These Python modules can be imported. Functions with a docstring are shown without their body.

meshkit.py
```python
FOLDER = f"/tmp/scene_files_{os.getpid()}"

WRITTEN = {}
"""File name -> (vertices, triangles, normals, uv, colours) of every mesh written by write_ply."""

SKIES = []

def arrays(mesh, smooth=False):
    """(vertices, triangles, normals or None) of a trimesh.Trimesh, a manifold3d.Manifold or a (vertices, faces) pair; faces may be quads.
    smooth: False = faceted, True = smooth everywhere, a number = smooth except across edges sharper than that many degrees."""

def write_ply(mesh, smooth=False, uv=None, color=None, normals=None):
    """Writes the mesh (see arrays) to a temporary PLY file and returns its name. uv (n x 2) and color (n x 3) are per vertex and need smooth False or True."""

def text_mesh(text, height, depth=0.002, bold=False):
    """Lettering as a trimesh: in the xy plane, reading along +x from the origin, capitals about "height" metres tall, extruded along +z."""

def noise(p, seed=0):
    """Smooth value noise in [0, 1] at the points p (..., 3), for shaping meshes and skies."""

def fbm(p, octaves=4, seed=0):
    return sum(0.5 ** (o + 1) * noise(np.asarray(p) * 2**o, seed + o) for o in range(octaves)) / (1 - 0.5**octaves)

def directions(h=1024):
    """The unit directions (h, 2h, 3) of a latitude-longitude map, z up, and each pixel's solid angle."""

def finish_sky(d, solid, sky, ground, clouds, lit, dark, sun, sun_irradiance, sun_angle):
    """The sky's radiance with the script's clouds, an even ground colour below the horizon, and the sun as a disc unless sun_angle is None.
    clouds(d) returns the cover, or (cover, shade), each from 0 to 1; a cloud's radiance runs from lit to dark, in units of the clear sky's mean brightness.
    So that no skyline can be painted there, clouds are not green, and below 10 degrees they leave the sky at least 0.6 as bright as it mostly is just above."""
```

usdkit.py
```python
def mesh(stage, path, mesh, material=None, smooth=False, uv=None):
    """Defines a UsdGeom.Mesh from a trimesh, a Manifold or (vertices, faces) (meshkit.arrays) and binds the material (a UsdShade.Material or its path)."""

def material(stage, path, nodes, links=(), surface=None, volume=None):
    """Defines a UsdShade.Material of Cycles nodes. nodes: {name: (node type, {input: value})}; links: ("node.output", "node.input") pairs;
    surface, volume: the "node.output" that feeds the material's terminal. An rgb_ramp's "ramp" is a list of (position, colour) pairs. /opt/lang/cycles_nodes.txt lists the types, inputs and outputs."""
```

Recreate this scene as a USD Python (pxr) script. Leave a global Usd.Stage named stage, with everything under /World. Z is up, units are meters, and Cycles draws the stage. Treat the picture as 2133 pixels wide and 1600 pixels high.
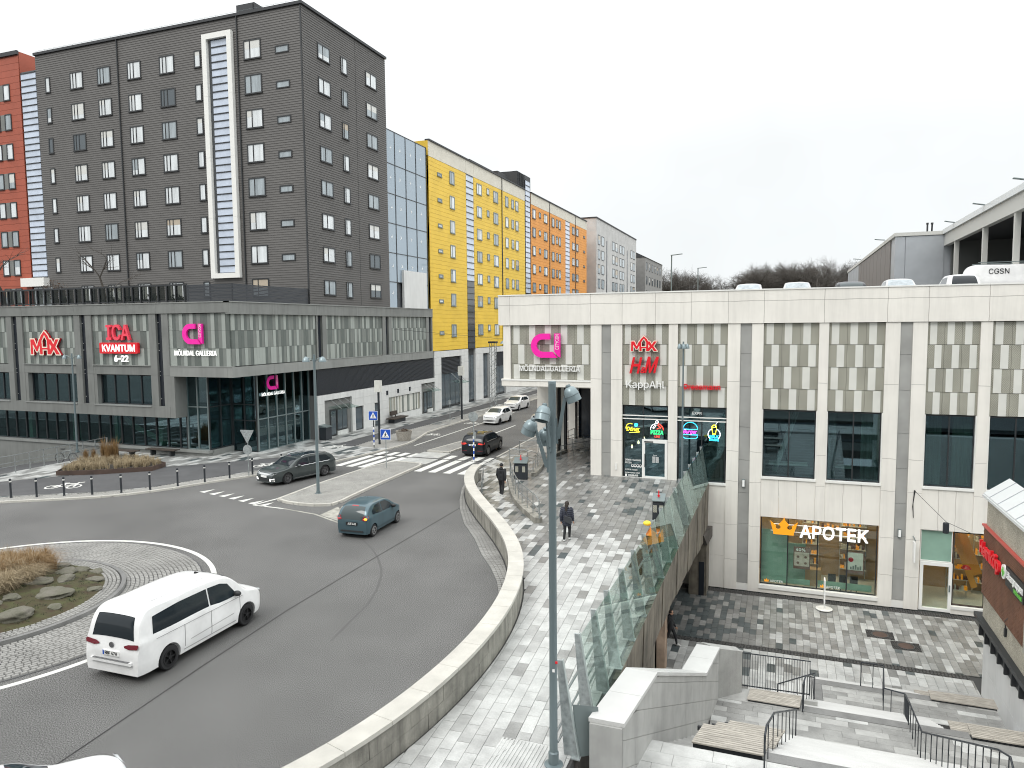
import math, random, numpy as np, trimesh, usdkit, meshkit
from pxr import Usd, UsdGeom, UsdLux, UsdShade, Gf, Sdf, Vt
from shapely.geometry import Polygon, LineString, Point, MultiPolygon, box as sbox
from shapely.ops import unary_union
from shapely import affinity, prepared

stage = Usd.Stage.CreateInMemory()
UsdGeom.Xform.Define(stage, '/World')
UsdGeom.Scope.Define(stage, '/World/Looks')
rnd = random.Random(7)

# ---------------------------------------------------------------- camera (solved from the photograph's vanishing points)
FPX, YAW, PIT, ROLL, EYE = 1504.3, .358192, .0812039, -.0086763, 9.3     # focal length in pixels of a 2133 wide picture; eye height above the walkway

def _cam():
    fwd = np.array([-math.sin(YAW) * math.cos(PIT), math.cos(YAW) * math.cos(PIT), -math.sin(PIT)])
    right = np.array([math.cos(YAW), math.sin(YAW), 0.]); up = np.cross(right, fwd)
    return np.array([right * math.cos(ROLL) + up * math.sin(ROLL), -right * math.sin(ROLL) + up * math.cos(ROLL), fwd])

CAM = _cam()
camera = UsdGeom.Camera.Define(stage, '/World/camera')
m4 = np.eye(4); m4[0, :3], m4[1, :3], m4[2, :3], m4[3, :3] = CAM[0], CAM[1], -CAM[2], (0, 0, EYE)
camera.AddTransformOp().Set(Gf.Matrix4d(m4.tolist()))
camera.CreateHorizontalApertureAttr(36.0); camera.CreateFocalLengthAttr(36.0 * FPX / 2133)
camera.CreateExposureAttr(0.16)
camera.CreateClippingRangeAttr(Gf.Vec2f(.2, 5000))

# ---------------------------------------------------------------- sky and sun: bright overcast
SUN_EL, SUN_AZ = math.radians(48), math.radians(200)
dome = UsdLux.DomeLight.Define(stage, '/World/sky')
dm = usdkit.material(stage, '/World/Looks/sky_overcast', {
    'tc': ('texture_coordinate', {}), 'sep': ('separate_xyz', {}),
    'el': ('map_range', {'from_min': 0., 'from_max': 1., 'to_min': 0., 'to_max': 1., 'clamp': True}),
    'grad': ('rgb_ramp', {'ramp': [(0., (8.2, 8.5, 8.6)), (.22, (8.9, 9.15, 9.2)), (.45, (11.8, 12.1, 12.1)), (.7, (17.5, 17.9, 18.)), (1., (22., 22.4, 22.6))]}),
    'nz': ('noise_texture', {'scale': 2.6, 'detail': 4, 'roughness': .55}),
    'nr': ('map_range', {'from_min': .3, 'from_max': .7, 'to_min': .95, 'to_max': 1.05}),
    'cl': ('mix_color', {'blend_type': 'multiply', 'fac': 1.0, 'use_clamp': False}),
    'sky': ('sky_texture', {'sky_type': 'single_scattering', 'sun_disc': False, 'sun_elevation': SUN_EL, 'sun_rotation': SUN_AZ}),
    'mx': ('mix_color', {'blend_type': 'mix', 'fac': .97, 'use_clamp': False}),
    'bg': ('background_shader', {'strength': .1})},
    [('tc.generated', 'sep.vector'), ('sep.z', 'el.value'), ('el.result', 'grad.fac'), ('tc.generated', 'nz.vector'), ('nz.fac', 'nr.value'),
     ('grad.color', 'cl.a'), ('nr.result', 'cl.b'), ('sky.color', 'mx.a'), ('cl.result', 'mx.b'), ('mx.result', 'bg.color')], surface='bg.background')
UsdShade.MaterialBindingAPI.Apply(dome.GetPrim()).Bind(dm)
dome.GetPrim().SetCustomDataByKey('kind', 'structure')
sun = UsdLux.DistantLight.Define(stage, '/World/sun')
sun.CreateIntensityAttr(.3); sun.CreateAngleAttr(25.); sun.CreateNormalizeAttr(True); sun.CreateColorAttr(Gf.Vec3f(1., .97, .93))
sd = np.array([math.sin(SUN_AZ) * math.cos(SUN_EL), math.cos(SUN_AZ) * math.cos(SUN_EL), math.sin(SUN_EL)])
xa = np.cross([0, 0, 1.], sd); xa /= np.linalg.norm(xa); ya = np.cross(sd, xa)
m4 = np.eye(4); m4[0, :3], m4[1, :3], m4[2, :3] = xa, ya, sd
sun.AddTransformOp().Set(Gf.Matrix4d(m4.tolist()))

# ---------------------------------------------------------------- rays of the photograph onto planes of the place
def ray(x, y): return CAM.T @ np.array([(x - 1066.5) / FPX, -(y - 800) / FPX, 1.])
def G(x, y, z=0.):
    d = ray(x, y); t = (z - EYE) / d[2]; return np.array([d[0] * t, d[1] * t])
def YP(x, y, Y):
    d = ray(x, y); t = Y / d[1]; return d[0] * t, d[2] * t + EYE
def XP(x, y, X):
    d = ray(x, y); t = X / d[0]; return d[1] * t, d[2] * t + EYE

# ---------------------------------------------------------------- prims
used, base = {}, {}
def numbered(parent, name):
    k = used.get((parent, name), -1) + 1; used[parent, name] = k
    return f'{parent}/{name}' if k == 0 else f'{parent}/{name}_{k:03d}'
def tag(p, label=None, cat=None, group=None, kind=None):
    for k, v in (('label', label), ('category', cat), ('group', group), ('kind', kind)):
        if v: p.SetCustomDataByKey(k, v)
    return p
def thing(name, label=None, cat=None, loc=(0, 0, 0), rot=None, group=None, kind=None, local=False):
    """an Xform at the thing's base; its parts are given in world coordinates unless local"""
    path = numbered('/World', name); x = UsdGeom.Xform.Define(stage, path)
    x.AddTranslateOp().Set(Gf.Vec3d(*map(float, loc)))
    if rot: x.AddRotateZOp().Set(math.degrees(rot))
    base[path] = (0, 0, 0) if local else loc
    tag(x.GetPrim(), label, cat, group, kind)
    return path
def copy(src, label, loc, rot=0., group=None, cat=None, scale=None):
    p = stage.GetPrimAtPath(src); path = numbered('/World', src.split('/')[2].rstrip('0123456789').rstrip('_'))
    x = UsdGeom.Xform.Define(stage, path); x.GetPrim().GetReferences().AddInternalReference(src)
    x.ClearXformOpOrder()
    x.AddTranslateOp(opSuffix='at').Set(Gf.Vec3d(*map(float, loc))); x.AddRotateZOp(opSuffix='at').Set(math.degrees(rot))
    if scale: x.AddScaleOp(opSuffix='at').Set(Gf.Vec3f(scale, scale, scale))
    x.GetPrim().SetInstanceable(True)
    was = p.GetCustomData(); tag(x.GetPrim(), label, cat or was.get('category'), group or was.get('group'))
    return path

_HF = np.array([[0, 2, 1], [0, 3, 2], [4, 5, 6], [4, 6, 7], [0, 1, 5], [0, 5, 4], [1, 2, 6], [1, 6, 5], [2, 3, 7], [2, 7, 6], [3, 0, 4], [3, 4, 7]])
class MB:
    def __init__(s): s.v, s.f, s.n = [], [], 0
    def add(s, v, f):
        v = np.asarray(v, float); f = np.asarray(f, int)
        if f.shape[1] == 4: f = np.vstack([f[:, [0, 1, 2]], f[:, [0, 2, 3]]])
        s.v.append(v); s.f.append(f + s.n); s.n += len(v); return s
    def tm(s, m, M=None):
        v = np.asarray(m.vertices)
        if M is not None: v = v @ np.asarray(M)[:3, :3].T + np.asarray(M)[:3, 3]
        return s.add(v, m.faces)
    def hexa(s, p):
        p = np.asarray(p, float); f = _HF
        if np.dot(np.cross(p[1] - p[0], p[3] - p[0]), p[4] - p[0]) < 0: f = f[:, ::-1]
        return s.add(p, f)
    def box(s, x0, x1, y0, y1, z0, z1):
        return s.hexa([(x0, y0, z0), (x1, y0, z0), (x1, y1, z0), (x0, y1, z0), (x0, y0, z1), (x1, y0, z1), (x1, y1, z1), (x0, y1, z1)])
    def obox(s, c, ax, ay, az):
        """box about c with half-axis vectors"""
        c, ax, ay, az = (np.asarray(q, float) for q in (c, ax, ay, az))
        return s.hexa([c - ax - ay - az, c + ax - ay - az, c + ax + ay - az, c - ax + ay - az, c - ax - ay + az, c + ax - ay + az, c + ax + ay + az, c - ax + ay + az])
    def beam(s, a, b, w, h, up=(0, 0, 1)):
        a, b = np.asarray(a, float), np.asarray(b, float); d = b - a; L = np.linalg.norm(d); d /= L
        sx = np.cross(d, up)
        if np.linalg.norm(sx) < 1e-6: sx = np.cross(d, (1, 0, 0))
        sx /= np.linalg.norm(sx); u = np.cross(sx, d)
        return s.obox((a + b) / 2, d * L / 2, sx * w / 2, u * h / 2)
    def tube(s, pts, r, sides=6, caps=True):
        p = np.asarray(pts, float); t = np.gradient(p, axis=0); t /= np.linalg.norm(t, axis=1, keepdims=True) + 1e-12
        a = np.cross(t, np.where(np.abs(t[:, 2:]) < .9, [0, 0, 1.], [1., 0, 0])); a /= np.linalg.norm(a, axis=1, keepdims=True) + 1e-12
        for i in range(1, len(a)):
            if a[i] @ a[i - 1] < 0: a[i] = -a[i]
        b = np.cross(t, a); an = np.arange(sides) * 2 * math.pi / sides
        rr = np.broadcast_to(r, (len(p),))[:, None, None]
        v = p[:, None] + rr * (np.cos(an)[None, :, None] * a[:, None] + np.sin(an)[None, :, None] * b[:, None])
        i, j = np.meshgrid(np.arange(len(p) - 1), np.arange(sides), indexing='ij')
        q = np.stack([i * sides + j, (i + 1) * sides + j, (i + 1) * sides + (j + 1) % sides, i * sides + (j + 1) % sides], -1).reshape(-1, 4)[:, ::-1]
        f = np.vstack([q[:, [0, 1, 2]], q[:, [0, 2, 3]]])
        if caps:
            k = (len(p) - 1) * sides
            f = np.vstack([f, [[0, i + 1, i] for i in range(1, sides - 1)], [[k, k + i, k + i + 1] for i in range(1, sides - 1)]])
        return s.add(v.reshape(-1, 3), f)
    def lathe(s, prof, c=(0, 0, 0), n=20, axis='z'):
        """prof: (radius, height) pairs, closed at the ends by radius 0"""
        P = np.asarray(prof, float); an = np.arange(n) * 2 * math.pi / n
        v = np.stack([P[:, None, 0] * np.cos(an), P[:, None, 0] * np.sin(an), np.repeat(P[:, None, 1], n, 1)], -1)
        if axis == 'y': v = v[..., [0, 2, 1]] * [1, 1, -1]
        if axis == 'x': v = v[..., [2, 1, 0]] * [1, 1, -1]
        i, j = np.meshgrid(np.arange(len(P) - 1), np.arange(n), indexing='ij')
        q = np.stack([i * n + j, i * n + (j + 1) % n, (i + 1) * n + (j + 1) % n, (i + 1) * n + j], -1).reshape(-1, 4)
        return s.add(v.reshape(-1, 3) + np.asarray(c, float), q)
    def prism(s, poly, z0, z1):
        for g in getattr(poly, 'geoms', [poly]):
            if g.is_empty or g.geom_type != 'Polygon' or g.area < 1e-5: continue
            m = trimesh.creation.extrude_polygon(g, z1 - z0, engine='earcut'); v = np.array(m.vertices); v[:, 2] += z0; s.add(v, m.faces)
        return s
    def sheet(s, poly, z):
        for g in getattr(poly, 'geoms', [poly]):
            if g.is_empty or g.geom_type != 'Polygon': continue
            v, f = trimesh.creation.triangulate_polygon(g, engine='earcut')
            v = np.c_[v, np.full(len(v), z)]; f = np.asarray(f)
            nz = np.cross(v[f[:, 1]] - v[f[:, 0]], v[f[:, 2]] - v[f[:, 0]])[:, 2]; f[nz < 0] = f[nz < 0][:, ::-1]
            s.add(v, f)
        return s
    def grid(s, P):
        """P (a, b, 3): a patch"""
        a, b = P.shape[:2]; i, j = np.meshgrid(np.arange(a - 1), np.arange(b - 1), indexing='ij')
        q = np.stack([i * b + j, i * b + j + 1, (i + 1) * b + j + 1, (i + 1) * b + j], -1).reshape(-1, 4)
        return s.add(P.reshape(-1, 3), q)
    def mesh(s): return trimesh.Trimesh(np.vstack(s.v), np.vstack(s.f), process=False)
    def build(s, name, mat, parent, smooth=False, label=None, kind=None):
        path = numbered(parent, name); off = np.asarray(base.get('/'.join(path.split('/')[:3]), (0, 0, 0)), float)
        v, f = np.vstack(s.v) - off, np.vstack(s.f)
        usdkit.mesh(stage, path, trimesh.Trimesh(v, f, process=False) if smooth is not False else (v, f), LOOK(mat), smooth)
        tag(stage.GetPrimAtPath(path), label, None, None, kind)
        return path
    def top(s, name, mat, label=None, cat=None, group=None, kind=None, smooth=False):
        p = s.build(name, mat, '/World', smooth); tag(stage.GetPrimAtPath(p), label, cat, group, kind); return p

class Fr:
    """a wall's own axes: u along it, z up, n out of it (u x z = n)"""
    def __init__(s, o, u):
        s.o = np.array([o[0], o[1], 0.]); s.u = np.array([u[0], u[1], 0.]) / math.hypot(*u); s.n = np.cross(s.u, [0, 0, 1.])
        s.M = np.eye(4); s.M[:3, 0], s.M[:3, 1], s.M[:3, 2], s.M[:3, 3] = s.u, (0, 0, 1), s.n, s.o
    def p(s, u, z, n=0.): return s.o + s.u * u + s.n * n + np.array([0, 0, z])
    def box(s, mb, u0, u1, z0, z1, n0, n1):
        return mb.hexa([s.p(u, z, n) for n in (n0, n1) for u, z in ((u0, z0), (u1, z0), (u1, z1), (u0, z1))])
    def put(s, mb, m, u, z, n=0., sx=1.):
        v = np.asarray(m.vertices) * [sx, 1, 1] + [u, z, n]; return mb.add(v @ s.M[:3, :3].T + s.o, m.faces)

# ---------------------------------------------------------------- looks
LOOKS, DEFS = {}, {}
def LOOK(name):
    if name not in LOOKS: LOOKS[name] = DEFS[name]('/World/Looks/' + name)
    return LOOKS[name]
def look(name, col, rough=.6, metal=0., spec=.5, var=0., vs=1.2, vdet=4, tint=None, island=0., bump=0., bs=40., stain=0., coat=0., stretch=(1, 1, 1), speck=0., spk=120., emit=None):
    """principled look: large noise of strength var, per-piece variation island, speckle, dirt streaks and fine bump"""
    def make(path):
        n = {'p': ('principled_bsdf', {'base_color': col, 'roughness': rough, 'metallic': metal, 'specular_ior_level': spec, 'coat_weight': coat, 'coat_roughness': .05})}
        L, cur = [], None
        if emit: n['p'][1].update(emission_color=emit[0], emission_strength=emit[1])
        if var or island or stain or speck or bump:
            n['g'] = ('geometry', {}); n['mp'] = ('mapping', {'scale': stretch}); L.append(('g.position', 'mp.vector'))
        n['c0'] = ('color', {'value': col}); cur = 'c0.color'
        def mul(tagname, fac_src, lo, hi, fmin=0., fmax=1.):
            nonlocal cur
            n[tagname + 'r'] = ('map_range', {'from_min': fmin, 'from_max': fmax, 'to_min': lo, 'to_max': hi, 'clamp': True})
            n[tagname + 'm'] = ('mix_color', {'blend_type': 'multiply', 'fac': 1., 'use_clamp': False})
            L.extend([(fac_src, tagname + 'r.value'), (cur, tagname + 'm.a'), (tagname + 'r.result', tagname + 'm.b')]); cur = tagname + 'm.result'
        if var:
            n['v'] = ('noise_texture', {'scale': vs, 'detail': vdet, 'roughness': .6}); L.append(('mp.vector', 'v.vector'))
            if tint:
                n['vr'] = ('map_range', {'from_min': .35, 'from_max': .68, 'to_min': 0., 'to_max': var, 'clamp': True})
                n['vm'] = ('mix_color', {'blend_type': 'mix', 'b': tint, 'use_clamp': False})
                L.extend([('v.fac', 'vr.value'), ('vr.result', 'vm.fac'), (cur, 'vm.a')]); cur = 'vm.result'
            else: mul('w', 'v.fac', 1 - var, 1 + var, .3, .7)
        if island: mul('i', 'g.random_per_island', 1 - island, 1 + island)
        if speck:
            n['s'] = ('noise_texture', {'scale': spk, 'detail': 2, 'roughness': .7}); L.append(('g.position', 's.vector')); mul('q', 's.fac', 1 - speck, 1 + speck, .35, .65)
        if stain:
            n['sm'] = ('mapping', {'scale': (3., 3., .25)}); n['st'] = ('noise_texture', {'scale': 1., 'detail': 5, 'roughness': .65}); L.extend([('g.position', 'sm.vector'), ('sm.vector', 'st.vector')])
            mul('d', 'st.fac', 1., 1 - stain, .45, .75)
        if cur: L.append((cur, 'p.base_color'))
        if bump:
            n['bn'] = ('noise_texture', {'scale': bs, 'detail': 3, 'roughness': .6}); n['b'] = ('bump', {'strength': bump, 'distance': .02})
            L.extend([('g.position', 'bn.vector'), ('bn.fac', 'b.height'), ('b.normal', 'p.normal')])
        return usdkit.material(stage, path, n, L, surface='p.BSDF')
    DEFS[name] = make
def glass(name, tint=(.75, .8, .8), refl=(.9, .9, .9), rough=.02, base_refl=.06):
    def make(path):
        return usdkit.material(stage, path, {'t': ('transparent_bsdf', {'color': tint}), 'g': ('glossy_bsdf', {'color': refl, 'roughness': rough}), 'f': ('layer_weight', {'blend': .5}),
            'w': ('math', {'math_type': 'power', 'value2': 5.}), 'a': ('math', {'math_type': 'multiply_add', 'value2': .9, 'value3': base_refl, 'use_clamp': True}), 'm': ('mix_closure', {})},
            [('f.facing', 'w.value1'), ('w.value', 'a.value1'), ('a.value', 'm.fac'), ('t.BSDF', 'm.closure1'), ('g.BSDF', 'm.closure2')], surface='m.closure')
    DEFS[name] = make
def mesh_metal(name, col, hole, scale=14.):
    """perforated sheet: fine diamond pattern of holes"""
    def make(path):
        return usdkit.material(stage, path, {'g': ('geometry', {}), 'mp': ('mapping', {'rotation': (0, math.radians(45), 0)}), 'v': ('voronoi_texture', {'scale': scale, 'randomness': .15}),
            'r': ('map_range', {'from_min': .25, 'from_max': .45, 'to_min': 0., 'to_max': 1., 'clamp': True}), 'm': ('mix_color', {'a': hole, 'b': col, 'use_clamp': False}),
            'nz': ('noise_texture', {'scale': .8, 'detail': 3}), 'nr': ('map_range', {'from_min': .3, 'from_max': .7, 'to_min': .85, 'to_max': 1.12}), 'mm': ('mix_color', {'blend_type': 'multiply', 'fac': 1., 'use_clamp': False}),
            'p': ('principled_bsdf', {'roughness': .5, 'specular_ior_level': .4})},
            [('g.position', 'mp.vector'), ('mp.vector', 'v.vector'), ('v.distance', 'r.value'), ('r.result', 'm.fac'), ('g.position', 'nz.vector'), ('nz.fac', 'nr.value'), ('m.result', 'mm.a'), ('nr.result', 'mm.b'), ('mm.result', 'p.base_color')], surface='p.BSDF')
    DEFS[name] = make

look('asphalt', (.118, .117, .113), .75, var=.2, vs=.22, vdet=8, speck=1., spk=34., bump=.15, bs=60., spec=.4)
look('asphalt_dark', (.085, .086, .088), .75, var=.15, vs=.6, speck=.35, spk=60., bump=.4, bs=90., spec=.4)
look('crack', (.012, .012, .012), .7)
look('road_paint', (.66, .66, .62), .6, var=.16, vs=3., speck=.15, spk=40.)
look('worn_paint', (.34, .33, .29), .7, var=.5, vs=2.2, speck=.2)
look('asphalt_line', (.085, .084, .082), .8, speck=.4, spk=26.)
look('ground', (.11, .11, .10), .9, var=.2, vs=.2)
look('joint', (.05, .05, .048), .9)
look('tile_light', (.445, .45, .435), .42, var=.22, vs=1.6, vdet=6, speck=.08, spk=30., stain=0.)
look('tile_pale', (.36, .362, .35), .42, var=.25, vs=1.4, vdet=6, speck=.08, spk=30.)
look('tile_base', (.195, .193, .182), .36, var=.25, vs=1.4, vdet=6, speck=.1, spk=30.)
look('tile_mid', (.245, .245, .235), .38, var=.26, vs=1.6, vdet=6, speck=.1, spk=30.)
look('tile_grey', (.165, .165, .158), .34, var=.25, vs=1.6, vdet=6, speck=.1, spk=30.)
look('tile_dark', (.065, .078, .08), .35, var=.25, vs=2., speck=.1)
look('cobble', (.37, .365, .345), .7, island=.32, var=.18, vs=.7, speck=.12, spk=25.)
look('cobble_white', (.56, .55, .515), .75, island=.4, var=.15, vs=.8, speck=.1, spk=25.)
look('cobble_dark', (.085, .083, .08), .6, island=.35, var=.2)
look('granite', (.48, .465, .42), .6, var=.12, vs=1.5, speck=.16, spk=70., bump=.15, bs=60.)
look('granite_block', (.30, .288, .25), .7, island=.1, var=.35, vs=1.3, speck=.18, spk=50., stain=.6, bump=.3, bs=40.)
look('granite_pale', (.50, .50, .485), .55, var=.08, vs=1., speck=.12, spk=90.)
look('granite_grey', (.36, .36, .345), .6, var=.15, vs=1.2, speck=.14, spk=80., stain=.2)
look('granite_strip', (.17, .17, .165), .5, var=.2, vs=1.5, speck=.15, spk=60.)
look('moss_ground', (.062, .066, .024), .95, var=.9, vs=2.2, tint=(.045, .026, .016), bump=.6, bs=20.)
look('boulder', (.15, .14, .115), .9, var=.6, vs=2.2, tint=(.07, .075, .04), speck=.15, spk=30., bump=.5, bs=12.)
look('dry_grass', (.50, .40, .25), .8, island=.35)
look('dry_grass_gold', (.33, .20, .08), .8, island=.35)
look('soil', (.035, .03, .024), .95, var=.3)
look('corten', (.07, .045, .035), .8, var=.3)
look('white_panel', (.73, .705, .65), .5, var=.05, vs=.5, stain=.11, spec=.35)
look('white_trim', (.74, .735, .70), .4)
look('sash_white', (.78, .78, .75), .4)
look('joint_grey', (.12, .12, .115), .8)
mesh_metal('mesh_panel', (.345, .34, .285), (.21, .205, .17), 16.)
mesh_metal('mesh_strip', (.31, .31, .295), (.15, .15, .14), 12.)
look('light_strip', (.60, .60, .555), .5, var=.06, vs=1.)
look('concrete_grey', (.172, .178, .168), .65, var=.12, vs=.5, stain=.2, speck=.05)
look('concrete_grey_light', (.225, .232, .22), .6, var=.1, vs=.6, stain=.15)
look('pod_light', (.29, .315, .29), .55, var=.05)
look('pod_mid', (.165, .18, .165), .55, var=.08)
look('pod_dark', (.10, .115, .105), .55, var=.08)
look('slot_dark', (.012, .015, .02), .25)
look('siding_dark', (.108, .103, .098), .55, var=.08, vs=.4, spec=.4)
look('dark_frame', (.022, .024, .026), .4)
look('black_metal', (.018, .02, .022), .45)
look('louvre_dark', (.03, .034, .04), .5)
look('stone_white', (.60, .605, .59), .55, var=.06, vs=.6, stain=.14)
look('yellow_board', (.70, .47, .055), .5, var=.07, vs=.6, spec=.4)
look('orange_board', (.66, .275, .05), .55, var=.07, vs=.6)
look('red_board', (.33, .075, .04), .6, var=.1, vs=.6)
look('cream_band', (.58, .55, .47), .6, var=.06)
look('grey_brick', (.47, .465, .45), .75, var=.12, vs=.5, speck=.12, spk=14.)
look('grey_far', (.24, .235, .225), .75, var=.1)
look('entrance_glass', (.006, .014, .028), .1, spec=.6)
look('clamp_pale', (.42, .47, .46), .4, metal=.4)
look('roof_dark', (.03, .032, .035), .6)
look('roof_metal', (.62, .64, .64), .35, metal=.2)
look('hall_metal', (.40, .42, .44), .4, metal=.5, var=.05)
look('hall_brown', (.15, .135, .125), .5)
look('hall_beam', (.50, .50, .47), .5)
look('deck_floor', (.16, .16, .155), .85, var=.15)
look('room_dark', (.028, .03, .032), .8)
look('room_grey', (.10, .105, .10), .8)
look('room_warm', (.42, .27, .14), .7)
look('room_white', (.5, .48, .44), .7)
look('curtain', (.22, .27, .23), .8, stretch=(1, 1, .05), var=.5, vs=9.)
look('curtain_light', (.30, .32, .30), .8, stretch=(1, 1, .05), var=.5, vs=9.)
look('frosted', (.23, .36, .29), .25, var=.08)
look('steel_grey', (.17, .205, .205), .42, metal=.35)
look('lamp_grey', (.15, .19, .20), .38, metal=.3)
look('lamp_head', (.22, .275, .29), .3, metal=.3, var=.05)
look('galvanised', (.36, .39, .39), .45, metal=.6, var=.3, vs=8., vdet=5)
look('rail_dark', (.035, .04, .046), .45, metal=.4)
look('rail_steel', (.30, .32, .32), .35, metal=.7)
look('wood_grey', (.43, .40, .35), .75, stretch=(1.2, 14, 14), var=.4, vs=2., island=.18)
look('wood_dark', (.055, .042, .033), .8, var=.3, vs=4.)
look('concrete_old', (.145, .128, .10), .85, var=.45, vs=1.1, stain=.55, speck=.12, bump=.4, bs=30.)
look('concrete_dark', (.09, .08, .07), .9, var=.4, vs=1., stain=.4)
look('concrete_rust', (.30, .22, .16), .85, var=.35, vs=1.4, stain=.4)
look('pebble_dash', (.40, .37, .30), .9, var=.15, vs=1., speck=.45, spk=38., bump=1., bs=40.)
look('brick_red', (.25, .115, .065), .75, island=.4, var=.25, vs=1.2)
look('mortar', (.10, .075, .06), .9)
look('red_trim', (.42, .06, .045), .4)
look('plaster_white', (.62, .62, .61), .6, var=.06, vs=.7, stain=.08)
look('sign_magenta', (.85, .015, .36), .35)
look('sign_red', (.68, .012, .022), .35)
look('sign_red_dark', (.36, .006, .014), .4)
look('sign_pink', (.80, .06, .10), .4)
look('sign_white', (.82, .82, .80), .35)
look('sign_cream', (.82, .70, .58), .4)
look('sign_orange', (.90, .34, .01), .35, emit=((1., .38, .02), .25))
look('sign_green', (.12, .45, .06), .4)
look('sign_black', (.01, .01, .011), .4)
look('sign_blue', (.012, .075, .42), .35)
look('sign_yellow', (.8, .62, .04), .4)
look('plate_blue', (.01, .07, .4), .4)
look('letter_lit', (.8, .8, .78), .4, emit=((1., 1., .97), .55))
for nm, c, st in (('neon_yellow', (1., .8, .05), 1.5), ('neon_white', (.95, .97, 1.), 1.3), ('neon_cyan', (.05, .65, 1.), 1.5), ('neon_magenta', (.85, .1, .9), 1.5), ('neon_green', (.05, .9, .25), 1.4), ('neon_red', (1., .08, .05), 1.4),
                  ('lamp_warm', (1., .78, .5), 13.), ('lamp_bulb', (1., .75, .42), 5.), ('tail_lit', (1., .04, .02), .45), ('indicator_lit', (1., .38, .03), 2.2), ('headlight_lit', (1., .98, .95), 1.2), ('goods_light', (1., .85, .6), 1.2)):
    look(nm, c, .4, emit=(c, st))
look('poster', (.52, .42, .36), .5, var=.2, vs=6.)
look('poster_brown', (.17, .08, .06), .5)
look('poster_white', (.62, .58, .52), .5)
glass('pane_shop', (.62, .74, .72), (.62, .82, .92), .02, .16)
glass('pane_dark', (.60, .72, .72), (.6, .8, .9), .02, .14)
glass('pane_clear', (.86, .92, .89), (.8, .9, .9), .01, .05)
glass('pane_green', (.90, .955, .935), (.55, .64, .62), .01, .035)
glass('pane_smoke', (.42, .42, .39), (.35, .4, .42), .03, .05)
look('sett_bed', (.30, .295, .275), .9)
glass('pane_edge', (.25, .45, .38), (.9, .9, .9), .02, .1)
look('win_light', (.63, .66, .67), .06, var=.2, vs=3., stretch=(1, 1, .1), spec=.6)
look('win_blind', (.60, .60, .57), .35, spec=.5)
look('win_warm', (.42, .36, .28), .3, spec=.5)
look('win_mid', (.30, .34, .36), .06, var=.3, vs=3., stretch=(1, 1, .1), spec=.7)
look('win_dark', (.06, .075, .085), .05, spec=.8)
look('link_glass', (.29, .35, .40), .03, spec=1., metal=.35)
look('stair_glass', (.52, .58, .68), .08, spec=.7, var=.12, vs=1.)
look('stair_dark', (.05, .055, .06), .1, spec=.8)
look('foliage', (.05, .07, .03), .8, island=.4)
look('foliage_brown', (.13, .07, .035), .8, island=.4)
look('indicator_cloth', (.78, .19, .02), .7)
look('bark', (.075, .065, .055), .9, var=.3)
look('twig', (.125, .112, .098), .9, island=.3)
# ================================================================ GROUND
from scipy.interpolate import splprep, splev
def P(*pts): return Polygon(pts)
def smooth_line(pts, n, s=0.):
    t, _ = splprep(np.array(pts, float).T, s=s, k=3); return np.array(splev(np.linspace(0, 1, n), t)).T
def setting(mb, name, mat, label=None, kind='structure', smooth=False): return mb.top(name, mat, label, None, None, kind, smooth)

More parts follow.
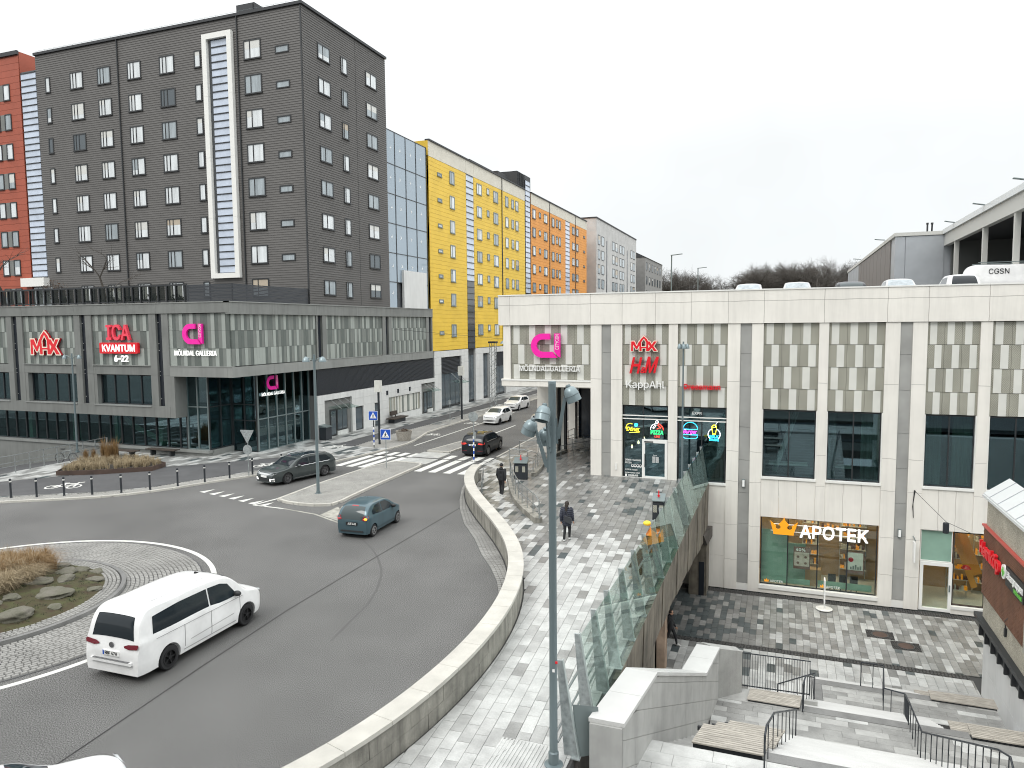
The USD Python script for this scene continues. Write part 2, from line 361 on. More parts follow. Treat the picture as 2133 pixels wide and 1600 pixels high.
WALL = smooth_line([(-17.15, 39.6), (-16.45, 37.2), (-15.72, 35.35), (-14.85, 33.6), (-13.85, 32.), (-12.85, 30.6), (-11.9, 29.25), (-10.95, 27.8), (-10.2, 26.6), (-9.6, 25.55), (-9., 24.3), (-8.4, 22.7),
                    (-7.97, 21.), (-7.68, 19.), (-7.58, 17.), (-7.6, 15.), (-7.78, 13.2), (-8.1, 11.8), (-8.5, 10.6), (-9.2, 9.2)], 400, .02)
LOWER = P((-4.2, 11), (40, 11), (40, 42.9), (-4.2, 42.9))
PIT = P((-80, 29.5), (-46.75, 29.5), (-46.75, 40.55), (-80, 40.55))
g = MB(); g.sheet(sbox(-1500, -1500, 1500, 1500).difference(unary_union([LOWER, PIT])), -.06); setting(g, 'ground', 'ground', 'dark flat ground that runs on to the horizon')
KERB = [(-62, 11), (-50, 18.7), (-43, 23.6), (-39.24, 26.12), (-36.54, 27.78), (-34.6, 29.1), (-33.14, 31.15), (-32.05, 33.75), (-30.68, 36.42), (-29.6, 38.9), (-28.7, 41.6), (-28.04, 45.2), (-27.6, 48), (-27.55, 50.4),
        (-28.2, 53.4), (-28.85, 55.9), (-28.95, 60.4), (-28.9, 65), (-28.85, 69), (-28.9, 175)]
SIDE = Polygon(KERB + [(-35.4, 175), (-35.4, 49.3), (-36.2, 49.3), (-36.2, 43), (-38.5, 43), (-38.5, 40.4), (-46.7, 40.4), (-46.7, 29.5), (-80, 29.5), (-80, 11)])
wl = LineString(WALL)
WALK_LEFT = [tuple(p) for p in WALL]
WALK = Polygon([(-18.6, 44.9), (-18.75, 47.5)] + [(-19., 58), (-19, 175), (-10.9, 175), (-10.9, 42.9), (-4.0, 42.9), (-4.0, 9.2)] + WALK_LEFT[::-1] + [(-18.4, 40.6)])
g = MB(); g.sheet(sbox(-80, -30, -3.95, 178).difference(PIT).difference(sbox(-4.5, -30, 0, 178)), 0.); ROAD = setting(g, 'road', 'asphalt', 'grey asphalt road sweeping round the cobbled roundabout')

def place(parts, name, parent, stuff, limit=300, label=None):
    """parts: (verts, faces, look, distance). The nearest LIMIT become prims of their own, the rest one joined mesh per look."""
    parts = sorted(parts, key=lambda q: q[3]); rest = {}
    for k, (v, f, m, d) in enumerate(parts):
        if k < limit: MB().add(v, f).build(name, m, parent)
        else: rest.setdefault(m, MB()).add(v, f)
    for m, mb in rest.items(): mb.build(stuff, m, parent, kind='stuff')
_TF = np.array([[4, 5, 6], [4, 6, 7], [0, 1, 5], [0, 5, 4], [1, 2, 6], [1, 6, 5], [2, 3, 7], [2, 7, 6], [3, 0, 4], [3, 4, 7]])
def tiles(poly, o, ang, w, l, z, tone, gap=.012, th=.03, stagger=.5, seed=1, eye=(0, 0)):
    """running-bond rectangles (w across, l along the direction ANG from +y) clipped to POLY: list for place()"""
    r = random.Random(seed); ca, sa = math.cos(ang), math.sin(ang); U, V = np.array([ca, sa]), np.array([-sa, ca]); out = []
    c = (np.array(poly.exterior.coords) - o); us, vs = c @ U, c @ V; pp = prepared.prep(poly)
    for i in range(int(us.min() / w) - 1, int(us.max() / w) + 2):
        off = r.random() * l if stagger == 'r' else (i % 2) * stagger * l
        for j in range(int(vs.min() / l) - 2, int(vs.max() / l) + 2):
            u0, u1, v0, v1 = i * w + gap / 2, (i + 1) * w - gap / 2, j * l + off + gap / 2, (j + 1) * l + off - gap / 2
            q = [np.array(o) + U * u + V * v for u, v in ((u0, v0), (u1, v0), (u1, v1), (u0, v1))]; pq = Polygon(q)
            if not pp.intersects(pq): continue
            ce = np.mean(q, 0); dz = r.uniform(-.003, .003); d = np.hypot(*(ce - eye)); m = tone(ce[0], ce[1], r)
            if pp.contains(pq):
                v3 = np.array([(*p, zz) for zz in (z - th, z + dz) for p in q]); out.append((v3, _TF, m, d))
            else:
                x = pq.intersection(poly)
                if x.area < .01: continue
                mb = MB().prism(x, z - th, z + dz)
                if mb.v: out.append((np.vstack(mb.v), np.vstack(mb.f), m, d))
    return out
def setts(poly, z, size=(.105, .105), ang=0., jitter=.012, seed=3, rings=None, h=.05, chamfer=.016):
    """small hewn stones filling POLY in rows (or in RINGS about a centre): one joined mesh"""
    r = np.random.default_rng(seed); pts = []; w, l = size
    if rings:
        (cx, cy), r0, r1 = rings; rad = r0 + w / 2
        while rad < r1:
            n = int(2 * math.pi * rad / l); a = (np.arange(n) + r.random()) * 2 * math.pi / n
            pts.append(np.c_[cx + rad * np.cos(a), cy + rad * np.sin(a), a]); rad += w
    else:
        ca, sa = math.cos(ang), math.sin(ang); x0, y0, x1, y1 = poly.bounds; R = math.hypot(x1 - x0, y1 - y0) / 2; c = ((x0 + x1) / 2, (y0 + y1) / 2)
        for i, u in enumerate(np.arange(-R, R, w)):
            v = np.arange(-R, R, l) + (i % 2) * l / 2 + r.uniform(-.02, .02)
            pts.append(np.c_[c[0] + u * ca - v * sa, c[1] + u * sa + v * ca, np.full(len(v), ang)])
    p = np.vstack(pts)
    if poly is not None:
        import shapely
        p = p[shapely.contains_xy(poly, p[:, 0], p[:, 1])]
    n = len(p); hw, hl = w / 2 - .006, l / 2 - .006
    hw = hw + r.uniform(-jitter, jitter, n) * .5; hl = hl + r.uniform(-jitter, jitter, n) * .5; dz = r.uniform(-.006, .008, n); a = p[:, 2] + r.uniform(-.06, .06, n)
    ca, sa = np.cos(a), np.sin(a); V = np.zeros((n, 8, 3))
    for k, (su, sv) in enumerate(((-1, -1), (1, -1), (1, 1), (-1, 1))):
        for top_ in (0, 1):
            u, v = su * (hw - top_ * chamfer), sv * (hl - top_ * chamfer)
            V[:, k + 4 * top_, 0] = p[:, 0] + u * ca - v * sa; V[:, k + 4 * top_, 1] = p[:, 1] + u * sa + v * ca; V[:, k + 4 * top_, 2] = z + (dz if top_ else -h)
    F = (_TF[None] + (np.arange(n) * 8)[:, None, None]).reshape(-1, 3)
    return MB().add(V.reshape(-1, 3), F)
def kerb(line, mb_list, w=.16, z0=-.05, z1=.1, seg=1.0, side=0.):
    L = LineString(line); n = max(1, int(L.length / seg))
    for k in range(n):
        a, b = L.interpolate(k * L.length / n + .006), L.interpolate((k + 1) * L.length / n - .006)
        mb_list.append(((a.x, a.y), (b.x, b.y)))
    return mb_list

# ---- pavement left of the road: tiles, cobbled edge with kerb, cycle path
sw = MB(); sw.prism(SIDE.buffer(-.02), -.05, .045); SW = setting(sw, 'pavement', 'joint', 'paved pavement in front of the grey shopping centre')
EDGE = LineString(KERB).buffer(1.15, single_sided=False).intersection(SIDE)
COB2 = P((-30.9, 47.6), (-31., 50.4), (-31.2, 54.2), (-30.9, 60.5), (-29., 60.5), (-28.9, 55.9), (-28.2, 53.4), (-27.6, 50.4), (-27.7, 47.6))
BAY = P((-30.4, 61.6), (-29., 61.2), (-28.9, 69), (-29, 90), (-30.2, 90), (-30.5, 69))
EDGE = unary_union([EDGE.intersection(sbox(-60, 10, -20, 40.5)), COB2, BAY])
CYC = unary_union([P((-62, 15.5), (-44.45, 29.6), (-39.14, 35.55), (-34.3, 40.7), (-33.2, 41.6), (-32., 39.8), (-31.75, 37.6), (-33.1, 34.2), (-34.4, 31.5), (-36.2, 29.6), (-40., 27.4), (-62, 13.5)), sbox(-32.7, 47.4, -31., 175)]).difference(EDGE.buffer(.02))
mb = MB(); mb.prism(CYC, .03, .07); mb.build('cycle_path', 'asphalt_dark', SW)
def side_tone(x, y, r):
    k = r.random()
    return 'tile_light' if k < .42 else 'tile_mid' if k < .78 else 'tile_grey' if k < .92 else 'tile_dark'
TA = SIDE.difference(unary_union([EDGE.buffer(.05), CYC.buffer(.05)]).union(LineString(KERB).buffer(.17))).intersection(sbox(-58, 14, -27, 118))
ts = []
for gpoly in getattr(TA, 'geoms', [TA]):
    ts += tiles(gpoly, np.array([-40., 35.]), -math.pi / 2 if False else 0., .42, 1.05, .078, side_tone, seed=11)
place(ts, 'paving_stone', SW, 'paving')
setts(EDGE.difference(LineString(KERB).buffer(.17)), .078, (.12, .12), .3, seed=5).build('cobbles', 'cobble_white', SW, kind='stuff')
mb = MB(); mb.sheet(EDGE, .05); mb.build('cobble_bed', 'sett_bed', SW)
for a, b in kerb(KERB[1:], [], seg=1.2):
    MB().beam((*a, .025), (*b, .025), .16, .16).build('kerb_stone', 'granite', SW)

# ---- ramp down beside the railings at far left
mb = MB(); z = [(-46.75, -.02), (-80, -4.4)]
mb.add([(-46.75, 29.5, -.03), (-46.75, 40.55, -.03), (-80, 40.55, -5.), (-80, 29.5, -5.)], [[0, 1, 2, 3]]); setting(mb, 'ramp', 'asphalt_dark', 'sunken dark ramp going down beside the grey shopping centre')
mb = MB(); mb.box(-80, -46.75, 29.25, 29.5, -5, .05); mb.box(-46.75, -46.5, 29.25, 40.4, -1.5, .06); mb.build('retaining_wall', 'concrete_grey', numbered('/World', 'ramp') if False else '/World/ramp')

# ---- splitter islands
I1 = P((-25.3, 31.35), (-25.49, 35.15), (-25.34, 40.72), (-24.71, 42.95), (-22.3, 42.8), (-22.15, 40.1), (-22.0, 36), (-21.8, 33), (-21.66, 31.9), (-21.8, 31.25), (-22.5, 30.9), (-23.9, 30.85), (-25.0, 31.12))
I2 = P((-24.5, 47.3), (-22.6, 47.2), (-22.5, 50), (-22.8, 53.5), (-23.3, 54.6), (-23.9, 52))
for poly, seed, lab in ((I1, 21, 'cobbled traffic island carrying the tall twin street lamp'), (I2, 22, 'short cobbled traffic island beyond the zebra crossing')):
    mb = MB(); mb.prism(poly.buffer(-.05), -.03, .08); isl = setting(mb, 'traffic_island', 'sett_bed', lab)
    setts(poly.buffer(-.17), .125, (.11, .11), .1, seed=seed).build('cobbles', 'cobble_white', isl, kind='stuff')
    for a, b in kerb(list(poly.buffer(-.07).exterior.coords), [], seg=.9): MB().beam((*a, .05), (*b, .05), .15, .16).build('kerb_stone', 'granite', isl)

# ---- road markings
rm = lambda poly, name='marking', m='road_paint', z=.005, parent=ROAD: MB().sheet(poly, z).build(name, m, parent)
for x in (-28.05, -27.15, -26.25, -25.35): rm(P((x, 40.72), (x + .52, 40.7), (x + .72, 44.75), (x + .2, 44.78)), 'crossing_stripe')
for x in (-27.75, -26.8, -25.95, -25.05): rm(P((x, 45.12), (x + .52, 45.1), (x + .58, 46.5), (x + .08, 46.52)), 'crossing_stripe')
for x in (-22.03, -21.02, -19.98, -18.98): rm(sbox(x, 40.7, x + .52, 44.9), 'crossing_stripe')
for x in (-22.1, -21.0, -20.0, -19.1): rm(sbox(x, 45.1, x + .52, 46.5), 'crossing_stripe')
rm(sbox(-28.6, 44.9, -18.4, 45.05), 'drain_line', 'crack', .009)
for k, (x0, x1, y0, y1) in enumerate([(-24.66, -23.52, 43., 44.85), (-23.5, -22.35, 42.95, 44.85), (-24.66, -23.55, 45.2, 47.2), (-23.53, -22.5, 45.2, 47.15)]):
    MB().box(x0, x1, y0, y1, -.02, .022 + .002 * k).build('refuge_slab', 'tile_light', ROAD)
for q in [(1280, 1490), (1340, 1503), (1400, 1516), (1460, 1530), (1520, 1545), (1582, 1560), (1642, 1573)]:
    x, y = G(q[0] / 2.963, 520 + q[1] / 2.963); rm(P((x - .28, y - .32), (x + .18, y - .42), (x + .12, y + .5)), 'give_way_tooth')
for a, b, w in [((-25.55, 31.8), (-25.85, 30.15), .14), ((-25.85, 30.15), (-23.86, 30.05), .12), ((-23.86, 30.05), (-21.63, 29.63), .1), ((-21.63, 29.63), (-19.65, 28.7), .12), ((-20.3, 29.6), (-21.2, 31.5), .16)]:
    rm(LineString([a, b]).buffer(w / 2, cap_style=2), 'lane_line', 'worn_paint' if a[0] > -24 else 'road_paint')
rm(P((-21.4, 31.3), (-20.5, 30.3), (-19.7, 28.9), (-21.3, 29.6)), 'worn_hatching', 'worn_paint', .004)
rm(sbox(-26.78, 49.5, -26.64, 72), 'lane_line')
for k in range(12): rm(sbox(-23.2, 56.6 + 8.5 * k, -23.06, 64.8 + 8.5 * k - 2.2), 'lane_line')
rm(sbox(-29., 90, -28.8, 170), 'lane_line')
rm(LineString([(-14.2, 8.), (-14.4, 10.6), (-14.8, 15.), (-15.1, 19.1), (-15.22, 25), (-15.25, 29.2), (-15.3, 34.5)]).buffer(.022), 'asphalt_joint', 'crack', .004)
rm(LineString([tuple(G(*q)) for q in ((756, 1125), (774, 1142), (787, 1162), (794, 1185), (794, 1200), (784, 1231), (764, 1262), (734, 1290), (690, 1335))]).buffer(.045), 'asphalt_joint', 'asphalt_line', .003)
def bike_symbol(x, y, ang, s=1., parent=ROAD, z=.006):
    r_ = lambda u, v: Point(u, v).buffer(.36).difference(Point(u, v).buffer(.27))
    ln = lambda *p: LineString(p).buffer(.055)
    sh = unary_union([r_(-.55, 0), r_(.55, 0), ln((-.55, 0), (-.25, .55), (.38, .55), (.55, 0)), ln((-.25, .55), (0, 0), (.38, .55)), ln((-.55, 0), (0, 0)), ln((.38, .55), (.33, .78), (.55, .82)), ln((-.25, .55), (-.3, .7)), ln((-.42, .7), (-.18, .7))])
    sh = affinity.translate(affinity.rotate(affinity.scale(sh, s, s * 1.3, origin=(0, 0)), ang, origin=(0, 0)), x, y); rm(sh, 'cycle_symbol', 'road_paint', z, parent)
bike_symbol(-27.9, 54.9, 12, .8); bike_symbol(-27.6, 62.6, 12, .8); bike_symbol(-32., 46.6, 20, 1., SW, .082); bike_symbol(-39.4, 29.9, 25, 1.1, SW, .076); bike_symbol(-32.2, 38.9, 35, .9, SW, .078)

# ---- roundabout
RC = (-25.3, 15.9)
rb = MB(); circ = lambda r: Point(*RC).buffer(r, 48)
rb.sheet(circ(7.02), .012); RB = setting(rb, 'roundabout', 'asphalt_dark', 'roundabout with cobbled apron, kerb ring and planted middle')
setts(None, .05, (.15, .19), rings=(RC, 4.42, 6.9), seed=31).build('cobbled_apron', 'cobble', RB, kind='stuff')
mb = MB(); mb.prism(circ(4.42).difference(circ(4.28)), 0, .17); mb.build('kerb_ring', 'granite_strip', RB)
setts(None, .18, (.13, .16), rings=(RC, 3.72, 4.27), seed=32).build('cobbled_ring', 'cobble', RB, kind='stuff')
mb = MB(); mb.prism(circ(4.28), 0, .13); mb.build('ring_bed', 'joint', RB)
rm(circ(7.47).difference(circ(7.28)), 'roundabout_line', 'road_paint', .005)
n = 42; X, Y = np.meshgrid(np.linspace(-1, 1, n), np.linspace(-1, 1, n)); rr = np.sqrt(X ** 2 + Y ** 2); a = np.arctan2(Y, X); qq = np.maximum(abs(X), abs(Y)); k = np.where(rr > 0, qq / np.maximum(rr, 1e-9), 1) * 3.76
gx, gy = RC[0] + X * k, RC[1] + Y * k; gz = .17 + .42 * (1 - qq ** 2.) + .09 * (meshkit.fbm(np.stack([gx * 1.3, gy * 1.3, gx * 0], -1), 4) - .5) * (1 - qq ** 6)
def mound(x, y): q = min(1., math.hypot(x - RC[0], y - RC[1]) / 3.76); return .17 + .42 * (1 - q ** 2)
mb = MB(); mb.grid(np.stack([gx, gy, gz], -1)); setting(mb, 'planted_mound', 'moss_ground', 'mossy brown mound of earth in the middle of the roundabout', smooth=True)

# ---- walkway on the right of the road
wk = MB(); wk.prism(WALK.buffer(.0), -.5, .045)
WK = setting(wk, 'walkway', 'joint', 'paved walkway between the curved granite wall and the white shopping centre')
def walk_tone(x, y, r):
    k = r.random(); near = np.clip((30.5 + (x + 9) * .25 - y) / 5, 0, 1); ramp = x < -10.6 - (y - 31.4) * .48 and y > 27
    if ramp and y < 47: return 'tile_light' if k < .36 else 'tile_mid' if k < .62 else 'tile_grey' if k < .8 else 'tile_dark'
    if k < .9 * near: return 'tile_light' if r.random() < .72 else 'tile_pale'
    k = r.random()
    if near > .3: return 'tile_pale' if k < .4 else 'tile_mid' if k < .7 else 'tile_base' if k < .95 else 'tile_dark'
    return 'tile_light' if k < .05 else 'tile_pale' if k < .09 else 'tile_mid' if k < .35 else 'tile_base' if k < .78 else 'tile_grey' if k < .93 else 'tile_dark'
band = P((-9.3, 12.3), (-4, 14.75), (-4, 14.45), (-9.3, 12.0))
WT = WALK.difference(wl.buffer(.29)).intersection(sbox(-20, 9, -4.06, 100)).difference(sbox(-20, 41, -18.45, 48)).difference(P((-5.75, 13.2), (-4.45, 13.2), (-4.62, 14.5), (-5.3, 14.5)))
ts = []
for gp in getattr(WT, 'geoms', [WT]): ts += tiles(gp, np.array([-8., 20.]), .075, .31, .72, .078, walk_tone, seed=17)
place(ts, 'paving_stone', WK, 'paving')
mb = MB()
for k in range(14): mb.box(-5.7 + k * .085, -5.66 + k * .085, 13.2, 14.45, .05, .088)
mb.box(-5.75, -4.5, 13.2, 14.5, .03, .07); mb.build('tactile_slab', 'tile_light', WK)
mb = MB(); mb.prism(wl.buffer(.29).intersection(WALK.buffer(.6)), .02, .05); mb.build('wall_footing', 'joint', WK)
for a, b in kerb([(-18.6, 46.6), (-18.85, 52), (-19.05, 58), (-19.05, 110)], [], seg=1.2): MB().beam((*a, .03), (*b, .03), .16, .15).build('kerb_stone', 'granite', WK)
setts(P((-18.7, 47), (-19, 58), (-19, 75), (-18, 75), (-17.9, 58), (-17.6, 47)), .085, (.12, .12), 0, seed=41).build('cobbles', 'cobble', WK, kind='stuff')
cl = [(-17.54, 38.77), (-16.95, 36.91), (-15.98, 34.52), (-15.14, 32.74), (-13.87, 30.42), (-12.48, 28.42), (-11.28, 26.42), (-10.31, 25.03), (-9.55, 23.74), (-9.12, 22.8), (-8.45, 21.)]
GUT = Polygon(cl + [tuple(p) for p in WALL if p[1] > 21 ][::-1] if False else cl + [tuple(p) for p in WALL[::-1] if 21 < p[1] < 39]).difference(wl.buffer(.2)).buffer(0)
mb = MB(); mb.sheet(GUT, .006); GT = mb.build('gutter', 'joint', ROAD)
st = MB()
gl = LineString(cl[::-1])
for row in range(7):
    L = gl.parallel_offset(row * .15 + .08, 'right')
    L = L if L.geom_type == 'LineString' else max(L.geoms, key=lambda q: q.length)
    n = int(L.length / .2); pts = [L.interpolate((k + .5) * L.length / n) for k in range(n)]
    for k, p in enumerate(pts):
        if not GUT.contains(p): continue
        q = L.interpolate((k + .6) * L.length / n); d = np.array([q.x - p.x, q.y - p.y]); d /= np.linalg.norm(d) + 1e-9; nn = np.array([-d[1], d[0]]); c = np.array([p.x, p.y])
        v = [(*(c + d * a * (.09 - t) + nn * b * (.073 - t * .6)), zz) for t, zz in ((0, 0.), (.014, .035 + rnd.uniform(-.004, .006))) for a, b in ((-1, -1), (1, -1), (1, 1), (-1, 1))]
        st.add(v, _TF)
st.build('gutter_cobbles', 'cobble', ROAD, kind='stuff')

# ---- curved granite wall: two courses of blocks under a coping
W_ = thing('granite_wall', 'curved pale granite parapet wall dividing road and walkway', 'wall', (-8.5, 22., 0))
def wall_piece(s0, s1, hw, z0, z1, gap=.006, n=3):
    q = [wl.interpolate(s0 + gap + (s1 - s0 - 2 * gap) * k / n) for k in range(n + 1)]; c = np.array([(p.x, p.y) for p in q])
    t = np.array([np.subtract(*[(wl.interpolate(min(wl.length, wl.project(p) + e)).coords[0]) for e in (.1, -.1)]) if 0 < wl.project(p) - .1 else np.subtract(wl.interpolate(.2).coords[0], wl.interpolate(0).coords[0]) for p in q])
    t /= np.linalg.norm(t, axis=1, keepdims=True); nn = np.c_[-t[:, 1], t[:, 0]]; L, R = c + nn * hw, c - nn * hw; mb = MB()
    v = np.vstack([np.c_[e, np.full(n + 1, z)] for z in (z0, z1) for e in (L, R)]); m = n + 1; f = []
    for k in range(n):
        l0, r0, l1, r1 = k, m + k, 2 * m + k, 3 * m + k
        f += [[l1, l1 + 1, r1 + 1, r1][::-1], [l0, l0 + 1, l1 + 1, l1][::-1] if False else [l0, l1, l1 + 1, l0 + 1][::-1] if False else [l0 + 1, l0, l1, l1 + 1][::-1], [r0, r0 + 1, r1 + 1, r1][::-1]]
    f += [[0, m, 3 * m, 2 * m], [n, 2 * m + n, 3 * m + n, m + n]]
    mb.add(v, f); mm = mb.mesh(); mm.fix_normals(); mb.f = [np.array(mm.faces)]; mb.v = [np.array(mm.vertices)]; return mb
n = int(wl.length / 1.28); dl = wl.length / n
for k in range(n):
    wall_piece(k * dl, (k + 1) * dl, .275, .845, .945).build('coping_stone', 'granite', W_)
    for c, (z0, z1) in enumerate(((.0, .42), (.426, .84))):
        s0 = (k + (.5 if c else .0)) * dl
        if s0 + dl <= wl.length + .01: wall_piece(s0, min(s0 + dl, wl.length), .235 - .004 * ((k + c) % 2), z0, z1).build('wall_block', 'granite_block', W_)
# ================================================================ LETTERING AND SIGN SHAPES
def text(t, h, d=.06, bold=False, slant=0.):
    m = meshkit.text_mesh(t, h, d, bold)
    v = np.array(m.vertices); v[:, 0] += slant * v[:, 1]; m = trimesh.Trimesh(v, m.faces, process=False); return m
def width(m): return float(m.bounds[1][0] - m.bounds[0][0])
def put_text(mb, fr, t, u, z, h, n, d=.06, bold=False, slant=0., align='l', w=None):
    m = text(t, h, d, bold, slant); sx = 1. if w is None else w / width(m)
    u0 = u - float(m.bounds[0][0]) * sx - (width(m) * sx / 2 if align == 'c' else 0)
    fr.put(mb, m, u0, z, n, sx); return width(m) * sx
def plate(mb, fr, poly, u, z, n0, n1):
    q = MB().prism(poly, 0, n1 - n0); m = q.mesh(); return fr.put(mb, m, u, z, n0)
def magnet_logo(name, fr, u, z, h, n, label, d=.12, group='magenta shopping centre signs', words=True, whole=None):
    """open U lying on its back, closed by an upright bar with slanted foot; name below"""
    t = thing(name, label, 'sign', fr.p(u, z, n), group=None)
    s = h; ring = Polygon([(-.02, 0), (.78, 0), (.62, .25), (.4, .25)]).union(Polygon([(.4, .0), (.62, 0), (.62, .25), (.4, .25)]))
    arc = Point(.42, .5).buffer(.5, 24).difference(Point(.42, .5).buffer(.255, 24)).intersection(sbox(-.2, -.2, .44, 1.2))
    u_ = unary_union([arc, sbox(.42, .755, .74, 1.), Polygon([(.42, 0), (1.05, 0), (.84, .245), (.42, .245)])])
    bar = Polygon([(.93, 1.), (1.17, 1.), (1.17, .02), (1.1, .05), (.93, .26)])
    for pl in (u_, bar): mb = MB(); plate(mb, fr, affinity.scale(pl, s, s, origin=(0, 0)), u, z, n, n + d); mb.build('logo', 'sign_magenta', t)
    m = text('CITYCON', s * .135, .02); v = np.array(m.vertices); v = np.c_[-v[:, 1], v[:, 0], v[:, 2]] * [1, 1, 1]; k = .62 * s / (v[:, 1].max() - v[:, 1].min()); v[:, 1] *= k
    fr.put(mb := MB(), trimesh.Trimesh(v, m.faces, process=False), u + 1.12 * s, z + .33 * s, n + d); mb.build('lettering', 'sign_white', t)
    return t
def max_logo(name, fr, u, z, w, n, label, d=.16):
    t = thing(name, label, 'sign', fr.p(u, z, n)); h = w * .47
    M_ = [(0, 0), (.1, 0), (.1, .4), (.21, .12), (.27, .12), (.36, .4), (.36, 0), (.46, 0), (.46, .66), (.33, .66), (.24, .36), (.15, .66), (0, .66)]
    X_ = [(.62, 0), (.76, 0), (.86, .2), (.94, 0), (1.1, 0), (.94, .33), (1.08, .66), (.94, .66), (.86, .46), (.78, .66), (.62, .66), (.77, .33)]
    A_ = [(.34, 0), (.44, 0), (.44, .2), (.62, .2), (.62, 0), (.73, 0), (.73, .62), (.67, .8), (.535, 1.), (.4, .8), (.34, .62)]
    hole = [(.44, .3), (.62, .3), (.62, .58), (.535, .8), (.44, .58)]
    sh = unary_union([Polygon(M_).buffer(.0), Polygon(X_).buffer(0), Polygon(A_)]).difference(Polygon(hole)); sh = affinity.scale(sh, w / 1.1, h * 1.35 / 1.1 * 1.0, origin=(0, 0))
    b = w * .016
    mb = MB(); plate(mb, fr, sh.buffer(b), u, z, n, n + d); mb.build('letter_box', 'sign_red_dark', t)
    mb = MB(); plate(mb, fr, sh.buffer(b), u, z, n + d, n + d + .012); mb.build('outline', 'sign_cream', t)
    mb = MB(); plate(mb, fr, sh.buffer(-b * .7), u, z, n + d + .012, n + d + .024); mb.build('letter_face', 'sign_red', t)
    return t

# ================================================================ WHITE SHOPPING CENTRE ON THE RIGHT
FM = Fr((0, 42.9), (1, 0))
ML = thing('white_shopping_centre', 'long pale panelled shopping centre with roof car park on the right', 'building', (0, 42.9, 0))
def mbox(name, m, u0, u1, z0, z1, n0, n1, parent=ML): mb = MB(); FM.box(mb, u0, u1, z0, z1, n0, n1); return mb.build(name, m, parent)
U1 = 40.
mbox('body', 'room_dark', -10.2, U1, -6.15, 9.6, -60., -4.2)
mbox('bridge_room', 'room_grey', -16.1, -10.2, 5.5, 9.6, -90., -.45)
mbox('roof_deck', 'deck_floor', -16.6, U1, 9.6, 10.35, -90., -.35)
for z0, z1 in ((4.42, 4.85), (-.5, -.08)): mbox('floor_slab', 'room_grey', -8.9, U1, z0, z1, -4.2, -.3)
mbox('floor_slab', 'room_grey', -2., U1, -6.3, -6.12, -4.2, -.02)
for u, z0 in ((-9.6, 0), (-5.95, 0), (-2.3, -6.12), (2.1, -.08), (6.1, -6.12), (9.75, -.08), (14., -6.12)): mbox('partition', 'room_grey', u - .1, u + .1, z0, 9.3, -4.2, -.4)
# parapet: two courses of panels under a capping
xs = [-16.9, -16.1, -13.5, -10.9, -8.97, -6.99, -4.95, -2.9, -.98, 2.11, 5.17, 7.08, 9.76, 12.9, 16.2, 19.4, 23, 26.5, 30, 33.5, 37, 40]
mbox('parapet_backing', 'joint_grey', -16.88, U1, 9.31, 11.1, -.3, .1)
for a, b in zip(xs[:-1], xs[1:]):
    mbox('wall_panel', 'white_panel', a + .008, b - .008, 9.3, 10.535, 0, .16); mbox('wall_panel', 'white_panel', a + .008, b - .008, 10.55, 11.13, 0, .158)
for a, b in zip(xs[:-1:3], xs[3::3] + [U1]): mbox('capping', 'white_trim', a + .004, b - .004, 11.13, 11.2, -.35, .2)
mb = MB(); mb.box(-16.9, -16.75, 42.9, 130, 9.3, 11.13); mb.build('parapet_side', 'white_panel', ML)
# columns of stacked panels
def column(u0, u1, zs, n1=.1):
    mbox('column_core', 'joint_grey', u0 + .02, u1 - .02, zs[0], 9.29, -.4, n1 - .03)
    for a, b in zip(zs[:-1], zs[1:]): mbox('wall_panel', 'white_panel', u0, u1, a + .008, b - .008, -.2, n1)
UP, LO = [.02, 2.3, 6.0, 9.3], [-6.12, -4.35, -2.3, .25, 2.0, 6.0, 9.3]
column(-10.9, -10.23, UP); column(-9.64, -8.97, UP); column(-6.22, -5.7, UP)
for a, b in ((-2.9, -2.22), (-1.6, -.98), (1.88, 2.37), (5.12, 5.82), (6.4, 7.08), (9.45, 9.97), (12.6, 13.3), (13.9, 14.6)): column(a, b, LO if a not in (1.88, 9.45) else [-1.69] + LO[3:])
for a, b, z0 in ((-10.23, -9.64, 0.), (-2.22, -1.6, -5.7), (5.82, 6.4, -5.7), (13.3, 13.9, -5.7)):
    zz = [z0] + [q for q in (-4., -2.2, -.4, 1.5, 3.4, 5.7, 7.6) if q > z0 + .5] + [9.3]
    for p, q in zip(zz[:-1], zz[1:]): mbox('mesh_screen', 'mesh_strip', a, b, p + .008, q - .008, -.12, .02)
    if z0 < -1: mbox('plinth', 'white_trim', a, b, -6.12, -5.72, -.2, .05)
# patchwork of perforated panels with pale strips
def patch_bay(u0, u1, rows, mods, phase=0, fr=FM, parent=ML, strip=.40, gap=.012):
    """rows: z from the top down"""
    w = (u1 - u0) / mods
    for i, (zt, zb) in enumerate(zip(rows[:-1], rows[1:])):
        for j in range(mods):
            a = u0 + j * w; mb = MB(); fr.box(mb, a + gap / 2, a + w - gap / 2, zb + gap, zt - gap, -.2, -.04); mb.build('perforated_panel', 'mesh_panel', parent)
            s = a + w * (.155 if (i + phase) % 2 == 0 else .45); mb = MB(); fr.box(mb, s, s + w * strip, zb + gap, zt - gap, -.041, -.015); mb.build('pale_strip', 'light_strip', parent)
ROWS = [9.29, 8.1, 6.87, 5.63, 4.45]
patch_bay(-16.1, -10.9, [9.29, 8.09, 6.85, 5.9], 5)
for a, b, nm in ((-8.97, -6.22, 3), (-5.7, -2.9, 3), (-.98, 1.88, 3), (2.37, 5.12, 3), (7.08, 9.45, 3), (9.97, 12.6, 3)): patch_bay(a, b, ROWS, nm)
mbox('wall_panel', 'white_panel', -16.6, -16.12, 5.9, 9.29, -.2, .08)
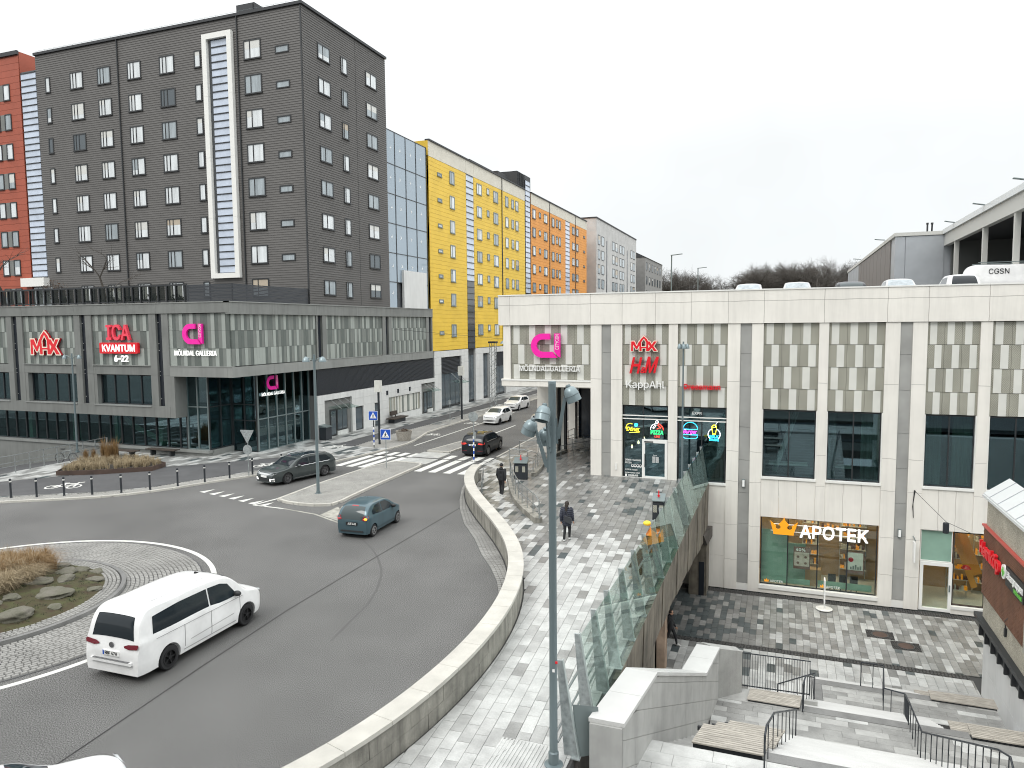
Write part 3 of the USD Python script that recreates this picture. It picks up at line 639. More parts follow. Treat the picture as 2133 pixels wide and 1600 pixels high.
mbox('ledge', 'white_trim', -16.75, -10.9, 5.8, 5.9, -.3, .14); mbox('soffit_band', 'white_panel', -16.72, -10.9, 5.46, 5.8, -.3, .1)
mb = MB(); mb.box(-16.7, -10.9, 43., 110, 5.4, 5.6); mb.build('soffit', 'white_panel', ML)
mb = MB(); mb.box(-16.6, -16.45, 43., 110, 5.6, 9.3); mb.build('side_wall', 'white_panel', ML)
# under the overhang: columns, dark glazed entrance
for (x0, x1, y0) in ((-16.55, -15.1, 49.4), (-16.1, -15.55, 56.)): mb = MB(); mb.box(x0, x1, y0, y0 + .8, .02, 5.42); mb.build('column', 'white_panel', ML)
for x, w, m in ((-15.08, .2, 'black_metal'), (-14.88, .22, 'light_strip'), (-14.66, .16, 'black_metal')): mb = MB(); mb.box(x, x + w, 49.8, 50.1, .02, 5.42); mb.build('post', m, ML)
for x0, x1 in ((-15.55, -14.2), (-14.18, -12.9), (-12.88, -11.0)): mb = MB(); mb.box(x0, x1, 57., 57.2, .02, 5.4); mb.build('entrance_wall', 'entrance_glass', ML)
mb = MB(); mb.box(-11.0, -10.9, 43.3, 60, .02, 5.4); mb.build('entrance_wall', 'slot_dark', ML)
# upper shop: window bays 2 and 3
def win_frame(u0, u1, z0, z1, muls=(), bars=(), m='dark_frame', n=-.12, w=.05, name='window', pane='pane_shop', d=.1, parent=ML):
    mb = MB()
    for a, b, c, e in [(u0, u0 + w, z0, z1), (u1 - w, u1, z0, z1), (u0 + w, u1 - w, z0, z0 + w), (u0 + w, u1 - w, z1 - w, z1)]: FM.box(mb, a, b, c, e, n - d, n)
    for u in muls: FM.box(mb, u - w * .6, u + w * .6, z0 + w, z1 - w, n - d, n - .005)
    for z in bars: FM.box(mb, u0 + w, u1 - w, z - w * .5, z + w * .5, n - d, n - .008)
    p = mb.build(name, m, parent)
    mb = MB(); FM.box(mb, u0 + w * .5, u1 - w * .5, z0 + w * .5, z1 - w * .5, n - d * .6, n - d * .6 + .012); mb.build('pane', pane, p); return p
win_frame(-8.9, -6.25, 0.06, 4.42, (-7.72,), (), 'dark_frame')
win_frame(-5.65, -2.95, 0.06, 4.42, (-4.3,), (), 'dark_frame')
for u0, u1 in ((-8.93, -6.24), (-5.68, -2.92)):
    for z in (3.62, 3.82): mbox('sign_rail', 'white_trim', u0, u1, z, z + .055, -.02, .09)
mbox('sill', 'white_trim', -5.7, -2.9, -.06, .06, -.2, .12); mbox('sill', 'white_trim', -8.97, -7.72, -.0, .08, -.2, .06)
mbox('wall_panel', 'white_panel', -5.7, -2.9, -2.3, -.07, -.2, .04); mbox('wall_panel', 'white_panel', -5.7, -2.9, -4.2, -2.31, -.2, .04); mbox('wall_panel', 'white_panel', -5.7, -2.9, -6.12, -4.21, -.2, .04)
dr = MB()
for a, b, c, e in ((-7.75, -7.58, .04, 2.42), (-6.4, -6.25, .04, 2.42), (-7.58, -6.4, 2.22, 2.42), (-7.58, -6.4, .04, .2)): FM.box(dr, a, b, c, e, -.12, .03)
d_ = dr.build('door', 'sash_white', ML, label='white framed glazed shop door'); mbox('pane', 'pane_dark', -7.6, -6.38, .18, 2.24, -.06, -.045, d_); mbox('handle', 'black_metal', -7.6, -7.56, .75, 1.55, .04, .08, d_); mbox('closer', 'black_metal', -7.62, -7.1, 2.26, 2.32, .03, .08, d_)
for u in (-8.6, -8.2, -7.85): mb = MB(); mb.lathe([(0, -.12), (.05, -.1), (.065, 0), (.03, .1), (0, .12)], FM.p(u, 1.75 + (u + 8.6) * .7, -1.2), 10); mb.build('pendant_lamp', 'lamp_bulb', ML)
mbox('counter', 'room_white', -7.4, -6.3, 2.6, 2.95, -1.6, -1.2); mbox('counter', 'wood_dark', -5.2, -3.2, .0, 1.1, -2.6, -1.8); mbox('menu_board', 'poster', -4.2, -3.1, 1.7, 2.7, -3.2, -3.1)
# big windows of the upper storey
for u0, u1, mu in ((-.93, 1.83, .45), (2.42, 5.07, 3.72), (7.13, 9.4, 8.25), (10.02, 12.55, 11.2)):
    win_frame(u0, u1, .62, 4.42, (mu,), (), 'dark_frame', n=-.1, w=.055, pane='pane_dark')
    mbox('window_surround', 'white_trim', u0 - .05, u1 + .05, .5, .62, -.2, .13); mbox('window_surround', 'white_trim', u0 - .05, u0, .62, 4.44, -.2, .06); mbox('window_surround', 'white_trim', u1, u1 + .05, .62, 4.44, -.2, .06)
    c0, c1, k = u0 - .05, u1 + .05, 3
    for j in range(k): mbox('wall_panel', 'white_panel', c0 + (c1 - c0) * j / k + .006, c0 + (c1 - c0) * (j + 1) / k - .006, -1.69, .49, -.2, .06)
def curtain(u0, u1, z0, z1, n, m='curtain', folds=14, name='curtain'):
    u = np.linspace(u0, u1, folds * 4 + 1); d = .06 * np.sin(np.linspace(0, folds * 2 * math.pi, len(u))); Pm = np.stack([[FM.p(a, z, n + e) for a, e in zip(u, d)] for z in (z0, z1)]); mb = MB(); mb.grid(Pm); mb.build(name, m, ML)
curtain(4.15, 5.05, .65, 4.4, -.6); curtain(7.2, 8.0, .65, 4.4, -.6, 'curtain'); curtain(8.5, 9.4, .65, 4.4, -.6); curtain(2.5, 2.9, .65, 4.4, -.6)
for u0, u1 in ((-.8, 1.7), (2.5, 4.0)): mbox('table', 'room_white', u0 + .2, u1 - .2, 1.1, 1.16, -2.2, -1.2)
mb = MB(); mb.beam(FM.p(-.3, .7, -1.4), FM.p(.9, 4.3, -1.9), .28, .2); mb.build('slanted_strut', 'curtain_light', ML)
# ground floor shops on the lower square
AP = win_frame(-.93, 5.07, -5.66, -1.7, (.52, 2.08, 3.6), (), 'black_metal', n=-.1, w=.05, pane='pane_clear')
mbox('window_sill', 'white_trim', -1., 5.14, -5.86, -5.66, -.2, .16); mbox('wall_base', 'white_panel', -1., 5.14, -6.12, -5.87, -.2, .08)
win_frame(7.13, 8.62, -3.42, -1.72, (), (), 'white_trim', n=-.08, w=.04, pane='frosted', name='frosted_window')
win_frame(8.66, 12.5, -5.7, -1.72, (10.15,), (), 'wood_dark', n=-.1, w=.07, pane='pane_clear')
mbox('window_sill', 'white_trim', 8.62, 12.6, -5.86, -5.7, -.2, .1); mbox('wall_base', 'white_panel', 8.62, 12.6, -6.12, -5.87, -.2, .06)
dr = MB()
for a, b, c, e in ((7.13, 7.29, -6.08, -3.44), (8.48, 8.64, -6.08, -3.44), (7.29, 8.48, -3.62, -3.44), (7.29, 8.48, -6.08, -5.93)): FM.box(dr, a, b, c, e, -.14, .04)
d_ = dr.build('door', 'sash_white', ML, label='white framed glass door'); mbox('pane', 'pane_clear', 7.27, 8.5, -5.95, -3.6, -.06, -.045, d_); mbox('handle', 'steel_grey', 8.5, 8.56, -4.95, -4.6, .04, .1, d_)
# pharmacy inside: shelves with goods, counter, chairs, lamps
mbox('back_wall', 'room_warm', -2., 12.6, -6.1, -.6, -4.19, -4.1)
for u in (.2, 2.2, 4.2, 8.4, 10.4, 12): mbox('ceiling_lamp', 'lamp_warm', u - .45, u + .45, -.72, -.66, -2.8, -1.6)
mbox('ceiling', 'room_white', -2.2, 12.6, -.64, -.55, -4.1, -.35); mbox('shop_floor', 'room_white', -2.2, 12.6, -6.11, -6.09, -4.1, -.3)
rr_ = random.Random(5)
for (u0, u1, n0, lev) in ((1.4, 2.3, -3.3, (-5.2, -4.6, -4., -3.3, -2.7)), (3.5, 4.9, -3.6, (-5.4, -4.8, -4.2, -3.5, -2.8)), (2.3, 3.4, -4., (-3.2, -2.6)), (8.9, 9.9, -2.4, (-5.6, -5.0, -4.4, -3.8, -3.2, -2.5)), (10.4, 12.2, -3.4, (-5.4, -4.6, -3.8, -3.))):
    mb, gd = MB(), [MB(), MB(), MB()]
    for z in lev:
        FM.box(mb, u0, u1, z - .03, z, n0 - .35, n0 + .05); u = u0 + .04
        while u < u1 - .1:
            w, h = rr_.uniform(.05, .14), rr_.uniform(.12, .34); FM.box(gd[rr_.randrange(3)], u, u + w, z, z + h, n0 - .2, n0 - .02); u += w + rr_.uniform(.01, .05)
    for u in (u0, u1): FM.box(mb, u - .02, u + .02, -6.1, lev[-1] + .4, n0 - .36, n0 - .3)
    s_ = mb.build('shelf', 'room_white', ML)
    for q, m in zip(gd, ('goods_light', 'sign_orange', 'poster_brown')):
        if q.v: q.build('goods', 'poster_white' if m == 'goods_light' else m, s_, kind='stuff')
for u in (2.75, 3.35, 3.9): mb = MB(); FM.box(mb, u, u + .42, -5.72, -5.62, -1.7, -1.25); FM.box(mb, u, u + .42, -5.62, -5.2, -1.72, -1.66); FM.box(mb, u + .05, u + .1, -6.1, -5.72, -1.6, -1.55); FM.box(mb, u + .32, u + .37, -6.1, -5.72, -1.6, -1.55); mb.build('chair', 'sign_black', ML)
mbox('counter', 'room_warm', 1.5, 2.4, -6.1, -5.1, -2.4, -1.8); mbox('screen_wall', 'frosted', -.9, .5, -5.6, -2.6, -.75, -.7); mbox('screen_wall', 'frosted', .55, 1.5, -5.6, -3.4, -1.1, -1.05)
mbox('low_screen', 'frosted', -.85, 1.75, -5.62, -5.3, -.5, -.47); mbox('low_screen', 'frosted', 2.15, 4.9, -5.62, -5.25, -.5, -.47)
mb = MB(); mb.beam(FM.p(9., -2.2, -1.9), FM.p(10.1, -5.2, -1.9), .1, .3); mb.beam(FM.p(9.3, -1.9, -2.3), FM.p(10.3, -4.6, -2.3), .05, .5); mb.build('staircase', 'orange_board', ML)
mb = MB(); mb.lathe([(0, .12), (.14, .1), (.2, 0), (.24, -.02), (.24, -.05), (0, -.05)], FM.p(9.5, -3.9, -1.1), 12); mb.build('red_cap', 'sign_red_dark', ML)
for u, z0, z1, cols in ((1.28, -4.62, -3.35, 'brown'), (4.02, -4.55, -3.35, 'white')):
    pst = thing('poster', 'brown poster with 40% and four products in the shop window' if cols == 'brown' else 'pale poster with a plum disc and products in the shop window', 'poster', FM.p(u, z0, -.2))
    mb = MB(); FM.box(mb, u - .44, u + .44, z0, z1, -.26, -.235); mb.build('frame', 'poster_brown', pst); mb = MB(); FM.box(mb, u - .39, u + .39, z0 + .17, z1 - (.3 if cols == 'brown' else .05), -.234, -.225); mb.build('sheet', 'poster_white' if cols == 'white' else 'poster', pst)
    if cols == 'brown':
        mb = MB(); put_text(mb, FM, '40%', u - .32, z1 - .24, .17, -.234, .008, True); mb.build('lettering', 'sign_white', pst)
        for a in (-.2, .2):
            for b in (.35, .7): mb = MB(); mb.lathe([(0, 0), (.1, .004), (0, .008)], FM.p(u + a, z0 + b, -.222), 10, 'y'); mb.build('product', 'poster_brown', pst)
    else:
        mb = MB(); plate(mb, FM, Point(0, 0).buffer(.13), u - .22, z1 - .45, -.224, -.218); mb.build('disc', 'sign_red_dark', pst)
        for k in range(5): mb = MB(); FM.box(mb, u - .25 + k * .12, u - .17 + k * .12, z0 + .22, z0 + .36 + .06 * (k % 3), -.224, -.2); mb.build('product', 'pod_mid', pst)
# wall lamps, camera, cable and pendant light over the lower square
for u, z in ((-1.92, .17), (6.1, -2.0)):
    t = thing('wall_lamp', 'small pale box lamp on the mesh strip ' + ('right of the glass balustrade' if u < 0 else 'between the two lower shop fronts'), 'lamp', FM.p(u, z, .02)); mb = MB(); FM.box(mb, u - .08, u + .08, z - .22, z + .22, .02, .16); mb.build('housing', 'steel_grey', t); mb = MB(); FM.box(mb, u - .06, u + .06, z - .19, z + .19, .16, .175); mb.build('cover', 'sign_white', t)
t = thing('meter_box', 'small pale box on the white column left of the shop door', 'box', FM.p(-9.3, .55, .1)); mb = MB(); FM.box(mb, -9.36, -9.26, .5, .9, .1, .15); mb.build('lid', 'white_trim', t)
t = thing('catenary_lamp', 'dark cylinder lamp hanging from a wire above the lower square', 'lamp', (7.9, 40., -1.)); mb = MB(); mb.tube([FM.p(6.75, .35, .12), (7.75, 40.2, -.55), (8.0, 34.2, .3)], .012, 5); mb.build('wire', 'black_metal', t)
mb = MB(); mb.lathe([(0, 0), (.13, 0), (.14, -.05), (.14, -.5), (.12, -.52), (0, -.52)], (7.75, 40.2, -.6), 14); mb.build('shade', 'rail_dark', t)
mb = MB(); mb.tube([FM.p(6.72, .4, .12), FM.p(6.68, -.3, .13), FM.p(6.72, -1.1, .12), FM.p(6.66, -.5, .13), FM.p(6.76, .38, .12)], .018, 5); mb.top('loose_cable', 'black_metal', 'black cable hanging in a loop on the white column', 'cable')
# signs
t = magnet_logo('magnet_sign', FM, -14.55, 7.27, 1.5, .1, 'large magenta magnet shaped sign on the overhanging white corner', .2)
mb = MB(); put_text(mb, FM, 'MÖLNDAL GALLERIA', -15.5, 6.43, .34, .12, .06, w=3.93)
for z in (6.45, 6.7): FM.box(mb, -15.5, -11.6, z, z + .03, .02, .1)
mb.top('letter_sign', 'sign_white', 'white shopping centre name in capitals under the large magenta sign', 'sign')
max_logo('burger_sign', FM, -8.42, 7.7, 1.58, .05, 'red pointed restaurant sign above red script letters on the white building')
t = thing('script_sign', 'red slanting script letters between two other signs on the white building', 'sign', FM.p(-8.3, 6.3, .05)); mb = MB(); put_text(mb, FM, 'H', -8.5, 6.4, .92, .08, .14, True, .3, w=.75); put_text(mb, FM, 'M', -7.62, 6.44, .92, .08, .14, True, .32, w=.85); put_text(mb, FM, '&', -7.85, 6.42, .34, .08, .14, True, .2); mb.build('lettering', 'sign_red', t)
mb = MB(); FM.box(mb, -8.3, -7., 6.55, 6.58, .02, .08); FM.box(mb, -8.3, -7., 7.1, 7.13, .02, .08); mb.build('rail', 'steel_grey', t)
mb = MB(); put_text(mb, FM, 'KappAhl', -8.7, 5.52, .42, .06, .1, w=2.25); FM.box(mb, -8.7, -6.6, 5.62, 5.65, .01, .08); mb.top('letter_sign', 'sign_white', 'white mixed case shop name above the upper shop door', 'sign')
mb = MB(); put_text(mb, FM, 'Dressmann', -5.34, 5.5, .3, .06, .09, True, w=2.07); FM.box(mb, -5.3, -3.3, 5.57, 5.6, .01, .08); mb.top('letter_sign', 'sign_red', 'red shop name letters right of the slim lamp on the white building', 'sign')
t = thing('pharmacy_sign', 'orange crown and white capitals across the lower shop window', 'sign', FM.p(-.5, -2.6, .15))
crown = unary_union([Polygon([(0, .75), (.17, .1), (1.25, .1), (1.45, .75), (1.1, .45), (.72, .88), (.35, .45)]), Polygon([(.66, .75), (.73, 1.02), (.8, .75)])]).union(sbox(.17, 0, 1.25, .16)).difference(unary_union([Point(.42, .42).buffer(.13), Point(1.03, .42).buffer(.13)]))
mb = MB(); plate(mb, FM, crown, -.43, -2.6, .14, .24); mb.build('crown', 'sign_orange', t)
mb = MB(); put_text(mb, FM, 'APOTEK', 1.13, -2.66, .68, .14, .1, True, w=3.46); mb.build('lettering', 'letter_lit', t)
mb = MB()
for z in (-2.45, -2.05): FM.box(mb, -.4, 4.5, z, z + .035, .06, .13)
mb.build('rail', 'white_trim', t)
for u in (-.72, 2.25):
    t = thing('window_lettering', 'small white name with orange crown low on the ' + ('left' if u < 0 else 'middle') + ' lower shop pane', 'sign', FM.p(u, -5.5, -.12)); mb = MB(); plate(mb, FM, affinity.scale(crown, .2, .2, origin=(0, 0)), u, -5.52, -.13, -.122); mb.build('crown', 'sign_orange', t); mb = MB(); put_text(mb, FM, 'APOTEK', u + .33, -5.52, .13, -.13, .008); mb.build('lettering', 'sign_white', t)
mb = MB(); put_text(mb, FM, 'EXPR', -4.85, 4.0, .16, -.11, .01); mb.top('window_lettering', 'sign_white', 'small white capitals in the pane above the burger neon sign', 'sign')
t = thing('blade_sign', 'small white hanging sign on an arm left of the lower glass door', 'sign', FM.p(6.75, -2.4, .1)); mb = MB(); FM.box(mb, 6.72, 6.78, -3.35, -2.3, .25, .75); mb.build('board', 'sign_white', t); mb = MB(); mb.tube([FM.p(6.75, -2.1, .08), FM.p(6.75, -2.15, .8)], .03, 6); mb.build('arm', 'steel_grey', t)
t = thing('pavement_sign', 'thin white upright sign on a round foot on the lower square', 'sign', (2.4, 41.3, -6.12)); mb = MB(); mb.lathe([(0, 0), (.42, 0), (.43, .03), (.36, .05), (.34, .03), (0, .03)], (2.4, 41.3, -6.1), 24); mb.build('foot', 'white_trim', t)
mb = MB(); mb.box(2.37, 2.43, 41.0, 41.6, -5.7, -4.45); mb.build('board', 'sign_white', t); mb = MB(); mb.tube([(2.4, 41.3, -6.1), (2.4, 41.3, -5.6)], .03, 6); mb.build('stem', 'white_trim', t)
# window print and neon signs
def neon(fr, lines, m, parent, n=-.1, r=.022, name='tube'):
    for l in lines: mb = MB(); mb.tube([fr.p(u, z, n) for u, z in l], r, 6); mb.build(name, m, parent)
arc = lambda cx, cz, r, a0, a1, k=14, sx=1.: [(cx + sx * r * math.cos(math.radians(a)), cz + r * math.sin(math.radians(a))) for a in np.linspace(a0, a1, k)]
t = thing('neon_sign', 'yellow neon kebab word with a blue flame in the glass left of the shop door', 'neon sign', FM.p(-8.3, 3., -.1))
mb = MB(); put_text(mb, FM, 'Döner', -8.72, 2.88, .24, -.11, .03, False, .25, w=.8); mb.build('lettering', 'neon_yellow', t); neon(FM, [[(-8.55, 2.78), (-8.2, 2.8), (-7.92, 2.84)], arc(-8.5, 3.08, .25, 60, 200)], 'neon_yellow', t); neon(FM, [arc(-8.15, 3.25, .09, 0, 360), arc(-8.15, 3.2, .05, 0, 360)], 'neon_cyan', t, r=.03)
t = thing('neon_sign', 'round neon pizza sign above the shop door', 'neon sign', FM.p(-6.9, 3., -.1))
neon(FM, [arc(-6.9, 3.0, .38, 95, 180), arc(-6.9, 3.48, .08, 0, 360)], 'neon_white', t); neon(FM, [arc(-6.9, 3.0, .38, 0, 85), arc(-6.9, 3.05, .22, 10, 85), [(-6.9, 3.05), (-6.62, 3.2)]], 'neon_red', t); neon(FM, [arc(-6.9, 3.05, .24, 100, 170), [(-7.1, 3.05), (-6.95, 3.25)], [(-7.15, 3.12), (-7., 3.3)]], 'neon_white', t, r=.014)
mb = MB(); put_text(mb, FM, 'PIZZA', -7.26, 2.74, .22, -.11, .03, True, w=.74); mb.build('lettering', 'neon_green', t); mb = MB(); put_text(mb, FM, 'LINE', -7.02, 2.55, .11, -.11, .03, w=.3); mb.build('lettering', 'neon_red', t)
t = thing('neon_sign', 'blue neon burger outline with violet word right of the slim lamp', 'neon sign', FM.p(-4.95, 3., -.1))
neon(FM, [[(-5.38, 3.12)] + arc(-4.95, 3.12, .42, 175, 5, 12) + [(-4.53, 3.12), (-5.38, 3.12)], [(-5.38, 2.8), (-5.36, 2.66), (-5.25, 2.58), (-4.65, 2.58), (-4.54, 2.66), (-4.52, 2.8), (-5.38, 2.8)]], 'neon_cyan', t)
mb = MB(); put_text(mb, FM, 'Burger', -5.36, 2.88, .22, -.08, .03, False, .3, w=.8); mb.build('lettering', 'neon_magenta', t)
t = thing('neon_sign', 'round neon milkshake sign with yellow cup in the rightmost glass of the upper shop', 'neon sign', FM.p(-3.6, 3., -.1))
neon(FM, [arc(-3.6, 2.88, .34, -50, 65), arc(-3.6, 2.88, .34, 115, 230)], 'neon_white', t); neon(FM, [[(-3.74, 3.3), (-3.68, 2.92), (-3.52, 2.92), (-3.46, 3.3), (-3.74, 3.3)], arc(-3.6, 3.3, .13, 0, 180), [(-3.7, 2.88), (-3.5, 2.88)]], 'neon_yellow', t); neon(FM, [[(-3.55, 3.3), (-3.48, 3.55), (-3.4, 3.58)]], 'neon_white', t, r=.014)
mb = MB(); put_text(mb, FM, 'MILK', -3.85, 2.68, .15, -.1, .03, True, w=.5); put_text(mb, FM, 'SHAKE', -3.88, 2.5, .14, -.1, .03, True, w=.56); mb.build('lettering', 'neon_cyan', t)
t = thing('window_print', 'white printed menu drawings low on the glass left of the shop door', 'window print', FM.p(-8.3, .5, -.11)); mb = MB()
for k, (s_, z, h, w) in enumerate((('DÖNER  Tunnbröd', 1.06, .1, .95), ('PIZZA', .9, .09, .4), ('100% halal', .48, .08, .75), ('KEBAB', .12, .1, .6), ('meny', .3, .07, .9))): put_text(mb, FM, s_ if s_ != 'meny' else 'burgare pizza sallad', -8.8 + (.2 if k == 3 else 0), z, h, -.108, .008, True, w=w)
for k in range(4): plate(mb, FM, Point(0, 0).buffer(.09).difference(Point(0, .02).buffer(.05)), -8.35 + k * .16, .76, -.108, -.1)
FM.box(mb, -8.8, -8.68, .1, .24, -.108, -.1); mb.build('lettering', 'sign_white', t)
t = thing('door_print', 'small white opening hours print on the glazed shop door', 'window print', FM.p(-7., 1.2, -.04)); mb = MB()
for k in range(7): FM.box(mb, -7.15, -6.97, 1.36 - k * .055, 1.385 - k * .055, -.043, -.04); FM.box(mb, -6.94, -6.76, 1.36 - k * .055, 1.385 - k * .055, -.043, -.04)
put_text(mb, FM, 'Öppet', -7.1, 1.44, .06, -.043, .004); mb.build('lettering', 'sign_white', t)

# ---- roof: hall, brown wing
HL = thing('roof_hall', 'grey metal hall on the roof car park with long overhanging roof', 'building', (12., 70, 10.4))
def hb(name, m, *b): mb = MB(); mb.box(*b); return mb.build(name, m, HL)
hb('wall', 'hall_metal', 8.95, 40, 70., 118, 10.36, 16.55); hb('roof_edge', 'hall_beam', 8.78, 40, 69.8, 118, 16.55, 16.85)
for k in range(14):
    y = 73 + k * 3.2; hb('wall_panel', 'hall_brown' if k < 9 else 'hall_metal', 8.86, 8.95, y + .05, y + 3.15, 10.36, 16.5)
hb('wall_panel', 'hall_metal', 8.86, 9.6, 69.9, 70., 10.36, 16.5); hb('wall_panel', 'hall_metal', 9.66, 12.5, 69.9, 70., 10.36, 16.5)
hb('beam', 'hall_beam', 12.5, 12.9, 44., 70., 15.6, 16.55); hb('roof_edge', 'roof_metal', 12.35, 13., 44., 70., 16.56, 16.95); hb('roof', 'roof_dark', 13., 40, 44, 70, 15.9, 16.9)
for y in (50.2, 57.4, 66.): hb('post', 'hall_beam', 12.55, 12.85, y, y + .3, 10.36, 15.6)
hb('inner_wall', 'room_dark', 24, 24.3, 44, 70, 10.36, 15.9); hb('inner_wall', 'room_grey', 13., 24, 69.4, 69.8, 10.36, 15.9)
for k in range(3): mb = MB(); mb.beam((12.4, 47.6 + 9 * k, 16.98), (11.7, 47.6 + 9 * k, 17.12), .25, .05); mb.build('floodlight', 'steel_grey', HL)
for k in range(2): mb = MB(); mb.beam((8.75, 76 + 22 * k, 16.9), (7.9, 76 + 22 * k, 17.), .25, .06); mb.build('floodlight', 'steel_grey', HL)
for x in (11.4, 11.75): mb = MB(); mb.lathe([(0, 0), (.07, 0), (.07, .7), (.1, .7), (.1, .85), (0, .85)], (x, 71, 16.85), 10); mb.build('flue', 'black_metal', HL)
# ================================================================ LEFT SIDE OF THE STREET
FS = Fr((-35.4, 0), (0, 1))            # the street face: u = y
FP = Fr((0, 39.7), (1, 0))             # front of the podium
FT = Fr((0, 48.7), (1, 0))             # front of the tower
def siding(fr, u0, u1, z0, z1, pitch, m, parent, n=0., tilt=.03):
    k = int(round((z1 - z0) / pitch)); pr = []
    for i in range(k):
        a = z0 + (z1 - z0) * i / k; b = z0 + (z1 - z0) * (i + 1) / k; pr += [(a, n + tilt), (b - .012, n + .004), (b - .012, n - .02), (b, n - .02)]
    Pm = np.stack([[fr.p(u, z, q) for u in (u0, u1)] for z, q in pr]); mb = MB(); mb.grid(Pm[:, ::-1][:, ::-1]); return mb.build('siding', m, parent)
WR = random.Random(11)
def window(fr, u0, u1, z0, z1, parent, split=(), fw=.075, proud=.07, frame='dark_frame', sill=True, panes=None, n=.03, near_b=True):
    mb = MB(); fr.box(mb, u0 - fw * .3, u0 + fw, z0, z1, 0, proud); fr.box(mb, u1 - fw, u1 + fw * .3, z0, z1, 0, proud); fr.box(mb, u0 + fw, u1 - fw, z1 - fw, z1 + .02, 0, proud); fr.box(mb, u0 + fw, u1 - fw, z0, z0 + fw, 0, proud)
    for s in split: q = u0 + (u1 - u0) * s; fr.box(mb, q - fw * .55, q + fw * .55, z0 + fw, z1 - fw, 0, proud * .85)
    if sill: fr.box(mb, u0 - .06, u1 + .06, z0 - .05, z0, 0, proud + .05)
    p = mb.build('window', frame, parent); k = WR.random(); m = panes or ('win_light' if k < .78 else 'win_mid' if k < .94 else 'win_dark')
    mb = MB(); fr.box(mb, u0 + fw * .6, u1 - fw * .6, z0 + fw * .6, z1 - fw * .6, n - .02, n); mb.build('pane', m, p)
    if near_b and WR.random() < .4 and z1 - z0 > 1.:
        q = WR.uniform(.25, .7); mb = MB(); fr.box(mb, u0 + fw, u0 + (u1 - u0) * (split[-1] if split else 1.) - fw * .6 if WR.random() < .4 else u1 - fw, z1 - (z1 - z0) * q, z1 - fw, n, n + .004); mb.build('blind', WR.choice(['win_blind', 'win_blind', 'win_warm', 'win_mid']), p)
    return p
def part(parent, fr, name, m, u0, u1, z0, z1, n0, n1): mb = MB(); fr.box(mb, u0, u1, z0, z1, n0, n1); return mb.build(name, m, parent)

# ---- dark apartment tower
TW = thing('dark_apartment_tower', 'tall dark grey boarded apartment block standing on the podium', 'building', (-50, 55, 11))
mb = MB(); mb.box(-64.5, -35.43, 48.73, 61.3, 11.0, 34.2); mb.build('wall', 'siding_dark', TW)
siding(FT, -64.5, -45.0, 11.05, 34.15, .19, 'siding_dark', TW); siding(FT, -41.95, -35.4, 11.05, 34.15, .19, 'siding_dark', TW); siding(FT, -45., -41.95, 33.2, 34.15, .19, 'siding_dark', TW); siding(FT, -45., -41.95, 11.05, 13.4, .19, 'siding_dark', TW)
siding(FS, 48.7, 61.3, 11.05, 34.15, .19, 'siding_dark', TW)
mb = MB(); mb.box(-64.6, -35.25, 48.55, 61.4, 34.2, 34.42); mb.build('roof_edge', 'roof_dark', TW)
mb = MB()
for k in range(26): mb.tube([(-64.4 + k * 1.15, 48.75, 34.42), (-64.4 + k * 1.15, 48.75, 34.6)], .015, 4)
mb.tube([(-64.4, 48.75, 34.6), (-35.4, 48.75, 34.6)], .012, 4); mb.build('roof_rail', 'steel_grey', TW, kind='stuff')
mb = MB(); mb.box(-42., -40.2, 49.2, 51.5, 34.42, 35.3); mb.box(-41.9, -40.3, 49.1, 49.2, 34.6, 35.2); mb.build('roof_unit', 'roof_dark', TW)
for u in (-54.45, -41.55): mb = MB(); mb.tube([FT.p(u, 11.2, .09), FT.p(u, 34.2, .09)], .055, 8); mb.build('downpipe', 'black_metal', TW)
mb = MB(); mb.tube([FS.p(56.2, 11.2, .02), FS.p(56.2, 34.2, .02)], .015, 4); mb.build('cladding_joint', 'black_metal', TW)
part(TW, FT, 'corner_trim', 'dark_frame', -35.52, -35.4, 11.05, 34.15, 0, .05)
for k in range(8):
    zt = 32.13 - 2.7 * k
    for a, b in ((-60.22, -58.68), (-56.91, -55.39), (-53.4, -51.89), (-49.79, -48.2)): window(FT, a, b, zt - 1.45, zt, TW, (.22, .46))
    for a, b in ((-63.32, -62.75), (-46.03, -45.38)): window(FT, a, b, zt - 1.38, zt - .03, TW)
    window(FT, -40.95, -39.3, zt - 1.42, zt + .05, TW, (.36,), panes='win_mid' if k % 3 == 1 else 'win_light')
    if k < 7: window(FT, -37.9, -36.63, zt - 1.33, zt - .76, TW, (), panes='win_mid', sill=False)
    window(FS, 50.68, 52.32, zt - 1.3, zt - .08, TW, (.42,), panes='win_mid' if k == 7 else None); window(FS, 53.95, 54.87, zt - 1.43, zt - .08, TW, (.28,), panes='win_mid' if k == 7 else None); window(FS, 57.82, 59.65, zt - 1.3, zt - .03, TW, (.45,), panes='win_dark' if k > 5 else None)
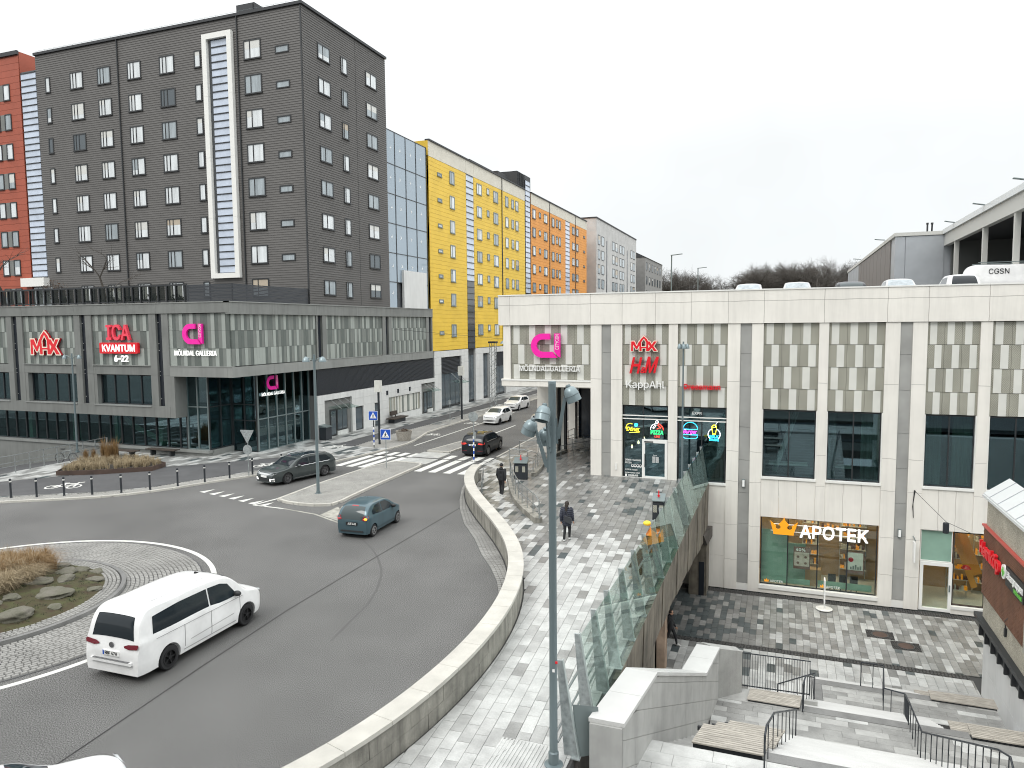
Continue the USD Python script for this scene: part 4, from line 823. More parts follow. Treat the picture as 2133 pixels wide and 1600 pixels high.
# white framed stair window with horizontal bars
def stair(fr, u0, u1, z0, z1, parent, pitch=.575, frame=None, n=0., back=-.4, dark_below=None):
    k = int((z1 - z0) / pitch)
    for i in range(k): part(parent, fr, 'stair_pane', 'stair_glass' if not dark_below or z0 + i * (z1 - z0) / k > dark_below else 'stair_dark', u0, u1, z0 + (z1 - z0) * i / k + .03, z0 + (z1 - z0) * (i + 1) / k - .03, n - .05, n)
    mb = MB()
    for i in range(k + 1): z = z0 + (z1 - z0) * i / k; fr.box(mb, u0, u1, z - .04, z + .04, n - .06, n + .06)
    mb.build('stair_bars', 'dark_frame', parent)
stair(FT, -44.25, -42.45, 13.85, 32.7, TW, n=.02)
for a, b, c, d in ((-44.95, -44.5, 13.42, 33.15), (-42.42, -41.98, 13.42, 33.15), (-44.5, -42.42, 32.72, 33.15), (-44.5, -42.42, 13.42, 13.83)):
    if b - a < 1:
        for q in range(4): part(TW, FT, 'white_frame', 'white_trim', a, b, c + (d - c) * q / 4 + .004, c + (d - c) * (q + 1) / 4 - .004, 0, .32)
    else: part(TW, FT, 'white_frame', 'white_trim', a, b, c, d, 0, .318)
part(TW, FT, 'stair_side', 'stair_dark', -44.5, -44.25, 13.83, 32.72, -.02, .04)

# ---- red block and glazed link at far left
RD = thing('red_apartment_block', 'red boarded apartment block at the left edge behind the terrace', 'building', (-72, 50, 11))
mb = MB(); mb.box(-95, -66.65, 48.75, 62, 11, 34.9); mb.build('wall', 'red_board', RD)
for i in range(40): part(RD, FT, 'cladding_board', 'red_board', -95, -66.65, 11.1 + i * .585, 11.1 + (i + 1) * .585 - .02, 0, .04)
part(RD, FT, 'roof_edge', 'roof_dark', -95, -66.6, 34.6, 34.95, 0, .2)
for k in range(8):
    zt = 32.1 - 2.7 * k
    for a in (-70.35, -68.85, -74.6, -73.1, -79, -77.5): window(FT, a, a + .85, zt - 1.45, zt, RD, (), n=.06, proud=.1, panes='win_mid' if k % 2 else 'win_light')
    part(RD, FT, 'grey_panel', 'concrete_grey', -69.45, -68.9, zt - 1.45, zt, 0, .055)
LK = thing('stair_link', 'narrow pale glazed stair between the red block and the dark tower', 'building', (-65.5, 49, 11))
mb = MB(); mb.box(-66.62, -64.52, 48.78, 60, 11, 33.); mb.build('wall', 'stair_dark', LK); stair(FT, -66.45, -64.55, 14.2, 32.8, LK, n=.03); part(LK, FT, 'white_band', 'white_trim', -67.4, -64.3, 13.3, 14.1, 0, .6)
for k in range(4): part(LK, FT, 'entrance_pane', 'win_mid', -66.4 + k * .62, -65.83 + k * .62, 11.1, 13.2, 0, .05)

# ---- podium
PD = thing('grey_shopping_centre', 'grey concrete shopping centre podium on the street corner', 'building', (-45, 45, 0))
mb = MB(); mb.box(-95, -35.7, 42.9, 70.1, 5.9, 10.9); mb.build('body', 'room_dark', PD)
mb = MB(); mb.box(-95, -35.42, 40.1, 70.1, 10.7, 11.0); mb.build('terrace_floor', 'deck_floor', PD)
mb = MB(); mb.box(-95, -38.6, 44.5, 70., -4, 5.9); mb.box(-38.6, -36.3, 49.4, 70, 0, 5.9); mb.build('inner_wall', 'room_dark', PD)
mb = MB(); mb.box(-95, -40.7, 40.75, 44.5, 2.9, 3.3); mb.box(-95, -40.7, 40.75, 44.5, .2, .44); mb.box(-95, -36.3, 40.2, 49, 5.88, 6.1); mb.build('floor_slab', 'room_grey', PD)
pp = lambda name, m, *b: part(PD, FP, name, m, *b)
ps = lambda name, m, *b: part(PD, FS, name, m, *b)
xs = [-90, -84, -78, -72, -66, -58.1, -55.6, -50, -41.9, -35.4]
for a, b in zip(xs[:-1], xs[1:]): pp('top_band', 'concrete_grey', a + .006, b - .006, 10.34, 11.05, -.3, .12)
pp('capping', 'concrete_grey_light', -90, -35.3, 11.05, 11.12, -.4, .16)
ys = [39.58, 44., 49.4, 55.2, 60.2, 65.5, 70.15]
for a, b in zip(ys[:-1], ys[1:]): ps('top_band', 'concrete_grey', a + .006, b - .006, 10.24, 11.05, -.3, .1)
ps('capping', 'concrete_grey_light', 39.54, 70.15, 11.05, 11.12, -.4, .14)
for a, b in zip(ys[:-1], ys[1:]): ps('ledge', 'concrete_grey_light', a + .006, b - .006, 5.86, 6.58, -.3, .1)
pp('ledge', 'concrete_grey_light', -40.85, -35.72, 5.87, 6.59, -.3, .11)
def strips(fr, u0, u1, parent, zs=(10.3, 9.1, 7.86, 6.62), w=.31, n=-.05, seed=1):
    r = random.Random(seed); out = []
    for i, (zt, zb) in enumerate(zip(zs[:-1], zs[1:])):
        k = int(round((u1 - u0) / w)); ph = r.randrange(3)
        for j in range(k):
            m = ('pod_light', 'pod_dark', 'pod_mid')[(j + ph) % 3] if r.random() < .85 else r.choice(('pod_light', 'pod_dark', 'pod_mid'))
            a, b = u0 + (u1 - u0) * j / k, u0 + (u1 - u0) * (j + 1) / k; mb = MB(); fr.box(mb, a, b - .004, zb + .012, zt, n - .1, n + (.02 if m == 'pod_light' else 0.)); out.append((np.vstack(mb.v), np.vstack(mb.f), m, np.hypot(*mb.v[0].mean(0)[:2])))
    return out
st_ = strips(FP, -40.9, -35.55, PD, seed=1) + strips(FS, 39.85, 49.35, PD, seed=2) + strips(FS, 50.75, 59.75, PD, seed=3) + strips(FS, 61.45, 68.7, PD, seed=4) + strips(FP, -48.35, -42.7, PD, seed=5) + strips(FP, -55.7, -50.1, PD, seed=6)
st_ += strips(FP, -62.6, -57.5, PD, seed=7) + strips(FP, -70, -64.5, PD, seed=8)
place(st_, 'facade_strip', PD, 'facade_strips')
for u0, u1 in ((-40.9, -35.3), (-48.35, -42.7), (-55.7, -50.1)): pp('strip_sill', 'concrete_grey_light', u0, u1, 6.58, 6.63, -.2, .14)
# piers, slots, windows of the front
for a, b in ((-41.5, -40.9), (-42.7, -42.05), (-48.95, -48.33), (-50.12, -49.5), (-56.3, -55.7), (-57.5, -56.9), (-64.4, -62.6), (-72, -70)):
    for z0, z1 in ((2.9 if a > -49 else 2.88, 5.94), (5.95, 10.33)): pp('pier', 'concrete_grey', a, b, z0, z1, -.5, .06)
for a, b in ((-42.05, -41.5), (-49.5, -48.95), (-56.9, -56.3)):
    pp('dark_slot', 'slot_dark', a, b, 3.7, 10.33, -.3, -.12); mb = MB()
    for z in (4.2, 5.9, 6.2, 7.7, 8.2, 9.7):
        for u in (a + .09, b - .09): mb.lathe([(0, .03), (.025, .02), (.03, 0), (0, 0)], FP.p(u, z, -.1), 6)
    mb.build('slot_lights', 'sign_white', PD, kind='stuff')
for a, b in ((-48.33, -42.7), (-55.7, -50.12), (-62.6, -57.5), (-70, -64.4)):
    pp('spandrel', 'concrete_grey', a, b, 5.93, 6.58, -.3, .05); pp('lower_band', 'concrete_grey', a - .02, b + .02, 2.88, 3.6, -.4, .1); pp('window_sill', 'concrete_grey_light', a, b, 3.6, 3.68, -.4, .15)
    mb = MB()
    for q in range(5): u = a + .35 + (b - a - .4) * q / 4; FP.box(mb, u - .035, u + .035, 3.7, 5.92, -.42, -.3)
    FP.box(mb, a + .3, b, 3.68, 3.76, -.42, -.3); FP.box(mb, a + .3, b, 5.84, 5.92, -.42, -.3); w_ = mb.build('window', 'black_metal', PD); pp2 = MB(); FP.box(pp2, a, b, 3.7, 5.9, -.38, -.365); pp2.build('pane', 'pane_dark', w_)
    pp('reveal', 'concrete_grey', a, a + .3, 3.68, 5.92, -.45, .04)
for a, b in ((-42.7, -40.98), (-50.12, -48.33), (-57.5, -55.7), (-64.4, -62.6), (-80, -70)): pp('lower_band', 'concrete_grey', a + .02, b - .02, 2.88, 3.69, -.4, .1)
mb = MB(); mb.box(-40.98, -40.5, 39.6, 40.7, 2.88, 5.9); mb.build('corner_pier', 'concrete_grey', PD)
# recessed glazed ground floor, plinth, corner entrance
FG = Fr((0, 40.7), (1, 0)); FE = Fr((-38.55, 0), (0, 1)); FE2 = Fr((-36.2, 0), (0, 1)); FB = Fr((0, 43.05), (1, 0))
def curtain_wall(fr, us, z0, z1, parent, bars=(), m='black_metal', pane='pane_shop', w=.09):
    mb = MB()
    for u in us: fr.box(mb, u - w / 2, u + w / 2, z0, z1, -.12, .03)
    for z in (z0 + .04, z1 - .04, *bars): fr.box(mb, us[0], us[-1], z - .035, z + .035, -.1, .02)
    p = mb.build('glazing', m, parent)
    for a, b in zip(us[:-1], us[1:]): mb = MB(); fr.box(mb, a + w * .4, b - w * .4, z0 + .03, z1 - .03, -.06, -.045); mb.build('pane', pane, p)
curtain_wall(FG, [-70 + 1.15 * k for k in range(26)] + [-40.6], .48, 2.9, PD)
curtain_wall(FG, [-40.5, -39.55, -38.6], .48, 5.87, PD, (3.6,), 'steel_grey'); curtain_wall(FE, [40.75, 41.9, 43.0], .48, 5.87, PD, (3.6,), 'black_metal')
curtain_wall(FB, [-38.5, -37.4, -36.3], .05, 5.87, PD, (2.4, 3.6), 'black_metal', 'pane_dark')
curtain_wall(FE2, [43.1, 44.2, 45.25, 46.3, 47.35, 48.35, 49.3], .05, 5.87, PD, (2.5,), 'steel_grey', 'pane_shop', .1)
mb = MB(); mb.box(-80, -38.45, 40.45, 40.8, -5, .3); mb.build('plinth', 'concrete_grey', PD); mb = MB(); mb.box(-80, -38.4, 40.35, 40.85, .3, .48); mb.build('plinth_cap', 'concrete_grey_light', PD)
mb = MB(); mb.box(-38.7, -38.4, 40.8, 42.95, 0, .48); mb.build('plinth', 'concrete_grey_light', PD)
for x in (-44, -48.5, -53, -58, -63): mb = MB(); mb.box(x - .18, x + .18, 41.5, 41.9, .44, 2.9); mb.build('column', 'frosted', PD)
mb = MB(); a = np.linspace(0, 1, 14)
mb.grid(np.stack([np.c_[-48.5 + 5.5 * a, np.full(14, 42.3), 2.6 - 2.2 * a ** .7 - q] for q in (0, .5)])); mb.build('inner_stair', 'frosted', PD)
# street side: dark louvre, white stone base with doors
mb = MB(); FS.box(mb, 49.3, 70.4, 3.7, 5.86, -.4, -.1); mb.build('louvre_back', 'slot_dark', PD); mb = MB()
for k in range(26): z = 3.72 + k * .0825; FS.box(mb, 49.3, 70.35, z, z + .05, -.1, .0)
mb.build('louvre', 'louvre_dark', PD)
STN = [(49.25, 50.2), (54.25, 54.8), (56.08, 58.02), (58.82, 60.6), (67., 67.35)]
def stone(u0, u1, z0, z1, n=.05, rows=None):
    k = max(1, int(round((u1 - u0) / 1.9)))
    zz = rows or [z0] + [z for z in (.75, 1.5, 2.25, 2.95) if z0 + .2 < z < z1 - .2] + [z1]
    for p, q in zip(zz[:-1], zz[1:]):
        for j in range(k): ps('stone_panel', 'stone_white', u0 + (u1 - u0) * j / k + .005, u0 + (u1 - u0) * (j + 1) / k - .005, p + .005, q - .005, -.3, n)
for a, b in STN: stone(a, b, .02, 3.68)
stone(50.2, 54.25, 3.2, 3.68, rows=[3.2, 3.68]); stone(54.8, 56.08, 2.2, 3.68); stone(58.02, 58.82, 2.2, 3.68); stone(60.6, 67., 2.45, 3.68); stone(60.6, 67., .02, .72, rows=[.02, .72]); stone(67.35, 70.45, 3.25, 3.68, rows=[3.25, 3.68])
ps('stone_core', 'joint_grey', 49.3, 70.4, 0., 3.68, -.8, -.3)
for a, b in ((50.2, 54.25), (67.35, 70.45)):
    ps('entrance_wall', 'granite_strip', a, b, .02, 3.2, -.3, -.12); w = b - a
    p = ps('door', 'dark_frame', a + w * .22, a + w * .44, .04, 2.35, -.14, -.06); mb = MB(); FS.box(mb, a + w * .25, a + w * .41, .2, 2.2, -.06, -.05); mb.build('pane', 'win_dark', p)
    p = ps('window', 'dark_frame', a + w * .46, a + w * .85, .45, 2.35, -.14, -.06); mb = MB(); FS.box(mb, a + w * .49, a + w * .64, .55, 2.25, -.06, -.05); FS.box(mb, a + w * .66, a + w * .82, .55, 2.25, -.06, -.05); mb.build('pane', 'win_dark', p)
    ps('bench_block', 'stone_white', a + w * .46, a + w * .85, .02, .42, -.12, .02)
    mb = MB(); mb.hexa([FS.p(u, z, n) for n, z in ((0, 2.62), (1.15, 2.4)) for u, z in ((a + .5, z), (b - .5, z), (b - .5, z + .03), (a + .5, z + .03))]); cn = mb.build('canopy', 'pane_green', PD)
    for q in (.25, .5, .75): mb = MB(); u = a + w * q; mb.tube([FS.p(u, 3.2, -.08), FS.p(u, 2.47, 1.0)], .022, 6); mb.build('stay', 'rail_steel', cn)
mb = MB(); put_text(mb, FS, '17', 51.15, 1.75, .36, -.05, .02); mb.build('house_number', 'steel_grey', PD)
for a, b in ((54.8, 56.08), (58.02, 58.82)): p = ps('door', 'dark_frame', a, b, .02, 2.2, -.2, -.05); mb = MB(); FS.box(mb, a + .15, b - .15, .15, 2.05, -.05, -.04); mb.build('pane', 'win_dark', p); mb = MB(); FS.box(mb, b - .12, b - .07, .95, 1.2, -.04, .02); mb.build('handle', 'rail_steel', p)
r_ = random.Random(4); u = 60.65
while u < 66.9:
    w = r_.uniform(.16, .4); ps('screen_panel', r_.choice(['mesh_panel', 'pod_mid', 'light_strip', 'pod_light']), u, min(u + w, 66.95) - .012, .76, 2.42, -.25, -.02); u += w
for u in (60.3, 62.4, 64.8): mb = MB(); FS.box(mb, u - .17, u + .17, 2.75, 3.15, .05, .07); mb.build('vent', 'slot_dark', PD)
for a, b in ((50.8, 59.7), (61.5, 68.65)): ps('strip_sill', 'concrete_grey_light', a, b, 6.58, 6.63, -.2, .12)
for a, b in ((49.4, 49.58), (50.2, 50.75), (59.75, 60.35), (60.88, 61.45), (68.7, 69.32), (69.9, 70.15)): ps('pier', 'concrete_grey', a, b, 6.58, 10.24, -.3, .05)
for a, b in ((49.58, 50.2), (60.35, 60.88), (69.32, 69.9)): ps('dark_slot', 'slot_dark', a, b, 6.58, 10.24, -.3, -.15)
# terrace rail, screen, planting
TR = thing('terrace_railing', 'dark terrace railing with broad uprights along the podium roof', 'railing', (-55, 40.2, 11.1))
mb = MB(); mb.box(-75, -39.5, 40.1, 40.18, 12.3, 12.42); mb.build('top_rail', 'black_metal', TR); mb = MB(); mb.box(-75, -39.5, 40.1, 40.16, 11.2, 11.28); mb.build('bottom_rail', 'black_metal', TR)
for k in range(44): x = -75 + k * .82; mb = MB(); mb.box(x, x + .1, 40.06, 40.26, 11.1, 12.32); mb.build('upright', 'black_metal', TR)
for k in range(40): x = -72.6 + k * .82; mb = MB(); mb.box(x + .1, x + .72, 40.12, 40.135, 11.28, 12.3); mb.build('pane', 'pane_smoke', TR)
SC = thing('terrace_screen', 'dark slatted screen at the corner of the podium terrace', 'screen', (-37.5, 40.3, 11.1))
for k in range(12): mb = MB(); mb.box(-39.5, -35.5, 40.1, 40.16, 11.14 + k * .1, 11.225 + k * .1); mb.build('slat', 'louvre_dark', SC); mb = MB(); mb.box(-35.56, -35.5, 40.17, 48.6, 11.14 + k * .1, 11.225 + k * .1); mb.build('slat', 'louvre_dark', SC)
for x in (-39.5, -37.5, -35.6): mb = MB(); mb.box(x, x + .07, 40.17, 40.24, 11.1, 12.35); mb.build('post', 'black_metal', SC)
rg = np.random.default_rng(8)
def leaves(c, r, n, size, seed, squash=.7):
    g_ = np.random.default_rng(seed); d = g_.normal(size=(n, 3)); d /= np.linalg.norm(d, axis=1, keepdims=True); p = np.array(c) + d * (np.array([r, r, r * squash]) * (g_.random((n, 1)) ** .45))
    a = g_.normal(size=(n, 3)); a /= np.linalg.norm(a, axis=1, keepdims=True); b = np.cross(a, g_.normal(size=(n, 3))); b /= np.linalg.norm(b, axis=1, keepdims=True); s = size * g_.uniform(.6, 1.3, (n, 1))
    v = np.stack([p - a * s, p + b * s * .5, p + a * s, p - b * s * .5], 1).reshape(-1, 3); return MB().add(v, np.arange(4 * n).reshape(-1, 4))
for i, (x, w) in enumerate(((-52.5, .5), (-47.6, .6), (-45.5, .55), (-43.4, .6), (-41.2, .5))):
    sh = thing('terrace_shrub', 'low green shrub behind the terrace railing, ' + ('first', 'second', 'third', 'fourth', 'fifth')[i] + ' from the left', 'shrub', (x, 40.9, 11.), group='shrubs along the terrace railing')
    leaves((x, 40.9, 11.45), w, 260, .07, 60 + i).build('foliage', 'foliage', sh); mb = MB(); mb.tube([(x, 40.9, 11), (x + .05, 40.9, 11.5)], .03, 5); mb.build('stem', 'bark', sh)
def bare_tree(name, label, x, y, z, h, spread, seed, twigs=5, levels=4, group=None, r0=None, cat='tree', tw='twig'):
    t = thing(name, label, cat, (x, y, z), group=group, local=True); g_ = np.random.default_rng(seed); mb, cr = MB(), MB()
    def grow(p, d, L, r, lev):
        q = [p]; dd = d.copy()
        for _ in range(3): dd = dd + g_.normal(size=3) * .12; dd /= np.linalg.norm(dd); q.append(q[-1] + dd * L / 3)
        (mb if lev == 0 else cr).tube(np.array(q), np.linspace(r, r * .62, 4), 5 if lev < 2 else 3, caps=False)
        if lev < levels:
            for k in range(twigs if lev < levels - 1 else twigs + 2):
                i = g_.integers(1, 4); nd = dd + g_.normal(size=3) * spread; nd[2] = abs(nd[2]) * .8 + .12; nd /= np.linalg.norm(nd); grow(q[i], nd, L * g_.uniform(.55, .8), r * .5, lev + 1)
    grow(np.zeros(3), np.array([0, 0, 1.]), h * .38, r0 or h * .018, 0); s_ = h / max(float(q[:, 2].max()) for q in cr.v)
    for q in (mb, cr): q.v = [w * s_ for w in q.v]
    mb.build('trunk', 'bark', t); cr.build('crown', tw, t); return t
bare_tree('young_tree', 'thin bare young tree on the terrace before the glazed stair link', -62.2, 43., 11., 5.2, .55, 3, 3, 3); bare_tree('young_tree', 'thin bare young tree on the terrace below the dark tower windows', -51.2, 43.5, 11., 5., .5, 4, 3, 3)
sh = thing('bronze_shrub', 'bronze twiggy shrub behind the terrace railing', 'shrub', (-54.3, 41.5, 11)); leaves((-54.3, 41.5, 12.3), 1.1, 500, .06, 77, .9).build('foliage', 'foliage_brown', sh); mb = MB()
for k in range(7): mb.tube([(-54.3, 41.5, 11), (-54.3 + rg.uniform(-.8, .8), 41.5 + rg.uniform(-.4, .4), 12.8)], .02, 4)
mb.build('stem', 'bark', sh)
# signs on the podium
max_logo('restaurant_sign', FP, -54.7, 7.35, 3.2, .02, 'red pointed restaurant sign at the left of the grey podium')
t = thing('supermarket_sign', 'red and white supermarket sign with opening hours on the grey podium', 'sign', FP.p(-45.5, 7.5, .05)); mb = MB(); put_text(mb, FP, 'ICA', -46.7, 8.5, 1.05, .02, .2, True, w=2.3); mb.build('lettering', 'sign_pink', t)
mb = MB(); plate(mb, FP, sbox(.1, .1, 3.65, .7).buffer(.1), -47.42, 7.48, .02, .22); mb.build('board', 'sign_red', t); mb = MB(); put_text(mb, FP, 'KVANTUM', -47.12, 7.64, .48, .22, .03, True, w=3.2); mb.build('lettering', 'letter_lit', t); mb = MB(); put_text(mb, FP, '6–22', -46.15, 6.88, .46, .02, .08, True, w=1.35); mb.build('lettering', 'letter_lit', t)
magnet_logo('magnet_sign', FP, -39.4, 8.17, 1.42, .02, 'magenta magnet shaped sign on the corner of the grey podium', .16)
mb = MB(); put_text(mb, FP, 'MÖLNDAL GALLERIA', -40.4, 7.37, .34, .02, .06, w=3.75); mb.top('letter_sign', 'letter_lit', 'white shopping centre name on the corner of the grey podium', 'sign')
magnet_logo('magnet_sign', FE2, 44.15, 4.6, 1.05, .05, 'small magenta magnet shaped sign on the dark corner glazing', .04)
mb = MB(); put_text(mb, FE2, 'MÖLNDAL GALLERIA', 43.5, 4.19, .23, .05, .03, w=2.65); mb.top('letter_sign', 'letter_lit', 'small white shopping centre name on the dark corner glazing', 'sign')

# ---- glazed link with bird decals
GLk = thing('glazed_link', 'tall glazed hall between the dark tower and the yellow block', 'building', (-36, 65, 11))
mb = MB(); mb.box(-55, -35.75, 61.3, 70., 11, 27.6); mb.build('inner_wall', 'stair_dark', GLk)
us = [61.35, 63.15, 65.3, 67.45, 69.75]; zs = [11., 13.6, 16.4, 19.22, 22.03, 24.86, 28.0]
for i in range(len(zs) - 1):
    for j in range(4):
        if i == 0 and j in (1, 2): continue
        part(GLk, FS, 'glass_pane', 'link_glass', us[j] + .03, us[j + 1] - .03, zs[i] + .03, zs[i + 1] - .03, -.3, -.2)
mb = MB()
for u in us: FS.box(mb, u - .045, u + .045, 11, 28., -.3, -.16)
for z in zs[1:]: FS.box(mb, 61.3, 69.8, z - .035, z + .035, -.3, -.17)
mb.build('mullions', 'dark_frame', GLk); part(GLk, FS, 'white_panel', 'stone_white', 64.1, 69., 11., 14.85, -.2, .05)
bird = unary_union([Polygon([(-.22, .02), (0, -.06), (.2, .1), (.02, .04)]), Polygon([(0, 0), (.12, .28), (-.04, .06)]), Polygon([(0, -.02), (.1, -.2), (-.05, -.02)])])
for i in range(6):
    for j in range(4):
        if i == 0 and j in (1, 2): continue
        mb = MB(); plate(mb, FS, affinity.rotate(bird, 40 * ((i * 3 + j) % 3)), us[j] + .95 + .1 * (i % 2), zs[i] + 1.5 + .05 * j, -.2, -.19); mb.build('bird_decal', 'sign_white', GLk)

# ---- yellow and orange blocks
ROW = [26.65 - 2.74 * k for k in range(6)] + [9.45]
def block(name, label, y0, y1, m, stairs, cols, joints, roof=28.93, base_z=6.56, seg=None, boards=True, near=True):
    B = thing(name, label, 'building', (-36, y0, 0)); mb = MB(); mb.box(-52, -35.45, y0, y1, base_z, roof - .1); mb.build('wall', m, B)
    edges = sorted([y0] + [e for s in stairs for e in s] + list(joints) + [y1]); spans = [(a, b) for a, b in zip(edges[:-1], edges[1:]) if not any(abs(a - s[0]) < .01 and abs(b - s[1]) < .01 for s in stairs)]
    nb = 46; zz = np.linspace(base_z, 27.2, nb + 1)
    for a, b in spans:
        for i in range(nb):
            if near: part(B, FS, 'cladding_board', m, a + .03, b - .03, zz[i] + .018, zz[i + 1], -.1, .0)
        if not near:
            mb = MB()
            for i in range(nb): FS.box(mb, a + .03, b - .03, zz[i] + .018, zz[i + 1], -.1, .0)
            mb.build('cladding_boards', m, B, kind='stuff')
        part(B, FS, 'cream_band', 'cream_band', a + .02, b - .02, 27.22, roof - .12, -.1, .02)
    for s in stairs: part(B, FS, 'cream_band', 'cream_band', s[0] + .02, s[1] - .02, 27.22, roof - .12, -.1, .02)
    for j in joints: part(B, FS, 'downpipe', 'black_metal', j - .09, j + .09, base_z, roof - .12, .0, .08)
    part(B, FS, 'joint_backing', 'roof_dark', y0, y1, base_z, 27.3, -.2, -.06)
    part(B, FS, 'roof_edge', 'roof_dark', y0, y1, roof - .12, roof + .04, -.4, .14)
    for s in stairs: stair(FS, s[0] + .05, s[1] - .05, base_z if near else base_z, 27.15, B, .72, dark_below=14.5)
    for zt in ROW:
        for (a, b, h, dz) in cols: window(FS, a, b, zt - dz - h, zt - dz, B, (.35,) if b - a > 1.2 else (), fw=.09, proud=.05, frame='steel_grey' if near else 'dark_frame', n=.02, panes='win_mid' if WR.random() < .5 else None)
    return B
YB = block('yellow_apartment_block', 'bright yellow boarded apartment block along the street', 69.95, 100.5, 'yellow_board', [(79.6, 81.8)], [(72., 73.05, .36, .75), (75.08, 76.32, 1.4, 0), (82.77, 84.31, 1.3, 0), (86., 86.78, .78, .05), (88.25, 89.84, 1.4, 0), (92.53, 93.65, 1.35, 0), (94.9, 95.82, 1.2, .05), (96.5, 97.65, 1.35, 0)], [91.25])
OB = block('orange_apartment_block', 'orange boarded apartment block beyond the yellow one', 103.2, 135.9, 'orange_board', [(121.5, 124.1)], [(103.85, 105.3, 1.4, 0), (106.93, 107.85, .8, .1), (109.43, 111.15, 1.35, 0), (113.5, 114.95, 1.45, 0), (116., 116.85, 1.25, 0), (117.45, 118.55, 1.4, 0), (125.7, 127.3, 1.3, 0), (128.2, 129.85, 1.3, 0), (133.4, 134.5, .36, .75)], [112.36, 127.93], near=False)
mb = MB()
for y in (75.5, 78., 88): mb.lathe([(0, 0), (.12, 0), (.12, .35), (.2, .38), (.2, .5), (0, .55)], (-37.5, y, 28.97), 8)
mb.build('roof_vents', 'roof_dark', YB, kind='stuff')
for a, b, c, d in ((83.5, 91, 28.97, 29.8), (93., 96.5, 28.97, 30.2)): mb = MB(); mb.box(-42, -36.6, a, b, c, d); mb.build('roof_box', 'roof_dark', YB)
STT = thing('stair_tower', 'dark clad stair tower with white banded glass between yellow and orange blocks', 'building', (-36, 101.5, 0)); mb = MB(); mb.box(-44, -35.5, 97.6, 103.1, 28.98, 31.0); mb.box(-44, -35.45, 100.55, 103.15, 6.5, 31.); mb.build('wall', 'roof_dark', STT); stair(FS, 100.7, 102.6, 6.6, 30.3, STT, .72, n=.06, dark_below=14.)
for k in range(9): mb = MB(); mb.box(-35.5, -35.44, 97.8 + k * .3, 97.86 + k * .3, 29., 30.95); mb.build('seam', 'black_metal', STT)
# white stone base under yellow and orange
SB = thing('white_stone_base', 'white stone ground floor with shop windows under the yellow and orange blocks', 'building', (-36, 90, 0)); mb = MB(); mb.box(-50, -35.75, 70.45, 136, 0, 6.5); mb.build('wall', 'joint_grey', SB)
OPEN = [(72.2, 77.6), (79.6, 81.8), (84.2, 86.2), (88.4, 92.2), (100.6, 103.1), (105, 110), (113, 118), (121, 125), (128, 133)]
u = 70.5
for a, b in OPEN + [(136, 136)]:
    if a - u > .15:
        k = max(1, int(round((a - u) / 1.2)))
        for j in range(k):
            for p, q in zip([.02, 1., 2., 3., 4., 5., 5.8], [1., 2., 3., 4., 5., 5.8, 6.52]): part(SB, FS, 'stone_panel', 'stone_white', u + (a - u) * j / k + .006, u + (a - u) * (j + 1) / k - .006, p + .006, q - .006, -.35, .02)
    if b > a:
        if (a, b) != (79.6, 81.8) and (a, b) != (100.6, 103.1): part(SB, FS, 'stone_panel', 'stone_white', a, b, 5.8, 6.5, -.35, .02)
        w_ = part(SB, FS, 'shop_window', 'dark_frame', a, b, .05, 5.8 if a != 79.6 else 6.55, -.36, -.25)
        kk = max(2, int((b - a) / 1.3)); tz = 3.9 if b - a > 2.5 else 5.7
        for j in range(kk): mb = MB(); FS.box(mb, a + (b - a) * j / kk + .06, a + (b - a) * (j + 1) / kk - .06, .3, tz, -.25, -.235); mb.build('pane', 'win_dark', w_)
        if tz < 5:
            mb = MB()
            for q in range(12): FS.box(mb, a + .05, b - .05, 3.98 + q * .15, 4.06 + q * .15, -.25, -.12)
            mb.build('louvre', 'louvre_dark', w_)
    u = b
mb = MB(); mb.hexa([FS.p(uu, z, n) for n, z in ((0, 3.0), (1.3, 2.75)) for uu, z in ((74.5, z), (77.3, z), (77.3, z + .03), (74.5, z + .03))]); cn = mb.build('canopy', 'pane_green', SB)
for uu in (75., 76.6): mb = MB(); mb.tube([FS.p(uu, 3.9, -.1), FS.p(uu, 2.85, 1.1)], .025, 5); mb.build('stay', 'rail_steel', cn)

# ---- grey brick block and the one beyond
GB = thing('grey_brick_block', 'pale grey brick apartment block at the end of the street', 'building', (-36, 140, 0)); mb = MB(); mb.box(-60, -34.5, 140, 181, 0, 30.05); mb.build('wall', 'grey_brick', GB); mb = MB(); mb.box(-60.1, -34.4, 139.9, 181.1, 30.05, 30.3); mb.build('roof_edge', 'roof_dark', GB)
FGB = Fr((-34.5, 0), (0, 1)); FGF = Fr((0, 140), (1, 0)); xy = lambda x, y: XP(780 + x / 2.58, 240 + y / 2.58, -34.5)
zr = [xy(1208, yy)[1] for yy in (645, 725, 805, 880)]; dzr = (zr[0] - zr[3]) / 3
for x0, x1 in ((1201, 1212), (1220, 1234), (1278, 1290), (1295, 1306), (1318, 1328), (1332, 1342), (1377, 1386), (1390, 1399)):
    ya, yb = xy(x0, 700)[0], xy(x1, 700)[0]
    for k in range(8): window(FGB, ya, yb, zr[0] - dzr * k - 1.9, zr[0] - dzr * k, GB, (), fw=.12, proud=.05, panes='win_mid', sill=False)
for x0 in (1246, 1357): ya = xy(x0, 700)[0]; part(GB, FGB, 'stair_slot', 'slot_dark', ya, ya + .7, 4, 26.5, -.05, .03)
